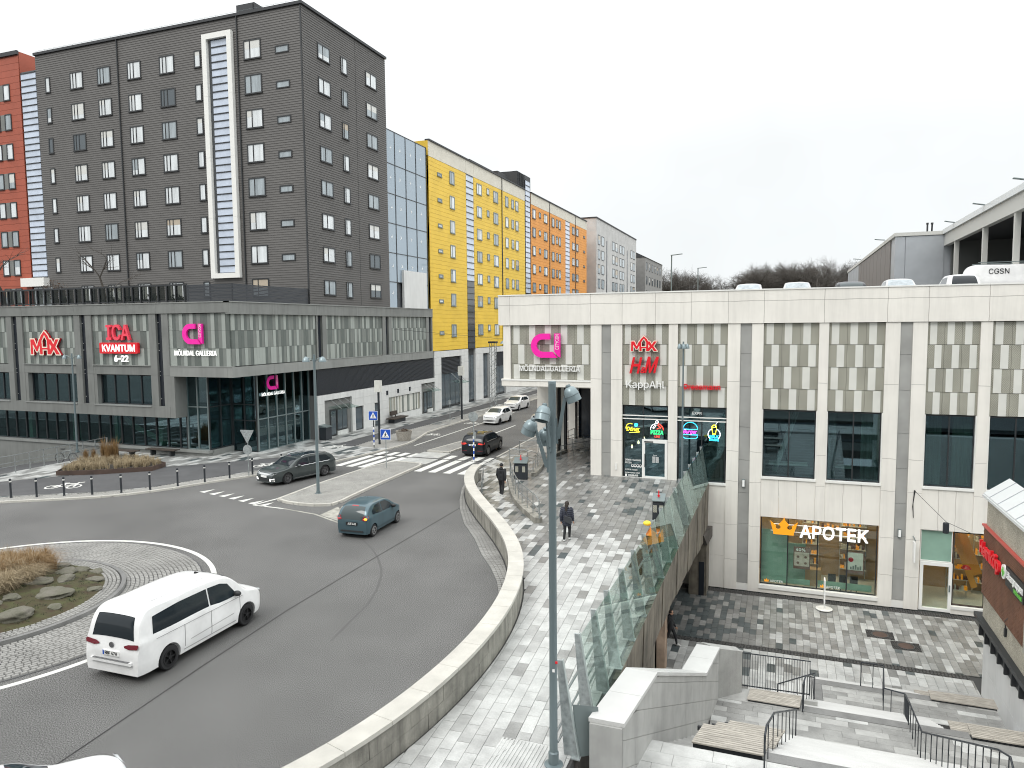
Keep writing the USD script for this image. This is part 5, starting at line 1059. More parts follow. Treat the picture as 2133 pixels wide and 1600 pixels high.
GF = thing('far_grey_block', 'small dark grey block with slate roof furthest down the street', 'building', (-36, 190, 0)); mb = MB(); mb.box(-60, -33.3, 187, 215, 0, 26.4); mb.build('wall', 'grey_far', GF); mb = MB(); mb.hexa([(-60, 186.8, 26.4), (-33.1, 186.8, 26.4), (-33.1, 215.2, 26.4), (-60, 215.2, 26.4), (-60, 186.8, 26.6), (-37.5, 186.8, 28.6), (-37.5, 215.2, 28.6), (-60, 215.2, 26.6)]); mb.build('roof', 'roof_dark', GF)
FGE = Fr((-33.3, 0), (0, 1))
for k in range(6):
    for r in range(4): window(FGE, 188.5 + k * 4.3, 190. + k * 4.3, 23.2 - 3.6 * r, 25.2 - 3.6 * r, GF, (), fw=.12, panes='win_dark', sill=False)
# ================================================================ LOWER SQUARE, STAIRS, FOOTBRIDGE
ZL, ZC, ZB_, ZA = -6.15, -4.7, -3.3, -.5
mb = MB(); mb.sheet(sbox(-12, 30.5, 40, 43.2), ZL - .05); LS = setting(mb, 'lower_square', 'joint', 'sunken paved square in front of the lower shops')
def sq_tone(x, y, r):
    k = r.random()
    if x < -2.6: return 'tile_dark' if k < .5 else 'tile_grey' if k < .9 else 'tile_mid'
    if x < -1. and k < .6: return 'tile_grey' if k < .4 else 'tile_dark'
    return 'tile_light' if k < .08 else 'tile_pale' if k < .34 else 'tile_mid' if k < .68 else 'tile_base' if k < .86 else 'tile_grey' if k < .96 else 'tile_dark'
MHs = [(4.83, 38.84), (5.83, 37.82)]
hole = unary_union([sbox(x - .62, y - .5, x + .62, y + .5) for x, y in MHs])
ar = P((-12, 35.5), (9.6, 35.5), (9.6, 42.2), (-12, 42.2)).difference(hole); ts = []
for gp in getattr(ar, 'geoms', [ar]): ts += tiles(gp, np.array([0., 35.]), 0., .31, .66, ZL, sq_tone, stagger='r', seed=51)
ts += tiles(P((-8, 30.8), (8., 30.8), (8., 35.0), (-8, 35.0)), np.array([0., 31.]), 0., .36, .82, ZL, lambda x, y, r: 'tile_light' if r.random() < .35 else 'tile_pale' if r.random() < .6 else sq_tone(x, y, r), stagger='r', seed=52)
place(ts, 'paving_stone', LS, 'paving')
setts(sbox(-12, 35.02, 8., 35.48), ZL, (.14, .15), 0, seed=53).build('gutter_cobbles', 'cobble_dark', LS, kind='stuff'); setts(sbox(-8, 42.2, 9.6, 42.8), ZL, (.12, .12), 0, seed=54).build('edge_cobbles', 'cobble_dark', LS, kind='stuff')
for i, (x, y) in enumerate(MHs):
    setts(sbox(x - .6, y - .48, x + .6, y + .48).difference(Point(x, y).buffer(.36)), ZL, (.09, .09), .2, seed=55 + i).build('edge_cobbles', 'cobble_dark', LS, kind='stuff')
    t = thing('manhole_cover', 'rusty round manhole cover on the lower square, ' + ('nearer the shop' if i == 0 else 'nearer the steps'), 'manhole cover', (x, y, ZL)); mb = MB(); mb.lathe([(0, 0), (.33, 0), (.33, -.02), (.0, -.02)][::-1], (x, y, ZL + .012), 24); mb.build('lid', 'corten', t)
    mb = MB(); mb.lathe([(.34, -.04), (.34, .01), (.39, .01), (.39, -.04)], (x, y, ZL + .006), 24); mb.build('rim', 'cobble_dark', t)
# terraced stairs
ST = thing('terrace_stairs', 'broad grey stone stairs and landings down to the lower square', 'stairs', (2., 24, ZL))
def slab(x0, x1, y0, y1, zt, m, th=.16, name='step', parent=ST): mb = MB(); mb.box(x0, x1, y0, y1, zt - th, zt); return mb.build(name, m, parent)
def terrace(x0, x1, y0, y1, z, w, l, seed, tones, x2=None):
    mb = MB(); mb.box(x0, x1, y0, y1, z - .5, z - .03); mb.build('terrace_bed', 'joint', ST)
    def tone(x, y, r): k = r.random(); return tones[0] if k < .6 else tones[1] if k < .93 else tones[2]
    place(tiles(sbox(x0, y0, x1, y1), np.array([x0, y0]), -math.pi / 2, w, l, z, tone, .008, stagger='r', seed=seed), 'paving_slab', ST, 'paving', 120)
WX = lambda y: -2.93 + .115 * (y - 14.44)
terrace(-3.0, 9.5, 11.5, 16.45, ZA, .45, 1.15, 61, ('tile_light', 'tile_light', 'granite_strip')); slab(-.2, 5., 16.46, 16.82, ZA + .004, 'granite_strip')
n1, n2, n3 = 17, 9, 9
def flight(x0, x1, y0, y1, z0, z1, n, m='granite_pale'):
    for k in range(1, n):
        a, b = y0 + (y1 - y0) * (k - 1) / (n - 1), y0 + (y1 - y0) * k / (n - 1); zt = z0 + (z1 - z0) * k / n; slab(x0, x1, a, b + .02, zt + .0005 * (k % 2), m, .3)
flight(-.2, 5., 16.84, 22.5, ZA, ZB_, n1)
terrace(-1.9, 9., 22.55, 24.38, ZB_, .33, .95, 62, ('tile_mid', 'granite_grey', 'tile_light')); slab(.7, 5.6, 24.4, 24.78, ZB_ + .004, 'granite_strip'); slab(-2.0, .68, 24.4, 25.3, ZB_, 'granite_grey')
flight(.9, 5., 24.8, 27.8, ZB_, ZC, n2)
terrace(1.7, 7.5, 27.85, 29.45, ZC, .3, .9, 63, ('tile_mid', 'granite_grey', 'tile_light')); slab(1.38, 7.5, 29.46, 29.85, ZC + .005, 'granite_strip'); slab(1.38, 1.69, 27.85, 29.455, ZC + .003, 'granite_strip')
flight(1.4, 5.2, 29.87, 32.8, ZC, ZL, n3)
for k in range(1, 9): slab(1.36 - k * .3, 1.38 - (k - 1) * .3, 28.2, 30.2, ZC + (ZL - ZC) * k / 9, 'granite_pale', .3)
mb = MB(); mb.box(-1.4, 1.3, 25.35, 28.2, ZL - .1, ZL); mb.build('landing', 'tile_mid', ST); mb = MB(); mb.box(-2.4, 1.35, 25.2, 25.34, ZL, ZB_ - .02); mb.build('landing_wall', 'granite_grey', ST)
mb = MB(); mb.box(1.3, 1.36, 25.3, 30.2, ZL, ZC - .03); mb.build('landing_wall', 'granite_grey', ST)
mb = MB(); mb.box(5.2, 8., 29.87, 33.6, ZL, ZL + .02); mb.build('landing', 'granite_grey', ST)
# spectator benches: decks of slats on the terraces
def deck(name, label, x0, x1, y0, y1, z, skew=0., n=9, th=.09, group=None):
    t = thing(name, label, 'bench', ((x0 + x1) / 2, (y0 + y1) / 2, z - .4), group=group)
    for k in range(n):
        a, b = y0 + (y1 - y0) * k / n, y0 + (y1 - y0) * (k + .78) / n; s = skew * (k / n)
        mb = MB(); mb.hexa([(x0 + s, a, z - .04), (x1 + s, a, z - .04), (x1 + s, b, z - .04), (x0 + s, b, z - .04), (x0 + s, a, z), (x1 + s, a, z), (x1 + s, b, z), (x0 + s, b, z)]); mb.build('slat', 'wood_grey', t)
    mb = MB(); mb.box(x0 + .03, x1 - .03, y0 + .02, y0 + .08, z - th - .06, z - .042); mb.box(x0 + .05, x1 - .05, y1 - .12, y1 - .06, z - th - .06, z - .042); mb.build('beam', 'black_metal', t)
    for x in (x0 + .15, x1 - .15): mb = MB(); mb.box(x - .04, x + .04, y0 + .1, y1 - .15, z - .75, z - .042); mb.build('leg', 'black_metal', t)
    return t
deck('slatted_deck', 'slatted wooden seat nearest the pale end of the stair wall', -1.8, -.2, 16.6, 17.5, ZA + .05, .2, 11); deck('slatted_deck', 'second slatted seat, one step below the nearest one', -1.55, .02, 17.75, 18.55, ZA - .42, .2, 9); deck('slatted_deck', 'third slatted seat, two steps below the nearest one', -1.3, .1, 18.9, 19.6, ZA - .9, .2, 8)
deck('slatted_deck', 'slatted seat in front of the thin barred fence', -.86, .78, 24.45, 25.25, ZB_ + .1, .08, 9)
deck('slatted_deck', 'slatted seat beside the white wall on the upper of the two right landings', 5.62, 7.9, 24.4, 25.2, ZB_ + .1, .02, 8); deck('slatted_deck', 'slatted seat one step below that by the white wall, lowest tier but one', 5.3, 7.4, 25.5, 26.2, ZB_ - .4, .02, 7)
deck('slatted_deck', 'slatted seat beside the white wall above the lower square paving', 5.42, 7.55, 29.45, 30.15, ZC + .1, .02, 8); deck('slatted_deck', 'lowest slatted seat beside the white wall', 5.1, 7.3, 30.4, 31.1, ZC - .4, .02, 7)
mb = MB(); mb.box(-1.9, -.2, 17.6, 22.5, -3.6, -2.2 + .6); mb.build('seat_base', 'granite_grey', ST) if False else None
for k in range(12):
    y0 = 16.5 + k * .5; slab(WX(y0) - .1, -.2, y0, y0 + .52, ZA - .233 * (k + 1) - .2, 'granite_grey', .4, 'seat_step')
mb = MB(); mb.box(5.0, 9., 16.5, 22.5, -4.5, ZB_ - .04); mb.build('terrace_bed', 'joint', ST)
# granite wall beside the stairs, running slightly askew and stepping down
GW = thing('stair_wall', 'pale granite wall stepping down beside the stairs', 'wall', (-2.8, 19, ZL))
prof = [(14.3, 1.0), (16.8, 1.0), (22.3, -1.5), (24.3, -1.5)]
def wx(y, side): return (-2.93 if side else -3.65) + .118 * (y - 14.44)
for k, ((y0, z0), (y1, z1)) in enumerate(zip(prof[:-1], prof[1:])):
    n = max(1, int(round((y1 - y0) / 1.2)))
    for j in range(n):
        a, b = y0 + (y1 - y0) * j / n + .004, y0 + (y1 - y0) * (j + 1) / n - .004; za, zb = z0 + (z1 - z0) * j / n, z0 + (z1 - z0) * (j + 1) / n
        mb = MB(); mb.hexa([(wx(a, 0) - .02, a, za - .09), (wx(a, 1) + .02, a, za - .09), (wx(b, 1) + .02, b, zb - .09), (wx(b, 0) - .02, b, zb - .09), (wx(a, 0) - .02, a, za), (wx(a, 1) + .02, a, za), (wx(b, 1) + .02, b, zb), (wx(b, 0) - .02, b, zb)]); mb.build('coping_stone', 'granite_pale', GW)
    mb = MB(); mb.hexa([(wx(y0, 0) + .01, y0, ZL), (wx(y0, 1) - .05, y0, ZL), (wx(y1, 1) - .05, y1, ZL), (wx(y1, 0) + .01, y1, ZL), (wx(y0, 0) + .01, y0, z0 - .09), (wx(y0, 1) - .05, y0, z0 - .09), (wx(y1, 1) - .05, y1, z1 - .09), (wx(y1, 0) + .01, y1, z1 - .09)]); mb.build('core', 'granite_grey', GW)
def topz(y): return float(np.interp(y, [p[0] for p in prof], [p[1] for p in prof])) - .095
rows = 11                                                    # facing slabs laid along the slope
for r in range(rows):
    z_at = lambda y, q: 1.0 - .095 - .455 * max(0, y - 14.3 - 0) * 1. + 2.2 - q * .62
    y = 14.31 + .7 * (r % 2)
    ys_ = [14.31] + [v for v in np.arange(15.2 + .6 * (r % 2), 24.2, 1.3)] + [24.29]
    for a, b in zip(ys_[:-1], ys_[1:]):
        pts = []
        yy = np.linspace(a + .004, b - .004, 4); up = [min(topz(v), z_at(v, r) - .005) for v in yy]; lo = [max(ZL, min(topz(v), z_at(v, r + 1) + .005)) for v in yy]
        if max(u - l for u, l in zip(up, lo)) < .06: continue
        pl = Polygon([(v, l) for v, l in zip(yy, lo)] + [(v, u) for v, u in zip(yy[::-1], up[::-1])]).buffer(0)
        if pl.area < .03 or pl.geom_type != 'Polygon': continue
        m = MB().prism(pl, 0, .045); v = np.vstack(m.v); v = np.c_[-2.93 - .05 + .118 * (v[:, 0] - 14.44) + v[:, 2], v[:, 0], v[:, 1]]; MB().add(v, np.vstack(m.f)[:, ::-1] if False else np.vstack(m.f)).build('facing_slab', 'granite_grey', GW)
for z0, z1 in ((-.52, .9), (-2.0, -.53)): mb = MB(); mb.box(wx(14.3, 0) + .01, wx(14.3, 1) - .01, 14.25, 14.3, z0, z1); mb.build('end_slab', 'granite_grey', GW)
mb = MB(); mb.hexa([(-1.8, 24.3, ZL), (-1.06, 25., ZL), (-1.3, 25.3, ZL), (-2.4, 24.5, ZL), (-1.8, 24.3, -1.55), (-1.06, 25., -1.85), (-1.3, 25.3, -1.85), (-2.4, 24.5, -1.5)]); mb.build('end_block', 'granite_grey', GW)
# railings of the stairs
def railing(name, label, tops, base_of, r=.025, bar=.014, step=.42, mat='rail_dark', ends=True, group=None, mid=(), bars=True, cat='railing'):
    """tops: polyline of the hand rail; base_of(i, t, p) gives the foot height"""
    T = np.array(tops, float); t = thing(name, label, cat, (T[0][0], T[0][1], base_of(T[0])), group=group); mb = MB(); mb.tube(T, r, 8); mb.build('hand_rail', mat, t)
    for d in mid: mb = MB(); mb.tube(T - [0, 0, d], r * .8, 6); mb.build('mid_rail', mat, t)
    if bars:
        seg = np.linalg.norm(np.diff(T, axis=0), axis=1); L = seg.sum(); n = max(1, int(round(L / step))); cum = np.r_[0, np.cumsum(seg)]
        for k in range(n + 1):
            s = L * k / n; p = np.array([np.interp(s, cum, T[:, q]) for q in range(3)]); zb = base_of(p)
            if p[2] - zb > .25: mb = MB(); mb.tube([(p[0], p[1], zb), p], bar if 0 < k < n else bar * 1.5, 6); mb.build('baluster', mat, t)
    return t
def sz(p):
    x, y = p[0], p[1]
    if y < 16.8: return ZA
    if y < 22.5: return ZA + (ZB_ - ZA) * (y - 16.8) / 5.7
    if y < 24.8: return ZB_
    if y < 27.8: return ZB_ + (ZC - ZB_) * (y - 24.8) / 3
    if y < 29.86: return ZC
    return max(ZL, ZC + (ZL - ZC) * (y - 29.86) / 3)
h = .95
railing('stair_railing', 'dark stair railing zigzagging down the right of the stairs', [(4.85, 17.5, sz((0, 17.5)) + h - .5), (4.8, 17.7, sz((0, 17.7)) + h - .1), (4.7, 18.2, sz((0, 18.2)) + h), (3.95, 22.5, ZB_ + h), (3.93, 24.5, ZB_ + h - .15), (4.3, 27.7, ZC + h), (3.66, 27.9, ZC + h), (3.86, 29.8, ZC + h), (3.1, 29.82, ZC + h)], sz)
railing('stair_railing', 'dark stair railing with a bent near end beside the nearest slatted seat', [(-.18, 15.9, ZA + .5), (-.18, 16., ZA + .85), (-.15, 16.25, ZA + h), (0.0, 17.6, sz((0, 17.6)) + h), (.62, 22.6, ZB_ + h)], lambda p: sz(p), step=.9)
railing('stair_railing', 'short dark stair railing in front of the thin barred fence', [(.86, 24.35, ZB_ + .3), (.86, 24.4, ZB_ + .9), (.95, 24.9, ZB_ + h + .03), (1.35, 27.6, ZC + 1.1), (1.4, 28.3, ZC + h), (.1, 28.3, ZC + .3)], lambda p: sz(p) if p[0] > .8 else ZL + .3, step=.8)
F_ = thing('barred_fence', 'thin barred steel fence above the small side stair', 'fence', (0, 25.45, ZB_))
for z in (ZB_ + .06, ZB_ + 1.22): mb = MB(); mb.beam((-1.08, 25.42, z), (1.12, 25.5, z), .03, .03); mb.build('rail', 'rail_dark', F_)
for k in range(27): x = -1.07 + k * .084; mb = MB(); mb.tube([(x, 25.42 + .08 * k / 26, ZB_ + .02), (x, 25.42 + .08 * k / 26, ZB_ + 1.22)], .008, 5); mb.build('bar', 'rail_dark', F_)

# footbridge edge, underpass and glass balustrade
BR = thing('footbridge', 'weathered concrete footbridge edge carrying the glass balustrade', 'bridge', (-4.5, 30, -1.7))
edge_bot = [(-1.72, 18.), (-1.7, 23.), (-1.68, 27.), (-2.0, 31.), (-2.3, 35.), (-2.75, 39.), (-3.1, 42.88)]
ysf = np.arange(18., 43.5, 1.92); zbot = lambda y: float(np.interp(y, [q[1] for q in edge_bot], [q[0] for q in edge_bot]))
for k, (a, b) in enumerate(zip(ysf[:-1], ysf[1:])):
    b = min(b, 42.88); dx = .03 * (k % 2)
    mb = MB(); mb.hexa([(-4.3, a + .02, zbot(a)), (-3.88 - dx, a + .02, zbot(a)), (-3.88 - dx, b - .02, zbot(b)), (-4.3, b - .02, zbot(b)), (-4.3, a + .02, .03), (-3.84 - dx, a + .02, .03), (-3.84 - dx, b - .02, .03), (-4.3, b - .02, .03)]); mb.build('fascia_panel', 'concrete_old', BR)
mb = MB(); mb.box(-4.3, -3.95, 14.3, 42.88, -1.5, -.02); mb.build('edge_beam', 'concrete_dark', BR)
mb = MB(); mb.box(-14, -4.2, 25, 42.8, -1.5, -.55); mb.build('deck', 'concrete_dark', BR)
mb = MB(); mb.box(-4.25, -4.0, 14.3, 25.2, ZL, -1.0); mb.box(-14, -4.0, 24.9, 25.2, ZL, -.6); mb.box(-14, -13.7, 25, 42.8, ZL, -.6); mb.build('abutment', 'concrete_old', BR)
mb = MB(); mb.box(-4.75, -3.78, 41.3, 42.85, ZL, -3.0); mb.build('pier', 'concrete_old', BR, label='dark stained concrete pier'); mb = MB(); mb.box(-4.2, -3.9, 41.28, 41.3, ZL + .0, -4.2); mb.build('pier_recess', 'slot_dark', BR)
mb = MB(); mb.hexa([(-4.85, 40.9, -3.1), (-3.7, 40.9, -3.1), (-3.6, 42.88, -3.1), (-4.85, 42.88, -3.1), (-4.85, 40.3, -2.4), (-3.84, 40.3, -2.4), (-3.6, 42.88, -2.5), (-4.85, 42.88, -2.5)]); mb.build('bearing', 'concrete_dark', BR)
mb = MB(); mb.box(-5.25, -4.62, 31.4, 32.1, ZL, -1.5); mb.build('pier', 'concrete_rust', BR, label='rust streaked near pier')
GBl = thing('glass_balustrade', 'leaning glass balustrade on galvanised posts along the footbridge', 'balustrade', (-4., 30, 0))
PY = [14.3, 15.7, 17.2] + [18.6 + 1.86 * k for k in range(14)]
for k, y in enumerate(PY):
    y = min(y, 42.8); mb = MB(); mb.hexa([(-4.22, y - .02, .06), (-3.9, y - .02, .06), (-3.9, y + .02, .06), (-4.22, y + .02, .06), (-4.38, y - .02, 2.16), (-4.26, y - .02, 2.16), (-4.26, y + .02, 2.16), (-4.38, y + .02, 2.16)]); mb.build('post', 'galvanised', GBl)
    mb = MB(); mb.hexa([(-3.9, y - .045, .06), (-3.88, y - .045, .06), (-3.88, y + .045, .06), (-3.9, y + .045, .06), (-4.26, y - .045, 2.18), (-4.24, y - .045, 2.18), (-4.24, y + .045, 2.18), (-4.26, y + .045, 2.18)]); mb.build('clamp_strip', 'clamp_pale', GBl)
    if k + 1 < len(PY) and y > 14.5:
        b = min(PY[k + 1], 42.8); 
        if b - y < .3: continue
        mb = MB(); mb.hexa([(-3.868, y + .03, .05), (-3.85, y + .03, .05), (-3.85, b - .03, .05), (-3.868, b - .03, .05), (-4.228, y + .03, 2.16), (-4.21, y + .03, 2.16), (-4.21, b - .03, 2.16), (-4.228, b - .03, 2.16)]); mb.build('glass_pane', 'pane_green', GBl)
    mb = MB(); mb.box(-4.34, -3.86, y - .1, y + .1, .045, .075); mb.build('foot_plate', 'galvanised', GBl)
mb = MB(); mb.hexa([(-3.93, 14.34, .05), (-3.9, 14.34, .05), (-3.5, 14.6, .05), (-3.53, 14.6, .05), (-4.05, 14.34, 1.2), (-4.02, 14.34, 1.2), (-3.55, 14.6, 1.1), (-3.58, 14.6, 1.1)]); mb.build('end_plate', 'steel_grey', GBl)
for z, dx in ((.35, .05), (.55, .09), (.95, .16)): mb = MB(); mb.tube([(-4.3 - dx, 14.25, z), (-4.3 - dx, 42.4, z)], .033 if z > .9 else .026, 8); mb.build('rail', 'rail_steel', GBl)
# bench, bag and litter bins by the balustrade
WB = thing('wooden_bench', 'long dark slatted bench behind the glass balustrade', 'bench', (-4.85, 27.5, .05))
for k in range(5): mb = MB(); mb.box(-5.1 + k * .1, -5.02 + k * .1, 25.6, 29.5, .44, .48); mb.build('slat', 'wood_dark', WB)
for y in (26., 27.6, 29.1): mb = MB(); mb.box(-5.05, -4.68, y - .06, y + .06, .06, .435); mb.build('leg', 'concrete_dark', WB)
bg = thing('delivery_bag', 'orange and black bag with a yellow cloth on the far end of the bench', 'bag', (-4.85, 30., .05)); mb = MB(); mb.tm(trimesh.creation.box((.7, .85, .42)), trimesh.transformations.translation_matrix((-4.85, 30., .3))); mb.build('body', 'sign_black', bg); mb = MB(); mb.hexa([(-5.2, 29.56, .52), (-4.5, 29.56, .52), (-4.5, 30.44, .52), (-5.2, 30.44, .52), (-5.1, 29.72, .62), (-4.52, 29.7, .62), (-4.52, 30.3, .8), (-5.05, 30.3, .8)]); mb.build('flap', 'indicator_cloth', bg)
mb = MB(); mb.tm(trimesh.creation.icosphere(2, .16), np.diag([1.1, 1., .7, 1.])); mb.v[0] += np.array([-5.25, 30.35, .82]); mb.build('cloth', 'sign_yellow', bg); mb = MB(); mb.box(-4.98, -4.55, 29.95, 30.3, .76, .86); mb.build('strap', 'wood_dark', bg)
def bin_(label, x, y, rot, w=.55, d=.5, h=1.15):
    t = thing('litter_bin', label, 'litter bin', (x, y, .05), rot=rot, local=True); mb = MB(); q = sbox(-w / 2, -d / 2, w / 2, d / 2).buffer(-.08).buffer(.08, 6); mb.prism(q, .06, h * .8); mb.build('body', 'rail_dark', t); mb = MB(); mb.prism(q.buffer(.03), 0, .06); mb.build('foot', 'black_metal', t)
    mb = MB(); mb.hexa([(-w / 2, -d / 2, h * .86), (w / 2, -d / 2, h * .86), (w / 2, d / 2, h * .86), (-w / 2, d / 2, h * .86), (-w / 2 - .02, -d / 2 - .02, h * .9), (w / 2 + .02, -d / 2 - .02, h * .9), (w / 2 + .02, d / 2 + .02, h * 1.12), (-w / 2 - .02, d / 2 + .02, h * 1.12)]); mb.build('lid', 'steel_grey', t)
    mb = MB(); mb.prism(q.buffer(-.03), h * .8, h * .87); mb.build('opening', 'slot_dark', t)
    for s in (-1, 1): mb = MB(); mb.box(s * w * .26 - .09, s * w * .26 + .09, -d / 2 - .012, -d / 2, h * .42, h * .72); mb.build('label', 'mesh_panel', t)
    mb = MB(); mb.box(-.025, .025, -.02, .02, h * 1.08, h * 1.28); mb.hexa([(-.07, -.02, h * 1.09), (.07, -.02, h * 1.09), (.07, .02, h * 1.09), (-.07, .02, h * 1.09), (-.004, -.02, h * .98), (.004, -.02, h * .98), (.004, .02, h * .98), (-.004, .02, h * .98)]); mb.build('arrow', 'sign_red', t); return t
bin_('dark litter bin with red arrow beside the glass balustrade', -5.28, 33.6, .05); bin_('dark litter bin with open lid at the head of the low wall', -14.6, 40.4, .2, .8, .6, 1.15)

# low wall with rail on the walkway, further handrails
LWp = [(-14.9, 39.4), (-13.75, 36.8), (-12.55, 34.4), (-11.5, 32.8), (-10.5, 31.4)]
lw = smooth_line(LWp, 60); LW = thing('low_wall', 'low curved granite wall between the ramp and the paved terrace', 'wall', (-12.5, 35, .05)); ll = LineString(lw)
nn_ = 9
for k in range(nn_): mb = MB(); q = [ll.interpolate((k + e * .99) / nn_, normalized=True) for e in (0, .5, 1)]; mb.prism(LineString([(p.x, p.y) for p in q]).buffer(.2, cap_style=2), .03, .34); mb.build('wall_block', 'granite_block', LW)
tops = [(x, y, 1.32 if i < 50 else 1.3) for i, (x, y) in enumerate(lw)][::4]; tops = [(-15.1, 39.9, .9)] + tops + [(lw[-1][0] + .08, lw[-1][1] - .1, 1.15)]
railing('walk_railing', 'grey tubular railing on the low curved wall', tops, lambda p: .33, .024, .02, 1.05, 'rail_steel', mid=(.5,))
hr = lambda name, label, pts, z=.95, mid=(.45,), step=1.3: railing(name, label, [(x, y, z) for x, y in pts], lambda p: .05, .022, .018, step, 'rail_steel', mid=mid)
hr('walk_railing', 'grey railing loop behind the litter bin at the head of the low wall', [(-17.2, 45.4), (-16.0, 45.3), (-14.8, 44.2), (-14.2, 41.5)]); hr('walk_railing', 'grey railing rising past the first column under the overhang', [(-17.7, 48.7), (-16.2, 49.2), (-15.8, 52.5), (-15.6, 56.)]); hr('walk_railing', 'grey railing deep under the overhanging building', [(-15., 50.), (-13.2, 53.5), (-12., 57.), (-11.9, 62)]); hr('walk_railing', 'short grey railing inside the upper end of the curved wall', [(-16.6, 39.3), (-16.1, 38.), (-15.2, 35.7)], .8)
hr('walk_railing', 'grey railing of the ramp near the dark entrance wall', [(-14.2, 47.5), (-13.2, 49.5), (-12.6, 51.)])
mb = MB(); mb.prism(LineString([(-14.1, 41.3), (-14.3, 43.), (-15., 46.5), (-14.6, 50)]).buffer(.15), .03, .3); mb.top('ramp_kerb', 'granite_block', 'low pale granite kerb curving under the overhang', 'kerb')

# ---- brick building at the right edge
BK = thing('brick_shop_building', 'pebble dashed building with brick panel at the right edge', 'building', (8, 30, ZL)); FK = Fr((8.0, 0), (0, -1)); bp = lambda name, m, *b: part(BK, FK, name, m, *b)
Y0, Y1 = 33.8, 22.
mb = MB(); mb.box(8.06, 20, 12, 33.75, ZL, 2.0); mb.build('body', 'plaster_white', BK)
bp('plaster_wall', 'plaster_white', -33.7, -16., ZL, -3.55, -.2, -.06)
for k in range(8):
    bp('plaster_slab', 'plaster_white', -33.75 + k * 1.9, -33.75 + (k + 1) * 1.9 - .012, ZL, -4.9, -.1, -.02); bp('plaster_slab', 'plaster_white', -33.75 + k * 1.9, -33.75 + (k + 1) * 1.9 - .012, -4.89, -3.66, -.1, -.02)
bp('pebble_wall', 'pebble_dash', -33.8, -16, -2.8, 2.2, -.3, .04); bp('dark_ledge', 'black_metal', -34.3, -16, -2.98, -2.8, -.4, .25); bp('dark_band', 'black_metal', -33.9, -16, -3.66, -3.2, -.4, .0)
for k in range(16): bp('dark_rib', 'black_metal', -33.9 + k * .9, -33.8 + k * .9, -3.64, -2.99, 0, .14)
bp('band_window', 'win_dark', -33.9, -16, -3.2, -2.98, -.1, .02)
mb = MB(); mb.hexa([FK.p(u, z, n) for n, z in ((.12, 2.2), (-.75, 2.85)) for u, z in ((-34.1, z), (-16, z), (-16, z + .08), (-34.1, z + .08))]); mb.build('sloping_parapet', 'roof_metal', BK)
for k in range(9): mb = MB(); u = -33.2 + k * 1.15; mb.beam(FK.p(u, 2.29, .13), FK.p(u, 2.94, -.74), .025, .02); mb.build('parapet_seam', 'hall_metal', BK)
bp('parapet_edge', 'roof_metal', -34.15, -16, 2.12, 2.22, -.1, .16); mb = MB(); mb.box(8.75, 20, 12, 33.2, 2.2, 2.45); mb.build('roof', 'roof_dark', BK)
bp('brick_backing', 'mortar', -33.95, -28.3, -1.85, .95, .03, .09); bp('brick_trim', 'red_trim', -34., -28.2, .95, 1.03, .0, .16)
br = []; r = random.Random(9)
for i in range(33):
    z = -1.83 + i * .084
    for j in range(24):
        u = -33.93 + j * .24 + (i % 2) * .12
        if u + .22 > -28.3: continue
        mb = MB(); FK.box(mb, u, u + .226, z, z + .07, .085, .1 + r.uniform(0, .006)); br.append((mb.v[0], mb.f[0], 'brick_red', -u))
place(br, 'brick', BK, 'bricks')
bp('brick_end', 'mesh_panel', -28.2, -27.9, -1.9, -.6, .04, .16); mb = MB(); mb.tube([FK.p(-30.5, -2.0, .08), FK.p(-30.5, -1.7, .1), FK.p(-30.2, -1.5, .1)], .02, 5); mb.build('cable', 'black_metal', BK); bp('socket_box', 'black_metal', -30.56, -30.44, -2.3, -2.0, .04, .12)
t = thing('grocery_sign', 'red raised letters on the brick panel at the right edge', 'sign', FK.p(-33, .2, .1)); mb = MB(); put_text(mb, FK, 'Hemköp', -33.85, -.12, .5, .14, .12, True, w=2.75); mb.build('lettering', 'sign_red', t)
t = thing('clinic_sign', 'black sign with white and green letters on the brick panel', 'sign', FK.p(-30, .0, .1)); mb = MB(); FK.box(mb, -30.45, -28.35, -.32, .38, .11, .17); mb.build('board', 'sign_black', t); mb = MB(); put_text(mb, FK, 'Läkargruppen', -30.38, -.02, .26, .17, .015, True, w=1.95); mb.build('lettering', 'sign_white', t); mb = MB(); put_text(mb, FK, 'Mölndal', -29.4, -.26, .14, .17, .015, True, w=.9); mb.build('lettering', 'sign_green', t); mb = MB(); plate(mb, FK, Point(0, 0).buffer(.27), -30.78, .05, .11, .17); mb.build('disc', 'sign_white', t); mb = MB(); plate(mb, FK, sbox(-.06, -.17, .06, .17).union(sbox(-.17, -.06, .17, .06)), -30.78, .05, .17, .185); mb.build('cross', 'sign_green', t)
# the building the view is taken from, seen only in reflections
OWN = thing('banded_building', 'banded dark office building opposite, seen only mirrored in shop glass', 'building', (0, -6, ZL)); mb = MB(); mb.box(-30, 45, -20, -3.5, ZL, 14.5); mb.build('wall', 'concrete_dark', OWN)
for k in range(6): mb = MB(); mb.box(-30, 45, -3.5, -3.3, -5.2 + k * 3.3, -4.3 + k * 3.3); mb.build('pale_band', 'concrete_grey_light', OWN); mb = MB(); mb.box(-30, 45, -3.5, -3.42, -4.2 + k * 3.3, -2.2 + k * 3.3); mb.build('window_band', 'win_dark', OWN)

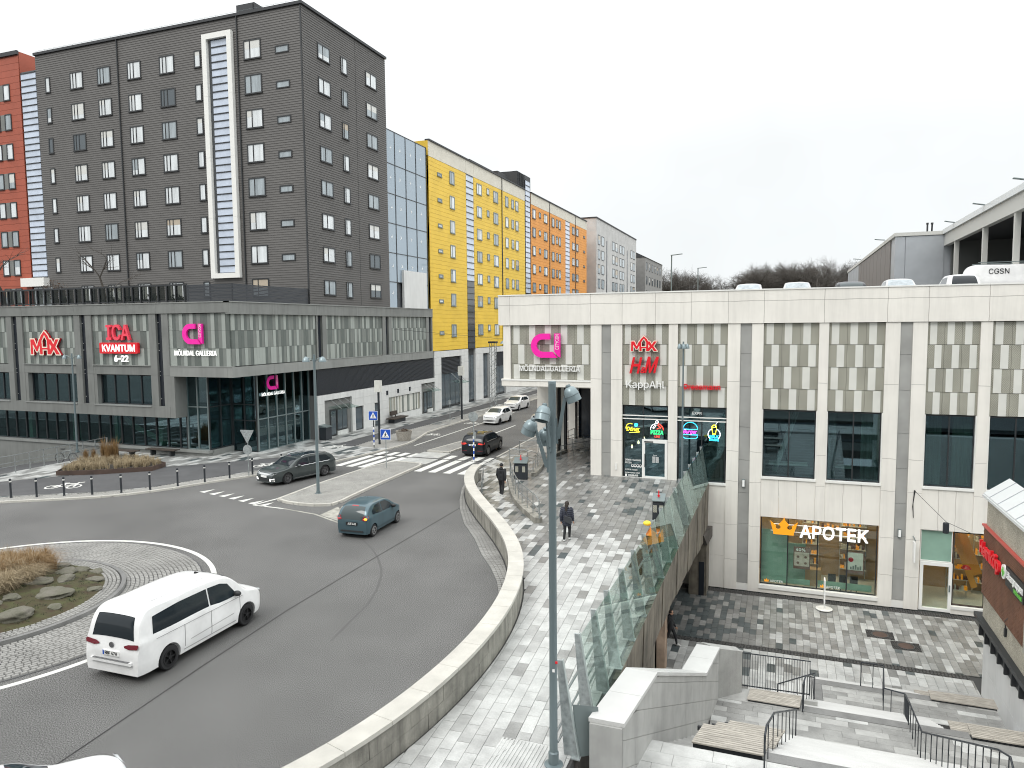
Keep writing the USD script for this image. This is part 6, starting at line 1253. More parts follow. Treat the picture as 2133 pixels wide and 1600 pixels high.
# ================================================================ LAMPS, SIGNS, BOLLARDS
def four_lamp():
    t = thing('four_headed_lamp', 'tall grey street lamp with four bell heads in the foreground', 'street lamp', (-4.33, 13.87, .05)); x, y = -4.33, 13.87
    mb = MB(); mb.tube([(x, y, 0), (x, y, 3.0), (x, y, 8.13)], [.088, .08, .078], 20); mb.build('pole', 'lamp_grey', t); mb = MB(); mb.lathe([(0, 0), (.2, 0), (.2, .04), (.11, .06), (.11, .3), (.08, .34), (0, .34)], (x, y, .05), 20); mb.build('base', 'lamp_grey', t)
    mb = MB(); mb.lathe([(0, .0), (.079, .0), (.079, .05), (0, .06)], (x, y, 8.12), 16); mb.build('cap', 'lamp_head', t)
    mb = MB(); mb.tm(trimesh.creation.box((.07, .012, .05)), trimesh.transformations.translation_matrix((x + .075, y - .05, 2.33))); mb.build('sticker', 'sign_red', t); mb = MB(); mb.tm(trimesh.creation.box((.05, .012, .06)), trimesh.transformations.translation_matrix((x + .03, y - .08, 2.16))); mb.build('sticker', 'sign_white', t)
    for ax, ay, z, hz, out in ((.95, .3, 7.15, 7.85, .36), (-.2, -1., 7.0, 7.5, .34), (-.97, .1, 6.55, 7.15, .5), (-.62, .78, 6.5, 6.93, .44)):
        d = np.array([ax, ay, 0.]); d /= np.linalg.norm(d); p0 = np.array([x, y, z - .15]); p1 = np.array([x, y, hz]) + d * out * .72
        mb = MB(); s = np.cross(d, [0, 0, 1.]); mb.hexa([p0 + d * .07 - s * .02, p0 + d * .16 - s * .02, p0 + d * .16 + s * .02, p0 + d * .07 + s * .02, p1 - d * .03 - s * .015, p1 + d * .03 - s * .015, p1 + d * .03 + s * .015, p1 - d * .03 + s * .015]); mb.hexa([p0 + d * .06 - s * .02 - [0, 0, .1], p0 + d * .12 - s * .02 - [0, 0, .1], p0 + d * .12 + s * .02 - [0, 0, .1], p0 + d * .06 + s * .02 - [0, 0, .1], p0 + d * .06 - s * .02 + [0, 0, .42], p0 + d * .1 - s * .02 + [0, 0, .42], p0 + d * .1 + s * .02 + [0, 0, .42], p0 + d * .06 + s * .02 + [0, 0, .42]]); arm = mb.build('arm', 'lamp_grey', t)
        tilt = math.radians(24); c = p1 + d * .13 + np.array([0, 0, .06]); down = np.array([0, 0, -1.]) * math.cos(tilt) + d * math.sin(tilt); q = np.cross(down, s); R = np.eye(4); R[:3, 0], R[:3, 1], R[:3, 2], R[:3, 3] = s, -q, -down, c
        prof = [(0, .16), (.05, .155), (.105, .12), (.135, .06), (.146, 0.), (.15, -.02), (.15, -.16), (.143, -.165), (.13, -.15), (.12, 0), (0, .05)]
        m = MB(); m.lathe(prof, (0, 0, 0), 24); hd = MB(); hd.tm(m.mesh(), R); H_ = hd.build('lamp_head', 'lamp_head', t, smooth=40); m = MB(); m.lathe([(0, .15), (.05, .15), (.055, .17), (.045, .2), (0, .205)], (0, 0, 0), 14); hd = MB(); hd.tm(m.mesh(), R); hd.build('cap', 'lamp_grey', H_); m = MB(); m.lathe([(.1515, -.035), (.156, -.03), (.156, -.02), (.1515, -.015)], (0, 0, 0), 24); hd = MB(); hd.tm(m.mesh(), R); hd.build('ring', 'lamp_grey', H_)
    return t
four_lamp()
def twin_lamp(name, label, x, y, h, ang, arm=.42, r=.09, hr=.21, group=None, n=2, z=.05):
    t = thing(name, label, 'street lamp', (x, y, z), group=group); mb = MB(); mb.tube([(x, y, z), (x, y, h * .6), (x, y, h)], [r, r * .85, r * .7], 14); mb.build('pole', 'lamp_grey', t); mb = MB(); mb.lathe([(0, 0), (r * 2.2, 0), (r * 2.2, .04), (r * 1.3, .05), (r * 1.25, .16), (0, .16)], (x, y, z + .03), 16); mb.build('base', 'lamp_grey', t)
    for k in range(n):
        a = ang + 2 * math.pi * k / n; d = np.array([math.cos(a), math.sin(a), 0]); mb = MB(); mb.tube([np.array([x, y, h - .45]), np.array([x, y, h - .22]) + d * arm * .5, np.array([x, y, h - .18]) + d * arm], .025, 6); ar = mb.build('arm', 'lamp_grey', t)
        mb = MB(); mb.lathe([(0, .05), (hr * .25, .04), (hr * .7, -.04), (hr * .97, -.16), (hr, -.23), (hr * .93, -.24), (hr * .6, -.1), (0, -.02)], np.array([x, y, h - .16]) + d * (arm + hr * .5), 18); mb.build('lamp_head', 'lamp_head', t, smooth=50)
    return t
twin_lamp('twin_lamp', 'tall twin headed street lamp on the cobbled island', -23.9, 33.1, 7.8, .25, .36); twin_lamp('slim_lamp', 'slim lamp with small clustered heads before the red script shop signs', -5.2, 41.4, 8.3, .3, .16, .06, .12, n=4); twin_lamp('twin_lamp', 'slim twin headed lamp standing at the left planting bed', -49.55, 38.9, 7.5, .25, .5, .075, .17)
t = thing('hanging_lamp', 'bell lamp hung on a wire across the street before the yellow wall', 'street lamp', (-24., 62., 7.5)); mb = MB(); mb.tube([(-35.4, 62, 9.), (-24., 62, 8.05), (-16.6, 62, 8.8)], .015, 5); mb.build('wire', 'black_metal', t); mb = MB(); mb.lathe([(0, .4), (.04, .4), (.05, .3), (.18, .22), (.33, .06), (.36, 0), (.3, .01), (0, .1)][::-1], (-24., 62, 7.62), 16); mb.build('lamp_head', 'lamp_head', t, smooth=50)
for i, (px, py, Y, h) in enumerate(((1399, 532, 110, 1), (1454, 559, 140, 1))):
    x, z = YP(px, py, Y); t = thing('car_park_lamp', 'thin mast lamp on the roof car park, ' + ('the taller one, further left' if i == 0 else 'the lower one, further right'), 'street lamp', (x, Y, 10.4)); mb = MB(); mb.tube([(x, Y, 10.4), (x, Y, z)], .09, 8); mb.build('mast', 'steel_grey', t); mb = MB(); mb.beam((x - .1, Y, z), (x + 1.6, Y - .3, z + .12), .3, .1); mb.build('lamp_head', 'steel_grey', t)
ped = lambda s: (sbox(-.3 * s, -.3 * s, .3 * s, .3 * s).buffer(.04 * s))
def crossing_sign(label, x, y, z, h, post='galvanised', striped=False, rot=YAW * .6):
    t = thing('crossing_sign', label, 'traffic sign', (x, y, .06)); fr = Fr((x, y), (math.cos(rot), math.sin(rot)))
    mb = MB(); mb.tube([(x, y, .06), (x, y, z - .05)], .03 if not striped else .035, 8); mb.build('post', post, t)
    if striped:
        for k in range(7): mb = MB(); mb.lathe([(0, 0), (.046, 0), (.046, .19), (0, .19)], (x, y, .25 + k * .2), 10); mb.build('stripe', 'sign_blue' if k % 2 else 'sign_white', t)
    s = 1.05; b = MB(); plate(b, fr, ped(s), 0, z + .3, .05, .065); b.build('rim', 'sign_white', t); b = MB(); plate(b, fr, ped(s * .93), 0, z + .3, .065, .075); B_ = b.build('board', 'sign_blue', t)
    b = MB(); plate(b, fr, Polygon([(-.26, -.2), (.26, -.2), (0, .26)]), 0, z + .3, .075, .082); b.build('triangle', 'sign_white', B_)
    man = unary_union([Point(.01, .1).buffer(.028), LineString([(.0, .06), (.0, -.04)]).buffer(.028), LineString([(0, -.04), (.06, -.14)]).buffer(.018), LineString([(0, -.04), (-.06, -.14)]).buffer(.018), LineString([(0, .04), (.07, -.02)]).buffer(.014), LineString([(0, .04), (-.06, -.03)]).buffer(.014)]); b = MB(); plate(b, fr, man, 0, z + .3, .082, .088)
    for xx in (-.17, .15): plate(b, fr, sbox(xx - .025, -.17, xx + .025, -.14), 0, z + .3, .082, .088)
    b.build('walking_figure', 'sign_black', B_)
crossing_sign('blue pedestrian crossing sign on a blue and white striped post', -29.13, 47.57, 2.22, 2.8, 'rail_dark', True); crossing_sign('blue pedestrian crossing sign on a plain post in the cobbled island', -23.97, 40.59, 2.02, 2.6)
t = thing('lamp_mast', 'thick dark post with a pale box head behind the striped sign post', 'post', (-30.4, 48.6, .06)); mb = MB(); mb.tube([(-29.5, 49., .06), (-29.5, 49., 4.2)], .09, 10); mb.build('post', 'rail_dark', t); mb = MB(); mb.box(-29.75, -29.25, 48.8, 49.15, 4.2, 5.1); mb.build('head', 'light_strip', t)
t = thing('lamp_mast', 'thick dark post with a pale box head before the canopy of the yellow block', 'post', (-29.66, 64.96, .06)); mb = MB(); mb.tube([(-29.66, 64.96, .06), (-29.66, 64.96, 4.9)], .1, 10); mb.build('post', 'rail_dark', t); mb = MB(); mb.box(-29.95, -29.4, 64.8, 65.15, 4.4, 5.3); mb.build('head', 'light_strip', t)
def back_sign(label, x, y, z, shape, striped=False, extra=None, rot=YAW * .5):
    t = thing('traffic_sign', label, 'traffic sign', (x, y, .06)); fr = Fr((x, y), (math.cos(rot), math.sin(rot))); mb = MB(); mb.tube([(x, y, .05), (x, y, z + .25)], .03, 8); mb.build('post', 'galvanised', t)
    if striped:
        for k in range(9): mb = MB(); mb.lathe([(0, 0), (.05, 0), (.05, .2), (0, .2)], (x, y, .1 + k * .2), 10); mb.build('stripe', 'sign_blue' if k % 2 else 'sign_white', t)
    for (pl, zz) in shape: b = MB(); plate(b, fr, pl, 0, zz, .04, .055); b.build('board', 'galvanised', t)
tri = Polygon([(-.42, .4), (.42, .4), (0, -.36)]).buffer(.03); circ_ = Point(0, 0).buffer(.3)
back_sign('give way sign and round sign seen from behind beside the grey estate car', -30.95, 35.8, 2.5, [(tri, 2.55), (circ_, 1.75)]); back_sign('round sign seen from behind on a blue and white post before the black car', -19.28, 44.06, 3.2, [(Point(0, 0).buffer(.33), 3.22), (sbox(.02, -.3, .16, .3), 1.9)], True); back_sign('thin slanting sign post with small board on the bay kerb', -29.7, 62.3, 2., [(sbox(-.1, -.2, .1, .2), 2.)])
LT = thing('lattice_mast', 'slim lattice steel mast at the kerb before the stone shop front', 'mast', (-29., 72, .06)); c = (-29.1, 72.)
for dx, dy in ((-.3, -.3), (.3, -.3), (.3, .3), (-.3, .3)): mb = MB(); mb.tube([(c[0] + dx, c[1] + dy, .05), (c[0] + dx, c[1] + dy, 7.4)], .03, 5); mb.build('chord', 'rail_steel', LT)
mb = MB()
for k in range(14):
    z = .3 + k * .5
    for (a, b) in (((-.3, -.3), (.3, -.3)), ((.3, -.3), (.3, .3)), ((.3, .3), (-.3, .3)), ((-.3, .3), (-.3, -.3))): s = k % 2; mb.tube([(c[0] + (a if s else b)[0], c[1] + (a if s else b)[1], z), (c[0] + (b if s else a)[0], c[1] + (b if s else a)[1], z + .5)], .018, 4)
mb.build('lacing', 'rail_steel', LT, kind='stuff'); mb = MB(); mb.box(c[0] - .4, c[0] + .4, c[1] - .4, c[1] + .4, 7.4, 7.6); mb.build('head', 'rail_dark', LT)
BL = [(-39.58, 26.96), (-38.39, 27.55), (-37.17, 28.24), (-35.94, 28.97), (-34.77, 29.85), (-33.8, 30.93), (-32.99, 32.16), (-32.2, 33.45), (-31.55, 34.8), (-31.02, 36.22), (-30.2, 38.0)]
nth = ['first', 'second', 'third', 'fourth', 'fifth', 'sixth', 'seventh', 'eighth', 'ninth', 'tenth', 'eleventh']
b0 = thing('bollard', 'dark bollard with pale ring on the cobbled kerb edge, first from the left edge', 'bollard', (*BL[0], .07), group='bollards along the cobbled kerb', local=True)
mb = MB(); mb.lathe([(0, 0), (.07, 0), (.065, .04), (.055, .05), (.055, .98), (.06, .99), (.06, 1.05), (.02, 1.07), (0, 1.07)], n=12); mb.build('post', 'rail_dark', b0); mb = MB(); mb.lathe([(0, .88), (.0585, .88), (.0585, .95), (0, .95)], n=12); mb.build('ring', 'road_paint', b0)
for k, (x, y) in enumerate(BL[1:], 1): copy(b0, f'dark bollard with pale ring on the cobbled kerb edge, {nth[k]} from the left edge', (x, y, .07))
# left railings, benches, planting bed, planter tub, bench at number 17
railing('ramp_railing', 'pale railing with low bar along the sunken ramp at far left', [(-46.2, 29.8, 1.25), (-46.35, 32., 1.22), (-46.6, 34., 1.22), (-46.9, 36.4, 1.2), (-47.2, 39.5, 1.2)], lambda p: .07, .028, .04, 1.1, 'rail_steel', mid=(.45, .7))
for i, (x0, x1, y, rot) in enumerate(((-45.7, -43.2, 38.55, 0), (-43.4, -40.7, 39.75, 0))):
    t = thing('bench', 'dark low bench by the grey podium plinth, ' + ('left one' if i == 0 else 'right one'), 'bench', ((x0 + x1) / 2, y, .07))
    for k in range(6): mb = MB(); mb.box(x0, x1, y - .3 + k * .1, y - .215 + k * .1, .5, .56); mb.build('slat', 'wood_dark', t)
    for x in (x0 + .4, x1 - .5): mb = MB(); mb.box(x, x + .12, y - .22, y + .2, .07, .495); mb.build('leg', 'black_metal', t)
BED = P((-42.77, 32.03), (-40.48, 33.27), (-38.16, 35.16), (-38.5, 36.6), (-40.76, 37.4), (-44.6, 36.4), (-44.85, 34.86))
t = thing('planting_bed', 'rust edged bed of dry grasses on the pavement', 'planting bed', (-41.5, 35, .07)); mb = MB(); mb.prism(BED.difference(BED.buffer(-.06)), .05, .36); mb.build('edging', 'corten', t); mb = MB(); mb.prism(BED.buffer(-.06), .05, .3); mb.build('soil', 'soil', t)
def grass(pts, hs, m, name, label, cat='grass', spread=.35, blades=26, seed=5, kind='stuff', w=.007):
    g_ = np.random.default_rng(seed); V, Fc = [], []; k0 = 0
    for (x, y, z), h in zip(pts, hs):
        for _ in range(blades):
            a = g_.uniform(0, 2 * math.pi); l = h * g_.uniform(.6, 1.1); s = g_.uniform(.1, 1.) * spread * h; p0 = np.array([x + g_.normal() * .05, y + g_.normal() * .05, z]); d = np.array([math.cos(a), math.sin(a), 0]); q = np.array([-d[1], d[0], 0]) * w
            p1 = p0 + d * s * .3 + [0, 0, l * .62]; p2 = p0 + d * s * 1.1 + [0, 0, l * max(.2, 1 - .55 * (s / h) ** 1.3)]
            V += [p0 - q, p0 + q, p1 + q * .8, p1 - q * .8, p2]; Fc += [[k0, k0 + 1, k0 + 2], [k0, k0 + 2, k0 + 3], [k0 + 3, k0 + 2, k0 + 4]]; k0 += 5
    mb = MB(); mb.add(V, Fc); return mb.top(name, m, label, cat, None, kind)
def scatter(poly, n, seed):
    g_ = np.random.default_rng(seed); x0, y0, x1, y1 = poly.bounds; out = []
    while len(out) < n:
        p = (g_.uniform(x0, x1), g_.uniform(y0, y1))
        if poly.contains(Point(p)): out.append(p)
    return out
pb = scatter(BED.buffer(-.25), 260, 71); grass([(x, y, .3) for x, y in pb], [.42 + .25 * ((i * 7) % 5) / 5 for i in range(len(pb))], 'dry_grass', 'bed_grass', 'pale dry grass filling the rust edged bed', spread=.8, seed=72)
pg = scatter(Point(-43.1, 36.2).buffer(.55), 14, 73) + scatter(Point(-44.2, 35.6).buffer(.35), 5, 76); grass([(x, y, .3) for x, y in pg], [1.2 + .09 * k for k in range(7)] * 2 + [.9] * 5, 'dry_grass_gold', 'tall_grass', 'tall golden grass tuft standing up in the rust edged bed', spread=.3, blades=70, seed=74)
t = thing('stone_bin', 'dark litter bin with red flame sticker at the foot of the white stone base', 'litter bin', (-34.9, 49.7, .07)); mb = MB(); mb.box(-35.25, -34.6, 49.2, 50., .07, 1.1); mb.build('body', 'rail_dark', t); mb = MB(); mb.hexa([(-35.28, 49.18, 1.12), (-34.55, 49.18, 1.12), (-34.55, 50.02, 1.12), (-35.28, 50.02, 1.12), (-35.28, 49.18, 1.3), (-34.55, 49.18, 1.18), (-34.55, 50.02, 1.18), (-35.28, 50.02, 1.3)]); mb.build('lid', 'steel_grey', t)
t = thing('planter_tub', 'round boarded planter tub on the cobbled kerb by the crossing', 'planter', (-28.6, 51.3, .08)); mb = MB(); a = np.arange(16) * 2 * math.pi / 16
for q in a: mb = MB(); d = np.array([math.cos(q), math.sin(q), 0]); s = np.array([-d[1], d[0], 0]); c0 = np.array([-28.6, 51.3, .08]); mb.hexa([c0 + d * r_ + s * w_ + [0, 0, z_] for z_, R_, w0 in ((0, .5, .095), (.78, .66, .125)) for r_, w_ in ((R_ - .05, -w0), (R_, -w0), (R_, w0), (R_ - .05, w0))]); mb.build('stave', 'wood_grey', t)
mb = MB(); mb.lathe([(0, .7), (.6, .7), (.6, .66), (0, .66)][::-1], (-28.6, 51.3, .08), 16); mb.build('soil', 'soil', t); leaves((-28.6, 51.3, .85), .45, 160, .05, 90, .4).build('plants', 'foliage_brown', t)
t = thing('round_bench', 'dark bench with a pair of chairs on it against the stone wall', 'bench', (-34.9, 61, .07)); mb = MB(); mb.box(-35.2, -34.3, 59.7, 62.5, .45, .55); mb.build('seat', 'wood_dark', t); mb = MB(); mb.box(-35.1, -34.45, 60, 62.2, .07, .45); mb.build('base', 'rail_dark', t); mb = MB(); mb.box(-35.1, -34.95, 60.3, 61.5, .75, 1.15); mb.box(-35.05, -35., 60.5, 60.6, .5, .8); mb.box(-35.05, -35., 61.2, 61.3, .5, .8); mb.build('backrest', 'wood_dark', t)
# bicycle leaning on the ramp railing
t = thing('bicycle', 'silver bicycle parked at the ramp railing', 'bicycle', (-46.4, 35.4, .07)); bx, by, bz = -46.3, 35.5, .07; U_ = np.array([.95, .2, 0]); U_ /= np.linalg.norm(U_); pt = lambda u, z: np.array([bx, by, bz]) + U_ * u + np.array([0, 0, z])
for u in (-.52, .52): a = np.linspace(0, 2 * math.pi, 25); mb = MB(); mb.tube([pt(u + .34 * math.cos(q), .34 + .34 * math.sin(q)) for q in a], .02, 5, caps=False); w_ = mb.build('wheel', 'black_metal', t); mb = MB(); [mb.tube([pt(u, .34), pt(u + .33 * math.cos(q), .34 + .33 * math.sin(q))], .004, 3) for q in a[:-1:2]]; mb.build('spokes', 'rail_steel', w_)
mb = MB(); [mb.tube(l, .018, 6) for l in ([pt(-.52, .34), pt(-.2, .85)], [pt(-.52, .34), pt(0, .3)], [pt(0, .3), pt(-.22, .9)], [pt(0, .3), pt(.36, .78)], [pt(-.2, .8), pt(.34, .85)], [pt(.52, .34), pt(.34, .95)])]; mb.build('frame', 'rail_steel', t); mb = MB(); mb.tube([pt(.3, 1.), pt(.38, 1.05)], .015, 5); mb.beam(pt(.33, 1.02) - np.cross(U_, [0, 0, 1]) * .28, pt(.33, 1.02) + np.cross(U_, [0, 0, 1]) * .28, .025, .025); mb.build('handlebar', 'rail_steel', t); mb = MB(); mb.beam(pt(-.36, .95), pt(-.1, .95), .12, .06); mb.build('saddle', 'sign_black', t)
# roundabout planting: boulders and grass
BN = ['largest boulder right of the grass', 'flat grey stone behind the largest boulder', 'pale flat stone near the kerb ring at the back', 'low boulder at the back edge', 'boulder at the right edge nearest the van', 'small stone left of the largest boulder', 'flat stone by the right kerb ring', 'small pale stone at the far back', 'rounded boulder at the near edge', 'small stone by the near kerb ring', 'small stone in the middle of the moss', 'half sunk stone beside the grass', 'long pale stone behind the grass', 'smallest stone by the right kerb ring', 'broad flat boulder in front of the grass', 'low boulder at the near left', 'small boulder at the near right', 'flat stone touching the grass', 'pale stone behind the golden grass']
BO = [(-22.9, 16.8, .42), (-23.8, 17.9, .26), (-23.2, 18.6, .22), (-24.6, 18.6, .3), (-22.5, 15.1, .42), (-23.6, 15.9, .24), (-22.4, 17.9, .2), (-24.6, 19.2, .25), (-23.3, 14.2, .3), (-22.5, 14.2, .2), (-23.6, 15.3, .2), (-24.0, 19.3, .2), (-25.7, 19.2, .28), (-22.05, 16.2, .16), (-23.4, 15.0, .2), (-23.9, 13.6, .3), (-22.9, 13.4, .22), (-24.2, 17.2, .3), (-26.4, 18.7, .22)]
lb = ['largest rounded boulder', 'boulder', 'flat stone']
for i, (x, y, s) in enumerate(BO):
    m = trimesh.creation.icosphere(3, 1.); v = np.array(m.vertices); v *= (1 + .9 * (meshkit.fbm(v * 1.2 + i * 7., 4) - .5))[:, None]; pl_ = [(.3, .1, .75), (-.6, .4, .5), (.5, -.7, .4)][i % 3]; pl_ = np.array(pl_) / np.linalg.norm(pl_); v -= np.maximum(v @ pl_ - .62, 0)[:, None] * pl_ * .85; v *= [s * 1.4, s * 1.1, s * (.5 if i % 3 else .4)]; a = i * 1.7; v = np.c_[v[:, 0] * math.cos(a) - v[:, 1] * math.sin(a), v[:, 0] * math.sin(a) + v[:, 1] * math.cos(a), v[:, 2]] + [x, y, mound(x, y) + s * .02]
    MB().add(v, m.faces).top('boulder', 'boulder', BN[i] + ' on the roundabout mound', 'boulder', 'boulders on the roundabout mound', smooth=True)
pg = [p for p in scatter(Point(-25.9, 15.9).buffer(2.4), 300, 81) if math.hypot(p[0] - RC[0], p[1] - RC[1]) < 3.4 and p[0] < -23.95 - .3 * abs(p[1] - 16)]; grass([(x, y, mound(x, y) - .05) for x, y in pg], [.6 + .45 * ((i * 13) % 7) / 7 for i in range(len(pg))], 'dry_grass', 'roundabout_grass', 'tall straw coloured grass on the left of the roundabout mound', spread=1.15, blades=90, seed=82, w=.005)
pg = [p for p in scatter(Point(-26.2, 17.5).buffer(1.5), 110, 83) if math.hypot(p[0] - RC[0], p[1] - RC[1]) < 3.4 and p[0] < -24.9]; grass([(x, y, mound(x, y) - .05) for x, y in pg], [.8 + .3 * ((i * 11) % 5) / 5 for i in range(len(pg))], 'dry_grass_gold', 'roundabout_grass', 'golden brown grass in the middle of the straw coloured tufts', spread=1., blades=90, seed=84, w=.005)
pg = scatter(circ(3.6), 700, 85); grass([(x, y, mound(x, y) - .02) for x, y in pg], [.07] * len(pg), 'foliage', 'moss_tufts', 'short green moss and grass tufts between the boulders', spread=1.2, blades=8, seed=86, w=.006)
# ---- far bare trees
TOPY = lambda px: float(np.interp(px, [1370, 1400, 1440, 1490, 1530, 1560, 1600, 1640, 1680, 1720, 1760, 1800], [575, 556, 556, 570, 562, 546, 546, 543, 532, 532, 536, 540]))
g_ = np.random.default_rng(91)
protos = []
for k, (px, Y) in enumerate(((1385, 235), (1440, 240), (1560, 245))):
    x, z = YP(px, 600, Y); protos.append(bare_tree('bare_tree', 'x', x, Y, YP(px, (556, 552, 546)[k], Y)[1] - 18, 18, .7, 100 + k, 5, 5, 'bare trees on the rise behind the roof car park', .35))
DESC = ['slender bare tree at the left end of the first clump', 'rounded bare tree in the first clump', 'broad bare tree at the left of the second clump']
for p, d in zip(protos, DESC): tag(stage.GetPrimAtPath(p), d)
far = [(1410, 250, 17), (1425, 245, 19), (1468, 250, 18.5), (1490, 255, 16), (1400, 238, 15), (1540, 250, 19), (1575, 255, 20), (1598, 250, 21), (1622, 258, 20.), (1648, 250, 19), (1672, 255, 21), (1690, 250, 22), (1712, 258, 22), (1735, 255, 22), (1755, 262, 22.), (1778, 255, 20), (1610, 275, 22), (1660, 280, 23), (1585, 240, 17), (1705, 240, 19)]
pos = ['first clump, left', 'first clump, middle', 'first clump, right', 'first clump, far right', 'first clump, low at left'] + [f'second clump, {o} from its left end' for o in ('second', 'third', 'fourth', 'fifth', 'sixth', 'seventh', 'eighth', 'ninth', 'tenth', 'eleventh', 'twelfth')] + ['second clump, back left', 'second clump, back right', 'second clump, front left', 'second clump, front right']
for i, ((px, Y, h), ps_) in enumerate(zip(far, pos)):
    x, z = YP(px, 600, Y); copy(protos[i % 3], 'bare grey twigged tree in the ' + ps_, (x, Y, YP(px, TOPY(px), Y)[1] - h * 1.0), i * 1.3, scale=h / 18)
mb = MB(); a = np.linspace(-1, 1, 40); mb.grid(np.stack([np.c_[-60 + 150 * (a + 1) / 2, np.full(40, Yh), zb + 3.5 * np.exp(-((a - .25) / .5) ** 2)] for Yh, zb in ((200, 4.), (240, 13.), (300, 15.), (420, 3.))])); setting(mb, 'wooded_rise', 'moss_ground', 'low brown rise carrying the bare trees', smooth=True)
# ================================================================ VEHICLES
import manifold3d as mf
def paint(name, col, rough=.25, metal=0., dirt=.1): look(name, col, rough, metal, .5, var=dirt, vs=1.5, coat=.6)
paint('car_white', (.78, .78, .77)); paint('car_teal', (.06, .105, .125), .28, .45); paint('car_grey', (.045, .055, .055), .25, .35); look('car_black', (.006, .008, .011), .25, 0., .3, coat=.15); paint('car_silver', (.42, .42, .41), .3, .5)
look('car_glass', (.010, .014, .017), .06, spec=.45); look('car_glass_light', (.045, .06, .062), .06, spec=.5); look('tyre', (.016, .016, .017), .85); look('rim_silver', (.45, .45, .45), .3, .8); look('rim_black', (.02, .02, .021), .3, .4); look('rim_grey', (.16, .16, .165), .3, .7)
look('car_trim', (.02, .021, .022), .5); look('tail_red', (.30, .008, .015), .15, coat=.5); look('tail_dark', (.12, .004, .012), .15, coat=.5); look('lamp_clear', (.55, .57, .58), .1, metal=.4, coat=.8); look('chrome', (.6, .6, .6), .15, metal=.9); look('car_gap', (.05, .05, .05), .8)

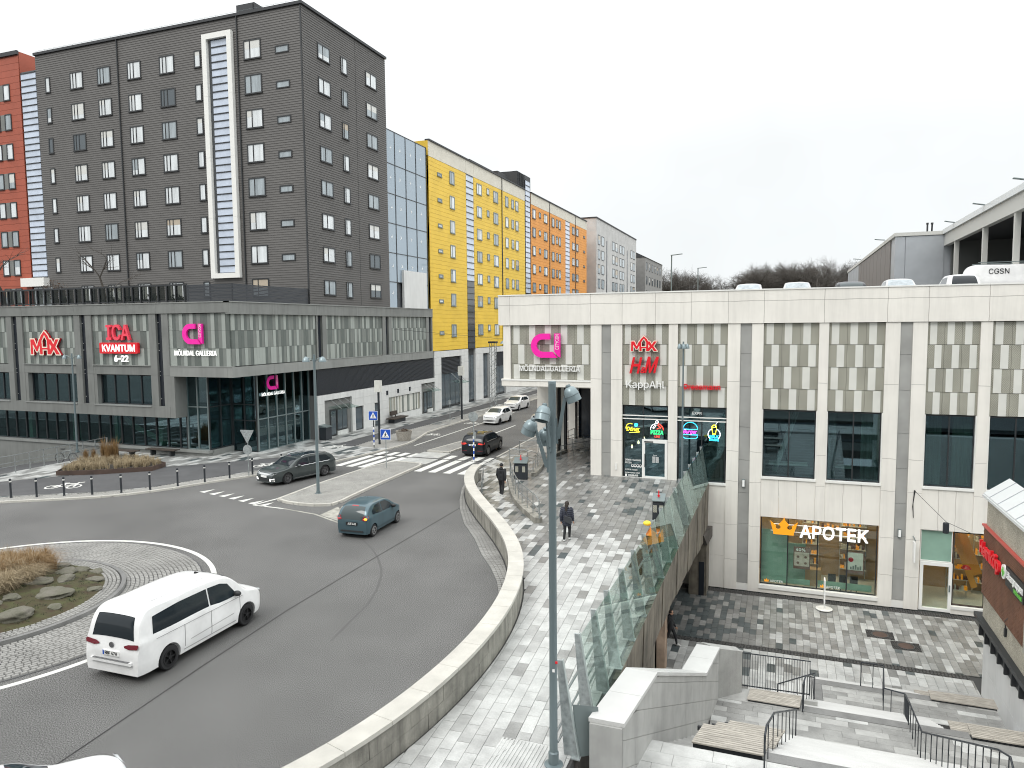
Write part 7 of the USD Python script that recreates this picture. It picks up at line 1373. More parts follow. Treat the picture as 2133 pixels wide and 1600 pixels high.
class Body:
    """a car body lofted along x (0 = rear end, L = front end) from its roof line, plan and cross section"""
    def __init__(s, L, W, prof, zlow=.2, belt=.95, tumble=.3, rear_r=.35, front_r=.55, r_top=.1, n=70, belt_f=None, rear_w=.86, front_w=.8):
        s.L, s.W, s.zlow, s.belt, s.tumble, s.r = L, W, zlow, belt, tumble, r_top; s.rr, s.fr, s.rw, s.fw = rear_r, front_r, rear_w, front_w
        s.prof = smooth_line(prof, 300, .0008); s.prof[:, 0] = np.maximum.accumulate(np.clip(s.prof[:, 0], 0, L)); a = np.r_[0, np.cumsum(np.hypot(*np.diff(s.prof, axis=0).T))]
        t = np.linspace(0, a[-1], n); s.S = np.c_[np.interp(t, a, s.prof[:, 0]), np.interp(t, a, s.prof[:, 1])]
    def plan(s, x):
        w = np.ones_like(np.asarray(x, float)); x = np.asarray(x, float)
        a = np.clip((s.rr - x) / s.rr, 0, 1); b = np.clip((x - (s.L - s.fr)) / s.fr, 0, 1); return s.W / 2 * (1 - (1 - s.rw) * a ** 2.4 - (1 - s.fw) * b ** 2.2)
    def y(s, x, z, h):
        """half width of the section of height h at x"""
        w = s.plan(x); z = np.asarray(z, float); w = w * (1 - .07 * np.clip((.6 - z) / .45, 0, 1) ** 2) - s.tumble * np.clip(z - s.belt, 0, None) - .03 * np.clip((z - s.belt) / .05, 0, 1)
        q = np.clip((z - (h - s.r)) / s.r, 0, 1); return np.maximum(w * (1 - q ** 2.2) ** (1 / 2.6), 0)
    def h(s, x): return np.interp(x, s.prof[:, 0] + np.arange(len(s.prof)) * 1e-7, s.prof[:, 1])
    def x_rear(s, z):
        k = int(len(s.prof) * .45); i = np.searchsorted(np.maximum.accumulate(s.prof[:k, 1]), z); return s.prof[min(i, k - 1), 0] if z > s.prof[0, 1] else 0.
    def x_front(s, z):
        p = s.prof[::-1]; k = int(len(p) * .6); i = np.searchsorted(np.maximum.accumulate(p[:k, 1]), z); return p[min(i, k - 1), 0] if z > p[0, 1] else s.L
    def solid(s):
        T = np.r_[np.linspace(0, 1, 14)]; Qz = np.array([.25, .45, .62, .76, .87, .94, .985]); rings = []
        for x, h in s.S:
            z = np.r_[s.zlow + (h - s.r - s.zlow) * T, h - s.r + s.r * Qz]; y = s.y(x, z, h); rings.append(np.r_[np.c_[np.full(len(z), x), y, z], [[x, 0, h]], np.c_[np.full(len(z), x), -y, z][::-1]])
        R = np.array(rings); n, m = R.shape[:2]; V = R.reshape(-1, 3); f = []
        i, j = np.meshgrid(np.arange(n - 1), np.arange(m), indexing='ij'); q = np.stack([i * m + j, i * m + (j + 1) % m, (i + 1) * m + (j + 1) % m, (i + 1) * m + j], -1).reshape(-1, 4); f = np.vstack([q[:, [0, 1, 2]], q[:, [0, 2, 3]]])
        c0, c1 = len(V), len(V) + 1; V = np.vstack([V, R[0].mean(0), R[-1].mean(0)]); k = (n - 1) * m; jj = np.arange(m)
        f = np.vstack([f, np.c_[np.full(m, c0), (jj + 1) % m, jj], np.c_[np.full(m, c1), k + jj, k + (jj + 1) % m]])
        tm_ = trimesh.Trimesh(V, f, process=False)
        if tm_.volume < 0: f = f[:, ::-1]
        return mf.Manifold(mf.Mesh(V.astype(np.float32), f.astype(np.uint32)))
    def side(s, bottom, top, sgn, off=.008, n=14, k=5):
        """glass between a bottom and a top line in (x, z)"""
        B, T_ = np.array(bottom, float), np.array(top, float); B[:, 0] = np.sort(B[:, 0]); par = lambda Q, t: np.array([np.interp(t, np.linspace(0, 1, len(Q)), Q[:, c]) for c in (0, 1)]).T; t = np.linspace(0, 1, n); b, u = par(B, t), par(T_, t)
        P_ = np.stack([b + (u - b) * e for e in np.linspace(0, 1, k)]); h = s.h(P_[..., 0]); z = np.minimum(P_[..., 1], h - .02); y = s.y(P_[..., 0], z, h) + off; out = np.stack([P_[..., 0], sgn * y, z], -1); return out if sgn < 0 else out[:, ::-1]
    def over(s, i0, i1, f0, f1=None, off=.008, n=12, k=13):
        """patch on the top surface: from x i0 to i1 of the profile (arc fractions), half width fractions f0 at i0, f1 at i1"""
        f1 = f0 if f1 is None else f1; a = np.linspace(i0, i1, n); idx = a * (len(s.S) - 1); x = np.interp(idx, np.arange(len(s.S)), s.S[:, 0]); h = np.interp(idx, np.arange(len(s.S)), s.S[:, 1]); dx, dz = np.gradient(x), np.gradient(h); l = np.hypot(dx, dz) + 1e-9; nx, nz = -dz / l, dx / l; s_ = -1 if i1 < i0 else 1; nx, nz = nx * s_, nz * s_; out = []
        for j in range(n):
            F = f0 + (f1 - f0) * j / (n - 1); fr_ = np.linspace(-F, F, k); q = (1 - np.abs(fr_) ** 2.6) ** (1 / 2.2); z = h[j] - s.r + s.r * q; w = s.plan(x[j]) - s.tumble * max(0, h[j] - s.belt) - .03
            out.append(np.c_[np.full(k, x[j] + nx[j] * off), fr_ * w, z + nz[j] * off])
        return np.array(out)
    def frac(s, x, z=None):
        """arc fraction of the profile at x (or at height z on the rear)"""
        if z is not None:
            k = len(s.S) // 2; return float(np.interp(z, np.maximum.accumulate(s.S[:k, 1]) + np.arange(k) * 1e-6, np.arange(k))) / (len(s.S) - 1)
        return float(np.interp(x, s.S[:, 0] + np.arange(len(s.S)) * 1e-7, np.arange(len(s.S)))) / (len(s.S) - 1)

def wheel(t, x, y, R, w, rim, sgn, spokes=10, cover=False):
    mb = MB(); m = MB(); m.lathe([(R * .62, -w / 2), (R * .9, -w / 2), (R * .98, -w * .38), (R, -w * .2), (R, w * .2), (R * .98, w * .38), (R * .9, w / 2), (R * .62, w / 2), (R * .6, 0), (R * .62, -w / 2)], n=28, axis='y'); mm = m.mesh(); mm.fix_normals(); mb.tm(mm, trimesh.transformations.translation_matrix((x, y, R))); p = mb.build('tyre', 'tyre', t, smooth=40)
    mb = MB(); o = sgn * w * .46; m = MB(); m.lathe([(R * .54, -.02), (R * .66, -.02), (R * .66, .02), (R * .6, .02), (R * .54, -.02)], n=28, axis='y'); mm = m.mesh(); mm.fix_normals(); mb.tm(mm, trimesh.transformations.translation_matrix((x, y + o, R)))
    for k in range(spokes): a = 2 * math.pi * k / spokes; d = np.array([math.cos(a), 0, math.sin(a)]); mb.obox(np.array([x, y + o - sgn * .01, R]) + d * R * .33, d * R * .27, np.array([-d[2], 0, d[0]]) * R * (.05 if not cover else .12), np.array([0, .012, 0]))
    m = MB(); m.lathe([(0, -.02), (R * .16, -.02), (R * .16, .02), (0, .03)], n=14, axis='y'); mm = m.mesh(); mm.fix_normals(); mb.tm(mm, trimesh.transformations.translation_matrix((x, y + o, R))); mb.build('rim', rim, p)
    mb = MB(); mm = trimesh.creation.cylinder(R * .62, w * .5, sections=24); mb.tm(mm, trimesh.transformations.translation_matrix((x, y, R)) @ trimesh.transformations.rotation_matrix(math.pi / 2, [1, 0, 0])); mb.build('hub', 'rim_black', p)
def car(name, label, cat, loc, heading, B, m, wheels, R, rim='rim_silver', spokes=10, group=None, glass_='car_glass', sides=(), ws=None, rw=None, roofs=(), tails=(), heads=(), plate=None, plate_z=.75, plate_dark=False, mirror=None, trims=(), rails=None, grille=None, front_plate=None, tw=.21, extra=None, arch=1.14, lines=(), rear_text=None):
    """loc: middle of the car on the ground; heading: direction of travel, radians from +x"""
    t = thing(name, label, cat, loc, heading, group, local=True); off = B.L / 2; sh = lambda A: np.asarray(A, float) - [off, 0, 0]
    body = B.solid()
    for x in wheels:
        for sg in (-1, 1):
            c = mf.Manifold.cylinder(.34, R * arch, R * arch, 40).rotate((90, 0, 0)).translate((x, sg * B.W / 2 + .17, R)); body = body - c
    me = body.to_mesh(); v = np.array(me.vert_properties[:, :3], float); mb = MB(); mb.add(sh(v), me.tri_verts); mb.build('body', m, t, smooth=32)
    for x in wheels:
        for sg in (-1, 1): wheel(t, x - off, sg * (B.W / 2 - tw / 2 - .015), R, tw, rim, sg, spokes)
    mb = MB(); mb.box(.25 - off, B.L - .3 - off, -B.W / 2 + .3, B.W / 2 - .3, .14, B.zlow + .05); mb.build('underbody', 'car_trim', t)
    for b, u in sides:
        for sg in (-1, 1): mb = MB(); mb.grid(sh(B.side(b, u, sg))); mb.build('side_window', glass_, t, smooth=True)
    if ws: mb = MB(); mb.grid(sh(B.over(B.frac(ws[0]), B.frac(ws[1]), ws[2], ws[3]))); mb.build('windscreen', glass_ if len(ws) < 5 else ws[4], t, smooth=True)
    if rw: mb = MB(); mb.grid(sh(B.over(B.frac(0, rw[0]), B.frac(0, rw[1]), rw[2], rw[3]))); mb.build('rear_window', glass_ if len(rw) < 5 else rw[4], t, smooth=True)
    for (x0, x1, f, mm) in roofs: mb = MB(); mb.grid(sh(B.over(B.frac(x0), B.frac(x1), f))); mb.build('roof_panel', mm, t, smooth=True)
    def lens(nm, pts, mm, front, par=t, d=.02):
        """lamp: polygon of (y, z) wrapped on the rear or front end"""
        for sg in (-1, 1):
            pl = Polygon([(a, b) for a, b in pts]).buffer(0); q = pl.exterior.segmentize(.06) if hasattr(pl.exterior, 'segmentize') else pl.exterior; pl = Polygon(q)
            v2, f2 = trimesh.creation.triangulate_polygon(pl, engine='earcut'); ok = []
            for a, b in v2:
                xe = B.x_front(b) if front else B.x_rear(b); h_ = max(B.h(np.clip(xe, .01, B.L - .01)), b + .02)
                # slide back along the side until the section is wide enough
                st = np.linspace(0, .9, 46); xs_ = xe - st if front else xe + st; wid = np.array([float(B.y(xx, b, max(float(B.h(xx)), b + .1))) for xx in xs_]); i = int(np.argmax(wid >= a)) if (wid >= a).any() else 45
                ok.append([xs_[i] + (d if front else -d), sg * (a + (.012 if i else 0)), b])
            ok = np.array(ok); f2 = np.asarray(f2); nrm = np.cross(ok[f2[:, 1]] - ok[f2[:, 0]], ok[f2[:, 2]] - ok[f2[:, 0]])[:, 0]; f2 = np.where((nrm * (1 if front else -1) < 0)[:, None], f2[:, ::-1], f2); mb = MB(); mb.add(sh(ok), f2); mb.build(nm, mm, par)
    for pts, mm in tails: lens('tail_lamp' if mm != 'indicator_lit' else 'indicator', pts, mm, False)
    for pts, mm in heads: lens('headlamp' if mm != 'car_trim' else 'grille', pts, mm, True)
    if plate:
        FR_ = Fr((0, 0), (0, -1)); x = B.x_rear(plate_z) - .015 - off; mb = MB(); mb.box(x - .02, x + .03, -.27, .27, plate_z - .065, plate_z + .065); p = mb.build('number_plate', 'sign_black' if plate_dark else 'sign_white', t); FR_.o = np.array([x - .02, 0, 0])
        mb = MB(); put_text(mb, FR_, plate, 0.02, plate_z - .04, .085, 0., .006, True, align='c', w=.42); mb.build('plate_letters', 'sign_white' if plate_dark else 'sign_black', p)
        if not plate_dark: mb = MB(); mb.box(x - .023, x - .02, .22, .268, plate_z - .06, plate_z + .06); mb.build('plate_band', 'plate_blue', p)
    if front_plate: x = B.x_front(front_plate) - off; mb = MB(); mb.box(x - .03, x + .03, -.26, .26, front_plate - .06, front_plate + .06); mb.build('number_plate', 'sign_white', t)
    if mirror:
        for sg in (-1, 1):
            c = np.array([mirror[0] - off, sg * (B.W / 2 + .06), mirror[1]]); ms = trimesh.creation.icosphere(2, 1.); mb = MB(); mb.tm(ms, np.array([[.09, 0, 0, c[0]], [0, .13, 0, c[1]], [0, 0, .085, c[2]], [0, 0, 0, 1]])); mb.build('mirror', mirror[2], t, smooth=True)
    if rails:
        for sg in (-1, 1): xx = np.linspace(rails[0], rails[1], 10); hh = B.h(xx); yy = B.y(xx, hh - .06, hh); mb = MB(); mb.tube(np.c_[xx - off, sg * (yy - .02), hh + .02 - .05 * (np.abs(np.linspace(-1, 1, 10)) > .95)], .022, 6); mb.build('roof_rail', rails[2], t)
    for (b, u, mm, nm) in trims:
        for sg in (-1, 1): mb = MB(); mb.grid(sh(B.side(b, u, sg, .012, 16, 3))); mb.build(nm, mm, t, smooth=True)
    if lines:
        for x, z0, z1 in lines:
            for sg in (-1, 1): mb = MB(); mb.grid(sh(B.side([(x, z0), (x + .016, z0)], [(x, z1), (x + .016, z1)], sg, .003, 2, 8))); mb.build('door_gap', 'car_gap', t)
    if extra: extra(t, B, off, lens)
    return t
# ---- white people carrier in the foreground
V = Body(4.95, 1.94, [(0, .62), (.02, .9), (.06, 1.12), (.16, 1.5), (.26, 1.78), (.42, 1.9), (.9, 1.945), (2., 1.95), (3.0, 1.91), (3.35, 1.85), (3.9, 1.45), (4.15, 1.2), (4.45, 1.12), (4.8, .98), (4.92, .78), (4.95, .6)], .24, 1.1, .21, .4, .6, .11, 90, rear_w=.92, front_w=.8)
def van_extra(t, B, off, lens):
    mb = MB(); m = mf.CrossSection.circle(.075, 20).extrude(.02).to_mesh(); v = np.array(m.vert_properties[:, :3]); x = B.x_rear(.98) - off - .012; mb.add(np.c_[x - v[:, 2], v[:, 0], .99 + v[:, 1]], m.tri_verts); mb.build('badge', 'rim_grey', t)
    for x in (.9, 1.4, 1.9, 2.4): pass
    for k in range(5): mb = MB(); y = -.5 + k * .25; mb.grid(np.stack([np.c_[np.linspace(.55, 2.9, 12) - off, np.full(12, y + e), B.h(np.linspace(.55, 2.9, 12)) - .006 - .05 * abs(y) ** 2.6 + q] for e, q in ((-.03, 0.), (-.015, .012), (.015, .012), (.03, 0.))])); mb.build('roof_rib', 'car_white', t)
    mb = MB(); mb.hexa([(3.0 - off, -.02, 1.9), (3.16 - off, -.02, 1.9), (3.16 - off, .02, 1.9), (3.0 - off, .02, 1.9), (3.0 - off, -.008, 1.97), (3.04 - off, -.008, 1.97), (3.04 - off, .008, 1.97), (3.0 - off, .008, 1.97)]); mb.build('aerial_fin', 'sign_black', t)
    mb = MB(); mb.box(B.x_rear(.55) - off - .06, .3 - off, -.7, .7, .52, .6); mb.build('bumper_step', 'car_white', t); mb = MB(); mb.box(-off - .065, .2 - off, -.62, .62, .6, .606); mb.build('bumper_strip', 'rim_grey', t)
van_dir = math.atan2(3.3, -.12)
car('white_van', 'white people carrier with dark rear windows beside the roundabout', 'van', (-16.46, 16.0, .005), math.atan2(3.2, -.06), V, 'car_white', (1.0, 4.1), .345, 'rim_black', 5,
    sides=[([(.5, 1.2), (1.5, 1.17), (2.55, 1.15)], [(.58, 1.64), (1.5, 1.7), (2.55, 1.69)]), ([(2.6, 1.15), (3.3, 1.13), (3.72, 1.13)], [(2.6, 1.69), (3.1, 1.66), (3.4, 1.56)])], ws=(3.98, 3.36, .86, .9), rw=(1.18, 1.74, .82, .78),
    tails=[([(.42, 1.0), (.56, 1.05), (.88, 1.08), (.91, 1.04), (.88, .96), (.6, .93), (.44, .96)], 'tail_dark')], heads=[([(.45, .84), (.8, .93), (.86, .88), (.8, .78), (.45, .76)], 'lamp_clear')], plate='RBF 47H', plate_z=.78, mirror=(3.62, 1.2, 'car_trim'), lines=((2.57, .36, 1.16), (1.55, .42, 1.15), (3.78, .5, 1.1)), extra=van_extra,
    trims=[([(1.5, .36), (3.6, .36)], [(1.5, .345), (3.6, .345)], 'rim_grey', 'sill_line'), ([(.55, 1.06), (3.9, 1.04)], [(.55, 1.05), (3.9, 1.03)], 'car_gap', 'shoulder_line'), ([(1.75, .56), (3.5, .62)], [(1.75, .55), (3.5, .61)], 'car_gap', 'door_crease')])
# second white car cut off by the bottom edge
V2 = Body(4.7, 1.9, [(0, .62), (.03, .9), (.1, 1.1), (.5, 1.4), (1.1, 1.48), (2.2, 1.5), (2.9, 1.4), (3.5, 1.05), (4.3, .92), (4.6, .8), (4.7, .6)], .24, .92, .3, .4, .7, .1, 70)
car('white_car', 'white car cut off by the bottom left edge of the view', 'car', (-12.72, 7.8, .005), math.radians(61), V2, 'car_white', (.9, 3.7), .33, sides=[([(.7, .98), (3.2, .96)], [(1., 1.36), (2.6, 1.36)])], ws=(3.42, 2.75, .88, .9), rw=(1.12, 1.4, .85, .8), heads=[([(.5, .7), (.85, .8), (.8, .62)], 'lamp_clear')], mirror=(2.9, 1.02, 'car_white'))
# ---- small teal hatchback
A = Body(3.42, 1.62, [(0, .5), (.01, .75), (.04, .92), (.18, 1.2), (.34, 1.38), (.62, 1.45), (1.4, 1.47), (2.05, 1.41), (2.6, 1.1), (2.85, .97), (3.2, .85), (3.38, .7), (3.42, .5)], .2, .93, .3, .4, .6, .1, 80, rear_w=.86, front_w=.74)
def aygo_extra(t, B, off, lens): mb = MB(); mb.tube([(1.5 - off, .0, 1.47), (1.38 - off, 0, 1.64)], .006, 4); mb.build('aerial', 'sign_black', t); lens('brake_lamp', [(0.0, 1.4), (.16, 1.4), (.16, 1.37), (0., 1.37)], 'tail_red', False); mb = MB(); mb.box(-off - .03, .1 - off, -.55, .55, .3, .36); mb.build('bumper_lip', 'car_trim', t)
car('teal_hatchback', 'small teal hatchback signalling right on its way past the island', 'car', (-17.66, 28.4, .005), math.radians(93), A, 'car_teal', (.55, 2.88), .28, 'rim_silver', 7, glass_='car_glass', sides=[([(.5, 1.0), (.9, .96), (1.32, .95)], [(.52, 1.15), (.85, 1.33), (1.32, 1.36)]), ([(1.38, .95), (2., .95), (2.42, .96)], [(1.38, 1.36), (1.85, 1.33), (2.2, 1.16)])], ws=(2.62, 2.07, .85, .88), rw=(.84, 1.37, .9, .78, 'car_glass_light'),
    tails=[([(.5, .84), (.57, 1.0), (.72, 1.03), (.76, .92), (.68, .8)], 'tail_red')], plate='JUE 161', plate_z=.66, plate_dark=True, mirror=(2.3, .98, 'car_trim'), lines=((1.35, .34, .95), (2.35, .4, .92)), extra=lambda t, B, off, lens: (aygo_extra(t, B, off, lens), MB().tm(trimesh.creation.icosphere(2, 1.), np.array([[.035, 0, 0, .03 - off], [0, .08, 0, -.66], [0, 0, .05, .88], [0, 0, 0, 1]])).build('indicator', 'indicator_lit', t, smooth=True)), trims=[([(.55, .33), (2.9, .33)], [(.55, .31), (2.9, .31)], 'car_gap', 'sill_line')])
# ---- grey estate car
E_ = Body(4.77, 1.83, [(0, .6), (.01, .85), (.05, 1.0), (.2, 1.22), (.42, 1.4), (.8, 1.46), (1.6, 1.49), (2.4, 1.48), (2.9, 1.4), (3.5, 1.06), (3.75, .98), (4.4, .88), (4.7, .74), (4.77, .5)], .2, .93, .33, .45, .8, .09, 90, rear_w=.86, front_w=.78)
estate = car('grey_estate_car', 'dark grey estate car with chrome roof rails heading to the roundabout', 'car', (-27.85, 36.5, .005), math.radians(-105), E_, 'car_grey', (.97, 3.76), .335, 'rim_grey', 10, sides=[([(.42, 1.04), (.9, .99), (1.3, .97)], [(.55, 1.14), (.8, 1.33), (1.3, 1.36)]), ([(1.36, .97), (2.1, .96)], [(1.36, 1.36), (2.1, 1.38)]), ([(2.16, .96), (2.8, .95), (3.2, .95)], [(2.16, 1.38), (2.6, 1.36), (2.95, 1.2)])], ws=(3.55, 2.9, .86, .9), rw=(1.08, 1.36, .8, .76), roofs=[(1.0, 2.75, .72, 'car_glass')],
    tails=[([(.5, .84), (.5, .98), (.85, .98), (.86, .88)], 'tail_red')], heads=[([(.42, .66), (.46, .74), (.8, .8), (.86, .76), (.8, .68)], 'lamp_clear'), ([(0, .62), (0, .73), (.44, .73), (.42, .64)], 'chrome'), ([(.5, .32), (.56, .46), (.78, .46), (.78, .42), (.6, .4), (.6, .36), (.78, .34), (.78, .3)], 'headlight_lit'), ([(0, .3), (0, .45), (.48, .45), (.44, .3)], 'car_trim')], front_plate=.55, mirror=(2.98, 1.0, 'car_grey'), rails=(.7, 2.6, 'chrome'), lines=((2.13, .32, .96), (1.33, .36, .96), (3.1, .36, .94)), trims=[([(.6, .955), (3.2, .945)], [(.6, .97), (3.2, .96)], 'chrome', 'window_trim'), ([(1.4, .26), (3.3, .26)], [(1.4, .285), (3.3, .285)], 'chrome', 'sill_trim')])
# ---- black sport utility car
S_ = Body(4.39, 1.84, [(0, .62), (.01, .9), (.05, 1.06), (.2, 1.32), (.38, 1.5), (.75, 1.57), (1.5, 1.6), (2.2, 1.58), (2.7, 1.48), (3.25, 1.15), (3.5, 1.06), (4.1, .96), (4.33, .8), (4.39, .55)], .24, 1.0, .33, .45, .75, .1, 80, rear_w=.86, front_w=.78)
car('black_sport_utility_car', 'black sport utility car with lit red tail lamps driving up the street', 'car', (-20.5, 48.6, .005), math.radians(92), S_, 'car_black', (.86, 3.46), .36, 'rim_silver', 10, sides=[([(.45, 1.12), (1.2, 1.05), (1.75, 1.04)], [(.55, 1.24), (.85, 1.42), (1.75, 1.46)]), ([(1.8, 1.04), (2.5, 1.03), (2.95, 1.03)], [(1.8, 1.46), (2.35, 1.43), (2.7, 1.26)])], ws=(3.2, 2.7, .86, .9), rw=(1.12, 1.44, .84, .76), roofs=[(.9, 2.4, .7, 'car_glass')], tails=[([(.42, .93), (.5, 1.0), (.86, 1.04), (.88, .94), (.8, .9), (.6, .89)], 'tail_lit'), ([(.4, .42), (.4, .47), (.8, .48), (.8, .43)], 'tail_dark')], plate='XBB 92F', plate_z=.86, mirror=(2.85, 1.1, 'car_black'), rails=(.7, 2.5, 'chrome'), lines=((1.78, .36, 1.03),), trims=[([(.6, 1.035), (2.95, 1.02)], [(.6, 1.05), (2.95, 1.03)], 'chrome', 'window_trim')])
# ---- oncoming white hatchbacks, silver car half behind a column
Hb = Body(3.97, 1.68, [(0, .58), (.01, .85), (.06, 1.02), (.25, 1.3), (.42, 1.42), (.9, 1.46), (1.7, 1.46), (2.2, 1.4), (2.85, 1.05), (3.1, .97), (3.7, .86), (3.92, .7), (3.97, .5)], .2, .95, .3, .4, .7, .09, 70, rear_w=.86, front_w=.76)
hatch = dict(sides=[([(.5, 1.02), (1.3, .98), (1.72, .97)], [(.6, 1.14), (.85, 1.32), (1.72, 1.36)]), ([(1.78, .97), (2.3, .97), (2.7, .97)], [(1.78, 1.36), (2.1, 1.33), (2.4, 1.18)])], ws=(2.85, 2.22, .86, .9, 'car_glass_light'), rw=(1.08, 1.36, .8, .76), heads=[([(.42, .68), (.46, .78), (.74, .84), (.78, .76), (.7, .68)], 'lamp_clear'), ([(0, .34), (0, .46), (.6, .46), (.66, .36)], 'car_trim'), ([(0, .66), (0, .71), (.4, .72), (.4, .68)], 'car_trim')], front_plate=.56, mirror=(2.5, 1., 'car_white'), lines=((1.75, .34, .96),), tails=[([(.5, .84), (.5, 1.0), (.8, 1.0), (.8, .86)], 'tail_red')])
car('white_hatchback', 'nearer white hatchback coming down the street', 'car', (-25.42, 63.85, .005), math.radians(-93), Body(3.7, 1.66, [(0, .58), (.01, .9), (.06, 1.08), (.22, 1.36), (.4, 1.47), (.9, 1.5), (1.6, 1.49), (2.1, 1.42), (2.7, 1.08), (2.95, 1.0), (3.45, .88), (3.66, .72), (3.7, .5)], .2, .98, .3, .4, .65, .09, 70, front_w=.76), 'car_white', (.6, 3.0), .3, 'rim_black', 6, **{**hatch, 'ws': (2.7, 2.1, .86, .9, 'car_glass_light'), 'sides': [([(.5, 1.04), (1.2, 1.0), (1.55, 1.0)], [(.6, 1.16), (.8, 1.34), (1.55, 1.38)]), ([(1.6, 1.0), (2.2, 1.), (2.55, 1.)], [(1.6, 1.38), (1.95, 1.36), (2.25, 1.2)])]})
car('white_hatchback', 'farther white hatchback with silver wheels coming down the street', 'car', (-27.55, 75.0, .005), math.radians(-93), Hb, 'car_white', (.68, 3.15), .31, 'rim_silver', 8, **hatch)
car('silver_car', 'silver car half hidden behind the white column under the overhang', 'car', (-19.9, 61.5, .005), math.radians(90), Hb, 'car_silver', (.68, 3.15), .31, **hatch)
# ---- cars on the roof
RZ = 10.36
rf = [('pale car on the roof, first from the left by the parapet', -2.1, 49.8, 'car_silver', 1.0, -90), ('pale car on the roof, second from the left by the parapet', .8, 49.8, 'car_silver', 1.02, -90), ('black car roof just showing over the parapet between two pale cars', 3.85, 50.4, 'car_black', .96, 90), ('pale car on the roof before the grey hall', 6.6, 49.8, 'car_silver', 1.04, -90), ('white car with dark rear window on the roof beside the lettered van', 9.6, 49.6, 'car_white', 1.1, 90)]
for lab, x, y, m, s, hd in rf:
    Br = Body(4.3, 1.8, [(0, .6), (.02, .9), (.08, 1.05), (.35, 1.36 * s), (.7, 1.46 * s), (1.5, 1.5 * s), (2.3, 1.46 * s), (3.0, 1.08), (3.4, .98), (4.1, .86), (4.3, .5)], .22, .95, .3, .4, .7, .1, 60)
    car('roof_car', lab, 'car', (x, y, RZ), math.radians(hd), Br, m, (.85, 3.4), .32, sides=[([(.6, 1.02), (2.6, .98)], [(.9, 1.36 * s), (2.25, 1.34 * s)])], ws=(3., 2.35, .86, .9, 'win_mid'), rw=(1.05, 1.4 * s, .86, .78, 'car_glass' if m == 'car_white' else 'car_glass_light'), tails=[([(.6, .75), (.6, .9), (.8, .9), (.8, .75)], 'tail_red')])
RV = Body(5.2, 2.0, [(0, .7), (.01, 1.2), (.05, 1.8), (.2, 2.1), (.6, 2.15), (2.5, 2.15), (3.3, 2.1), (4.1, 1.5), (4.4, 1.2), (5.0, 1.0), (5.2, .6)], .25, 1.2, .16, .3, .7, .12, 60)
def rv_extra(t, B, off, lens):
    fr_ = Fr((0, 0), (1, 0)); fr_.o = np.array([0, -B.W / 2 + .12, 0.]); mb = MB(); put_text(mb, fr_, 'CGSN', -off + 1.0, 1.58, .3, .03, .02, w=1.0); mb.build('lettering', 'sign_black', t)
    for z in (2.2,):
        for y in (-.7, .7): mb = MB(); mb.beam((.5 - off, y, z + .06), (3.2 - off, y, z + .06), .05, .04); mb.build('roof_bar', 'steel_grey', t)
car('roof_van', 'white van lettered CGSN with roof bars on the roof car park', 'van', (12.9, 49.6, RZ - .1), math.pi, RV, 'car_white', (1., 4.2), .35, ws=(4.15, 3.4, .86, .9), sides=[([(3.0, 1.3), (3.9, 1.3)], [(3.0, 1.8), (3.4, 1.75)])], extra=rv_extra) if False else car('roof_van', 'white van lettered CGSN with roof bars on the roof car park', 'van', (12.6, 49.6, RZ + .05), math.pi * .0, RV, 'car_white', (1., 4.2), .35, ws=(4.15, 3.4, .86, .9), sides=[([(3.0, 1.3), (3.9, 1.3)], [(3.0, 1.8), (3.4, 1.75)])], extra=rv_extra)

# ================================================================ PEOPLE
look('cloth_black', (.016, .017, .019), .85, var=.2, vs=6.); look('cloth_navy', (.022, .026, .042), .6, var=.2, vs=5.); look('skin', (.48, .28, .19), .6); look('hair_dark', (.025, .018, .013), .7); look('shoe_white', (.62, .62, .6), .6); look('bag_dark', (.035, .037, .042), .6)
def blob(chains, edge=.03, sm=8):
    parts = []
    for ch in chains:
        for (p, r), (q, s) in zip(ch[:-1], ch[1:]):
            a = mf.Manifold.sphere(r, 16).translate(tuple(map(float, p))); b = mf.Manifold.sphere(s, 16).translate(tuple(map(float, q))); parts.append(mf.Manifold.batch_hull([a, b]))
    m = parts[0]
    for q in parts[1:]: m = m + q
    m = m.refine_to_length(edge); me = m.to_mesh(); tm_ = trimesh.Trimesh(me.vert_properties[:, :3], me.tri_verts, process=True); trimesh.smoothing.filter_taubin(tm_, iterations=sm); return tm_
def ell(c, r, squash=(1, 1, 1)): m = trimesh.creation.icosphere(3, r); v = np.array(m.vertices) * squash + c; return trimesh.Trimesh(v, m.faces, process=False)
def hand(w, d, side, s=1.):
    """palm, four unequal bent fingers and a thumb, hanging from the wrist W along D"""
    w, d = np.array(w, float), np.array(d, float); d /= np.linalg.norm(d); f = np.array([1., 0, 0]); a = np.cross(d, [0, side, 0]); a /= np.linalg.norm(a); inn = np.cross(a, d); ch = [[(w, .026), (w + d * .05, .03)], [(w + d * .05 - a * .02, .022), (w + d * .09 - a * .028, .017)], [(w + d * .05 + a * .02, .022), (w + d * .09 + a * .028, .017)]]
    for k, L in enumerate((.07, .08, .076, .06)): b = w + d * .085 + a * (.03 - .02 * k); ch.append([(b, .0095), (b + d * L * .5 + inn * .006, .009), (b + d * L * .9 + inn * .028, .008)])
    b = w + d * .035 + a * .03; ch.append([(b, .012), (b + d * .035 + a * .03, .0105), (b + d * .065 + a * .032 + inn * .012, .009)]); return blob(ch, .012, 3)
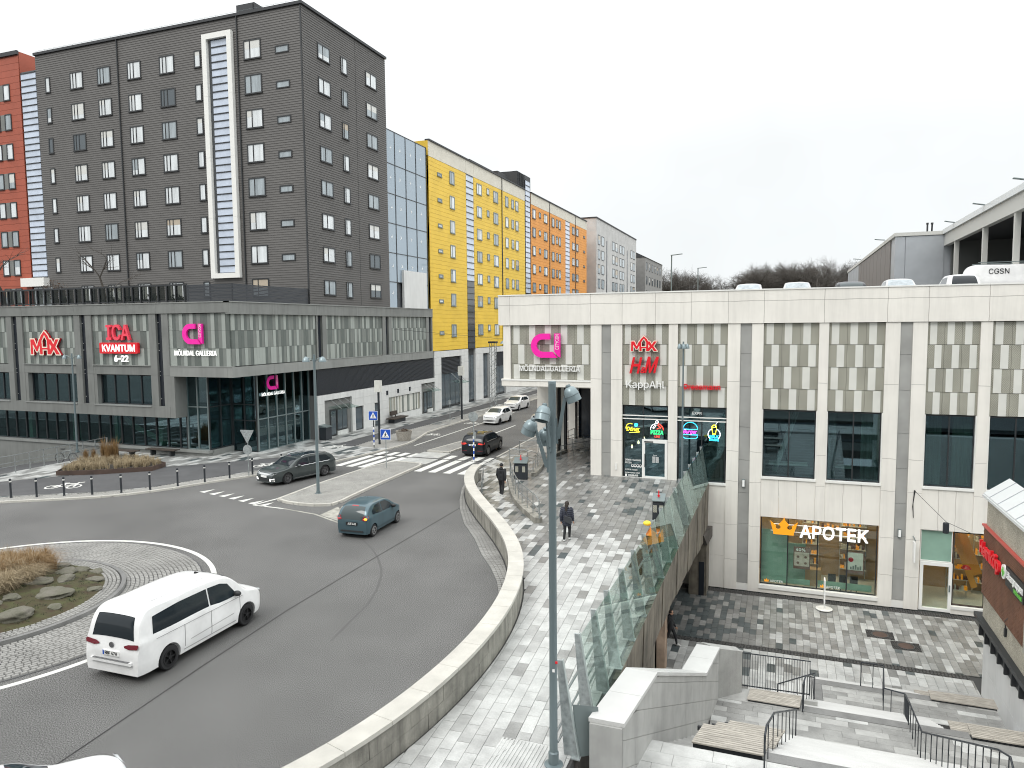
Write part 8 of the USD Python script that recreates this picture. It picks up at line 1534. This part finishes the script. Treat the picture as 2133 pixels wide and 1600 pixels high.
def person(label, loc, rot, H, stride, puffy, cap, bag, longhair, jacket, trouser, arm_l=0., arm_r=0.):
    """walks along +x; stride: forward swing of the left foot"""
    t = thing('person', label, 'person', loc, rot, local=True); k = H / 1.75; P_ = lambda x, y, z: np.array([x, y, z]) * k
    hipL, hipR = P_(0, .09, .92), P_(0, -.09, .92); ftL, ftR = P_(stride, .09, .07), P_(-stride, -.085, .07); knL = (hipL + ftL) / 2 + P_(.05, .0, .02); knR = (hipR + ftR) / 2 + P_(.06, 0, .0)
    ftR = ftR + P_(0, 0, .03)
    legs = blob([[(hipL, .095 * k), (knL, .066 * k), (ftL + P_(-.02, 0, .03), .052 * k)], [(hipR, .095 * k), (knR, .066 * k), (ftR + P_(-.02, 0, .03), .052 * k)], [(hipL, .1 * k), (hipR, .1 * k), (P_(0, 0, 1.02), .12 * k)]], .03, 6)
    skin = blob([[(P_(.01, 0, 1.45), .06 * k), (P_(.02, 0, 1.56), .055 * k)], [(P_(.0, 0, 1.62), .085 * k), (P_(.03, 0, 1.66), .085 * k)], [(P_(.05, 0, 1.58), .055 * k), (P_(.06, 0, 1.57), .05 * k)], [(P_(.115, 0, 1.62), .014 * k), (P_(.125, 0, 1.6), .016 * k)]] + [[(P_(.02, s * .085, 1.62), .02 * k), (P_(.02, s * .088, 1.6), .015 * k)] for s in (-1, 1)], .02, 4)
    mb = MB(); mb.tm(skin); bodyp = mb.build('body', 'skin', t, smooth=True)
    mb = MB(); mb.tm(legs); mb.build('trousers', trouser, t, smooth=True)
    f = 1.18 if puffy else 1.; sw = .19 * k; shL, shR = P_(0, .19, 1.4), P_(0, -.19, 1.4)
    def arm(sh_, sgn, swing): el = sh_ + P_(-.06 + swing * .12, sgn * .055, -.29); wr = el + P_(.08 + swing * .16, -sgn * .01, -.23); return el, wr
    eL, wL = arm(shL, 1, arm_l); eR, wR = arm(shR, -1, arm_r); hem = .78 if puffy else .9
    jk = blob([[(P_(0, .07, hem), .125 * f * k), (P_(0, .08, 1.1), .12 * f * k), (P_(-.01, .1, 1.34), .115 * f * k)], [(P_(0, -.07, hem), .125 * f * k), (P_(0, -.08, 1.1), .12 * f * k), (P_(-.01, -.1, 1.34), .115 * f * k)], [(P_(0, .08, 1.1), .12 * f * k), (P_(0, -.08, 1.1), .12 * f * k)], [(P_(0, .07, hem), .12 * f * k), (P_(0, -.07, hem), .12 * f * k)], [(P_(-.01, .1, 1.34), .11 * f * k), (P_(-.01, -.1, 1.34), .11 * f * k), ], [(shL, .08 * f * k), (eL, .06 * f * k), (wL, .045 * f * k)], [(shR, .08 * f * k), (eR, .06 * f * k), (wR, .045 * f * k)], [(P_(-.01, 0, 1.4), .09 * k), (P_(0, 0, 1.5), .075 * k)], [(P_(-.07, .05, 1.47), .06 * k), (P_(-.07, -.05, 1.47), .06 * k)]], .022, 5)
    if puffy:
        v = np.array(jk.vertices); nrm = jk.vertex_normals; amp = .012 * np.sin(v[:, 2] * 2 * math.pi / .085); jk = trimesh.Trimesh(v + nrm * amp[:, None], jk.faces, process=False)
    mb = MB(); mb.tm(jk); mb.build('jacket', jacket, t, smooth=True)
    for (e, w, s) in ((eL, wL, 1), (eR, wR, -1)): mb = MB(); mb.tm(hand(w + (w - e) / np.linalg.norm(w - e) * .02, w - e, s)); mb.build('hand', 'skin', bodyp, smooth=True)
    hair = ell(P_(.0, 0, 1.655), .103 * k, (1.02, .95, .98)); v = np.array(hair.vertices); v[:, 0] = np.where(v[:, 2] < 1.63 * k, np.minimum(v[:, 0], .02), v[:, 0]); v[:, 0] = np.minimum(v[:, 0], .085 * k)
    mb = MB(); mb.add(v, hair.faces)
    if longhair: mb.tm(blob([[(P_(-.05, 0, 1.6), .085 * k), (P_(-.085, 0, 1.46), .07 * k), (P_(-.11, 0, 1.36), .05 * k)]], .03, 4))
    mb.build('hair' if not cap else 'cap', 'cloth_black' if cap else 'hair_dark', t, smooth=True)
    for s in (-1, 1): mb = MB(); mb.tm(ell(P_(.118, s * .032, 1.645), .011 * k)); mb.build('eye', 'sign_black', bodyp)
    mb = MB(); mb.tm(ell(P_(.106, 0, 1.56), .02 * k, (.5, 1., .35))); mb.build('mouth', 'tail_red', bodyp)
    for ft, lift in ((ftL, 0), (ftR, .03)):
        c = np.array([ft[0] + .045 * k, ft[1], 0]); z = max(0., ft[2] - .07 * k); m = mf.Manifold.batch_hull([mf.Manifold.sphere(.042, 14).translate((float(c[0] - .09), float(c[1]), float(z + .05))), mf.Manifold.sphere(.045, 14).translate((float(c[0] + .06), float(c[1]), float(z + .042))), mf.Manifold.sphere(.03, 12).translate((float(c[0] + .13), float(c[1]), float(z + .03))), mf.Manifold.sphere(.035, 12).translate((float(c[0] - .06), float(c[1]), float(z + .1)))]); mb = MB(); me = m.to_mesh(); vv = np.array(me.vert_properties[:, :3], float); vv[:, 2] = np.maximum(vv[:, 2], z + .004); mb.add(vv, me.tri_verts); mb.build('shoe', 'shoe_white', t, smooth=40)
    if bag:
        mb = MB(); q = sbox(-.14, -.1, .14, .1).buffer(.03); m = MB(); m.prism(q, 0, .09); v = m.mesh(); vv = np.array(v.vertices); vv = np.c_[-.2 - vv[:, 2], vv[:, 0] * .95 - .09, 1.0 + vv[:, 1] + vv[:, 0] * .3] * k; mb.add(vv, v.faces); b_ = mb.build('shoulder_bag', 'bag_dark', t); mb = MB(); mb.tube([P_(-.2, -.2, 1.05), P_(-.17, -.02, 1.3), P_(-.06, .15, 1.48), P_(.1, .1, 1.4)], .012, 5); mb.build('strap', 'bag_dark', b_)
    return t
person('person in black jacket and cap walking away beside the curved granite wall', (*G(1045, 1036), .08), math.pi / 2 + .1, 1.8, .14, False, True, False, False, 'cloth_black', 'cloth_black', .6, -.5)
person('person in navy quilted jacket with shoulder bag walking away on the paved walkway', (*G(1181, 1130), .08), math.pi / 2 + .05, 1.72, -.13, True, False, True, True, 'cloth_navy', 'cloth_black', -.4, .5)
x_, y_ = G(1180 + 1130 / 5, 1180 + 850 / 5, ZL); person('person in dark clothes striding out of the shade under the footbridge', (x_ - .25, y_ + .25, ZL), -.15, 1.75, .3, False, False, False, False, 'cloth_black', 'cloth_black', .5, -.5)
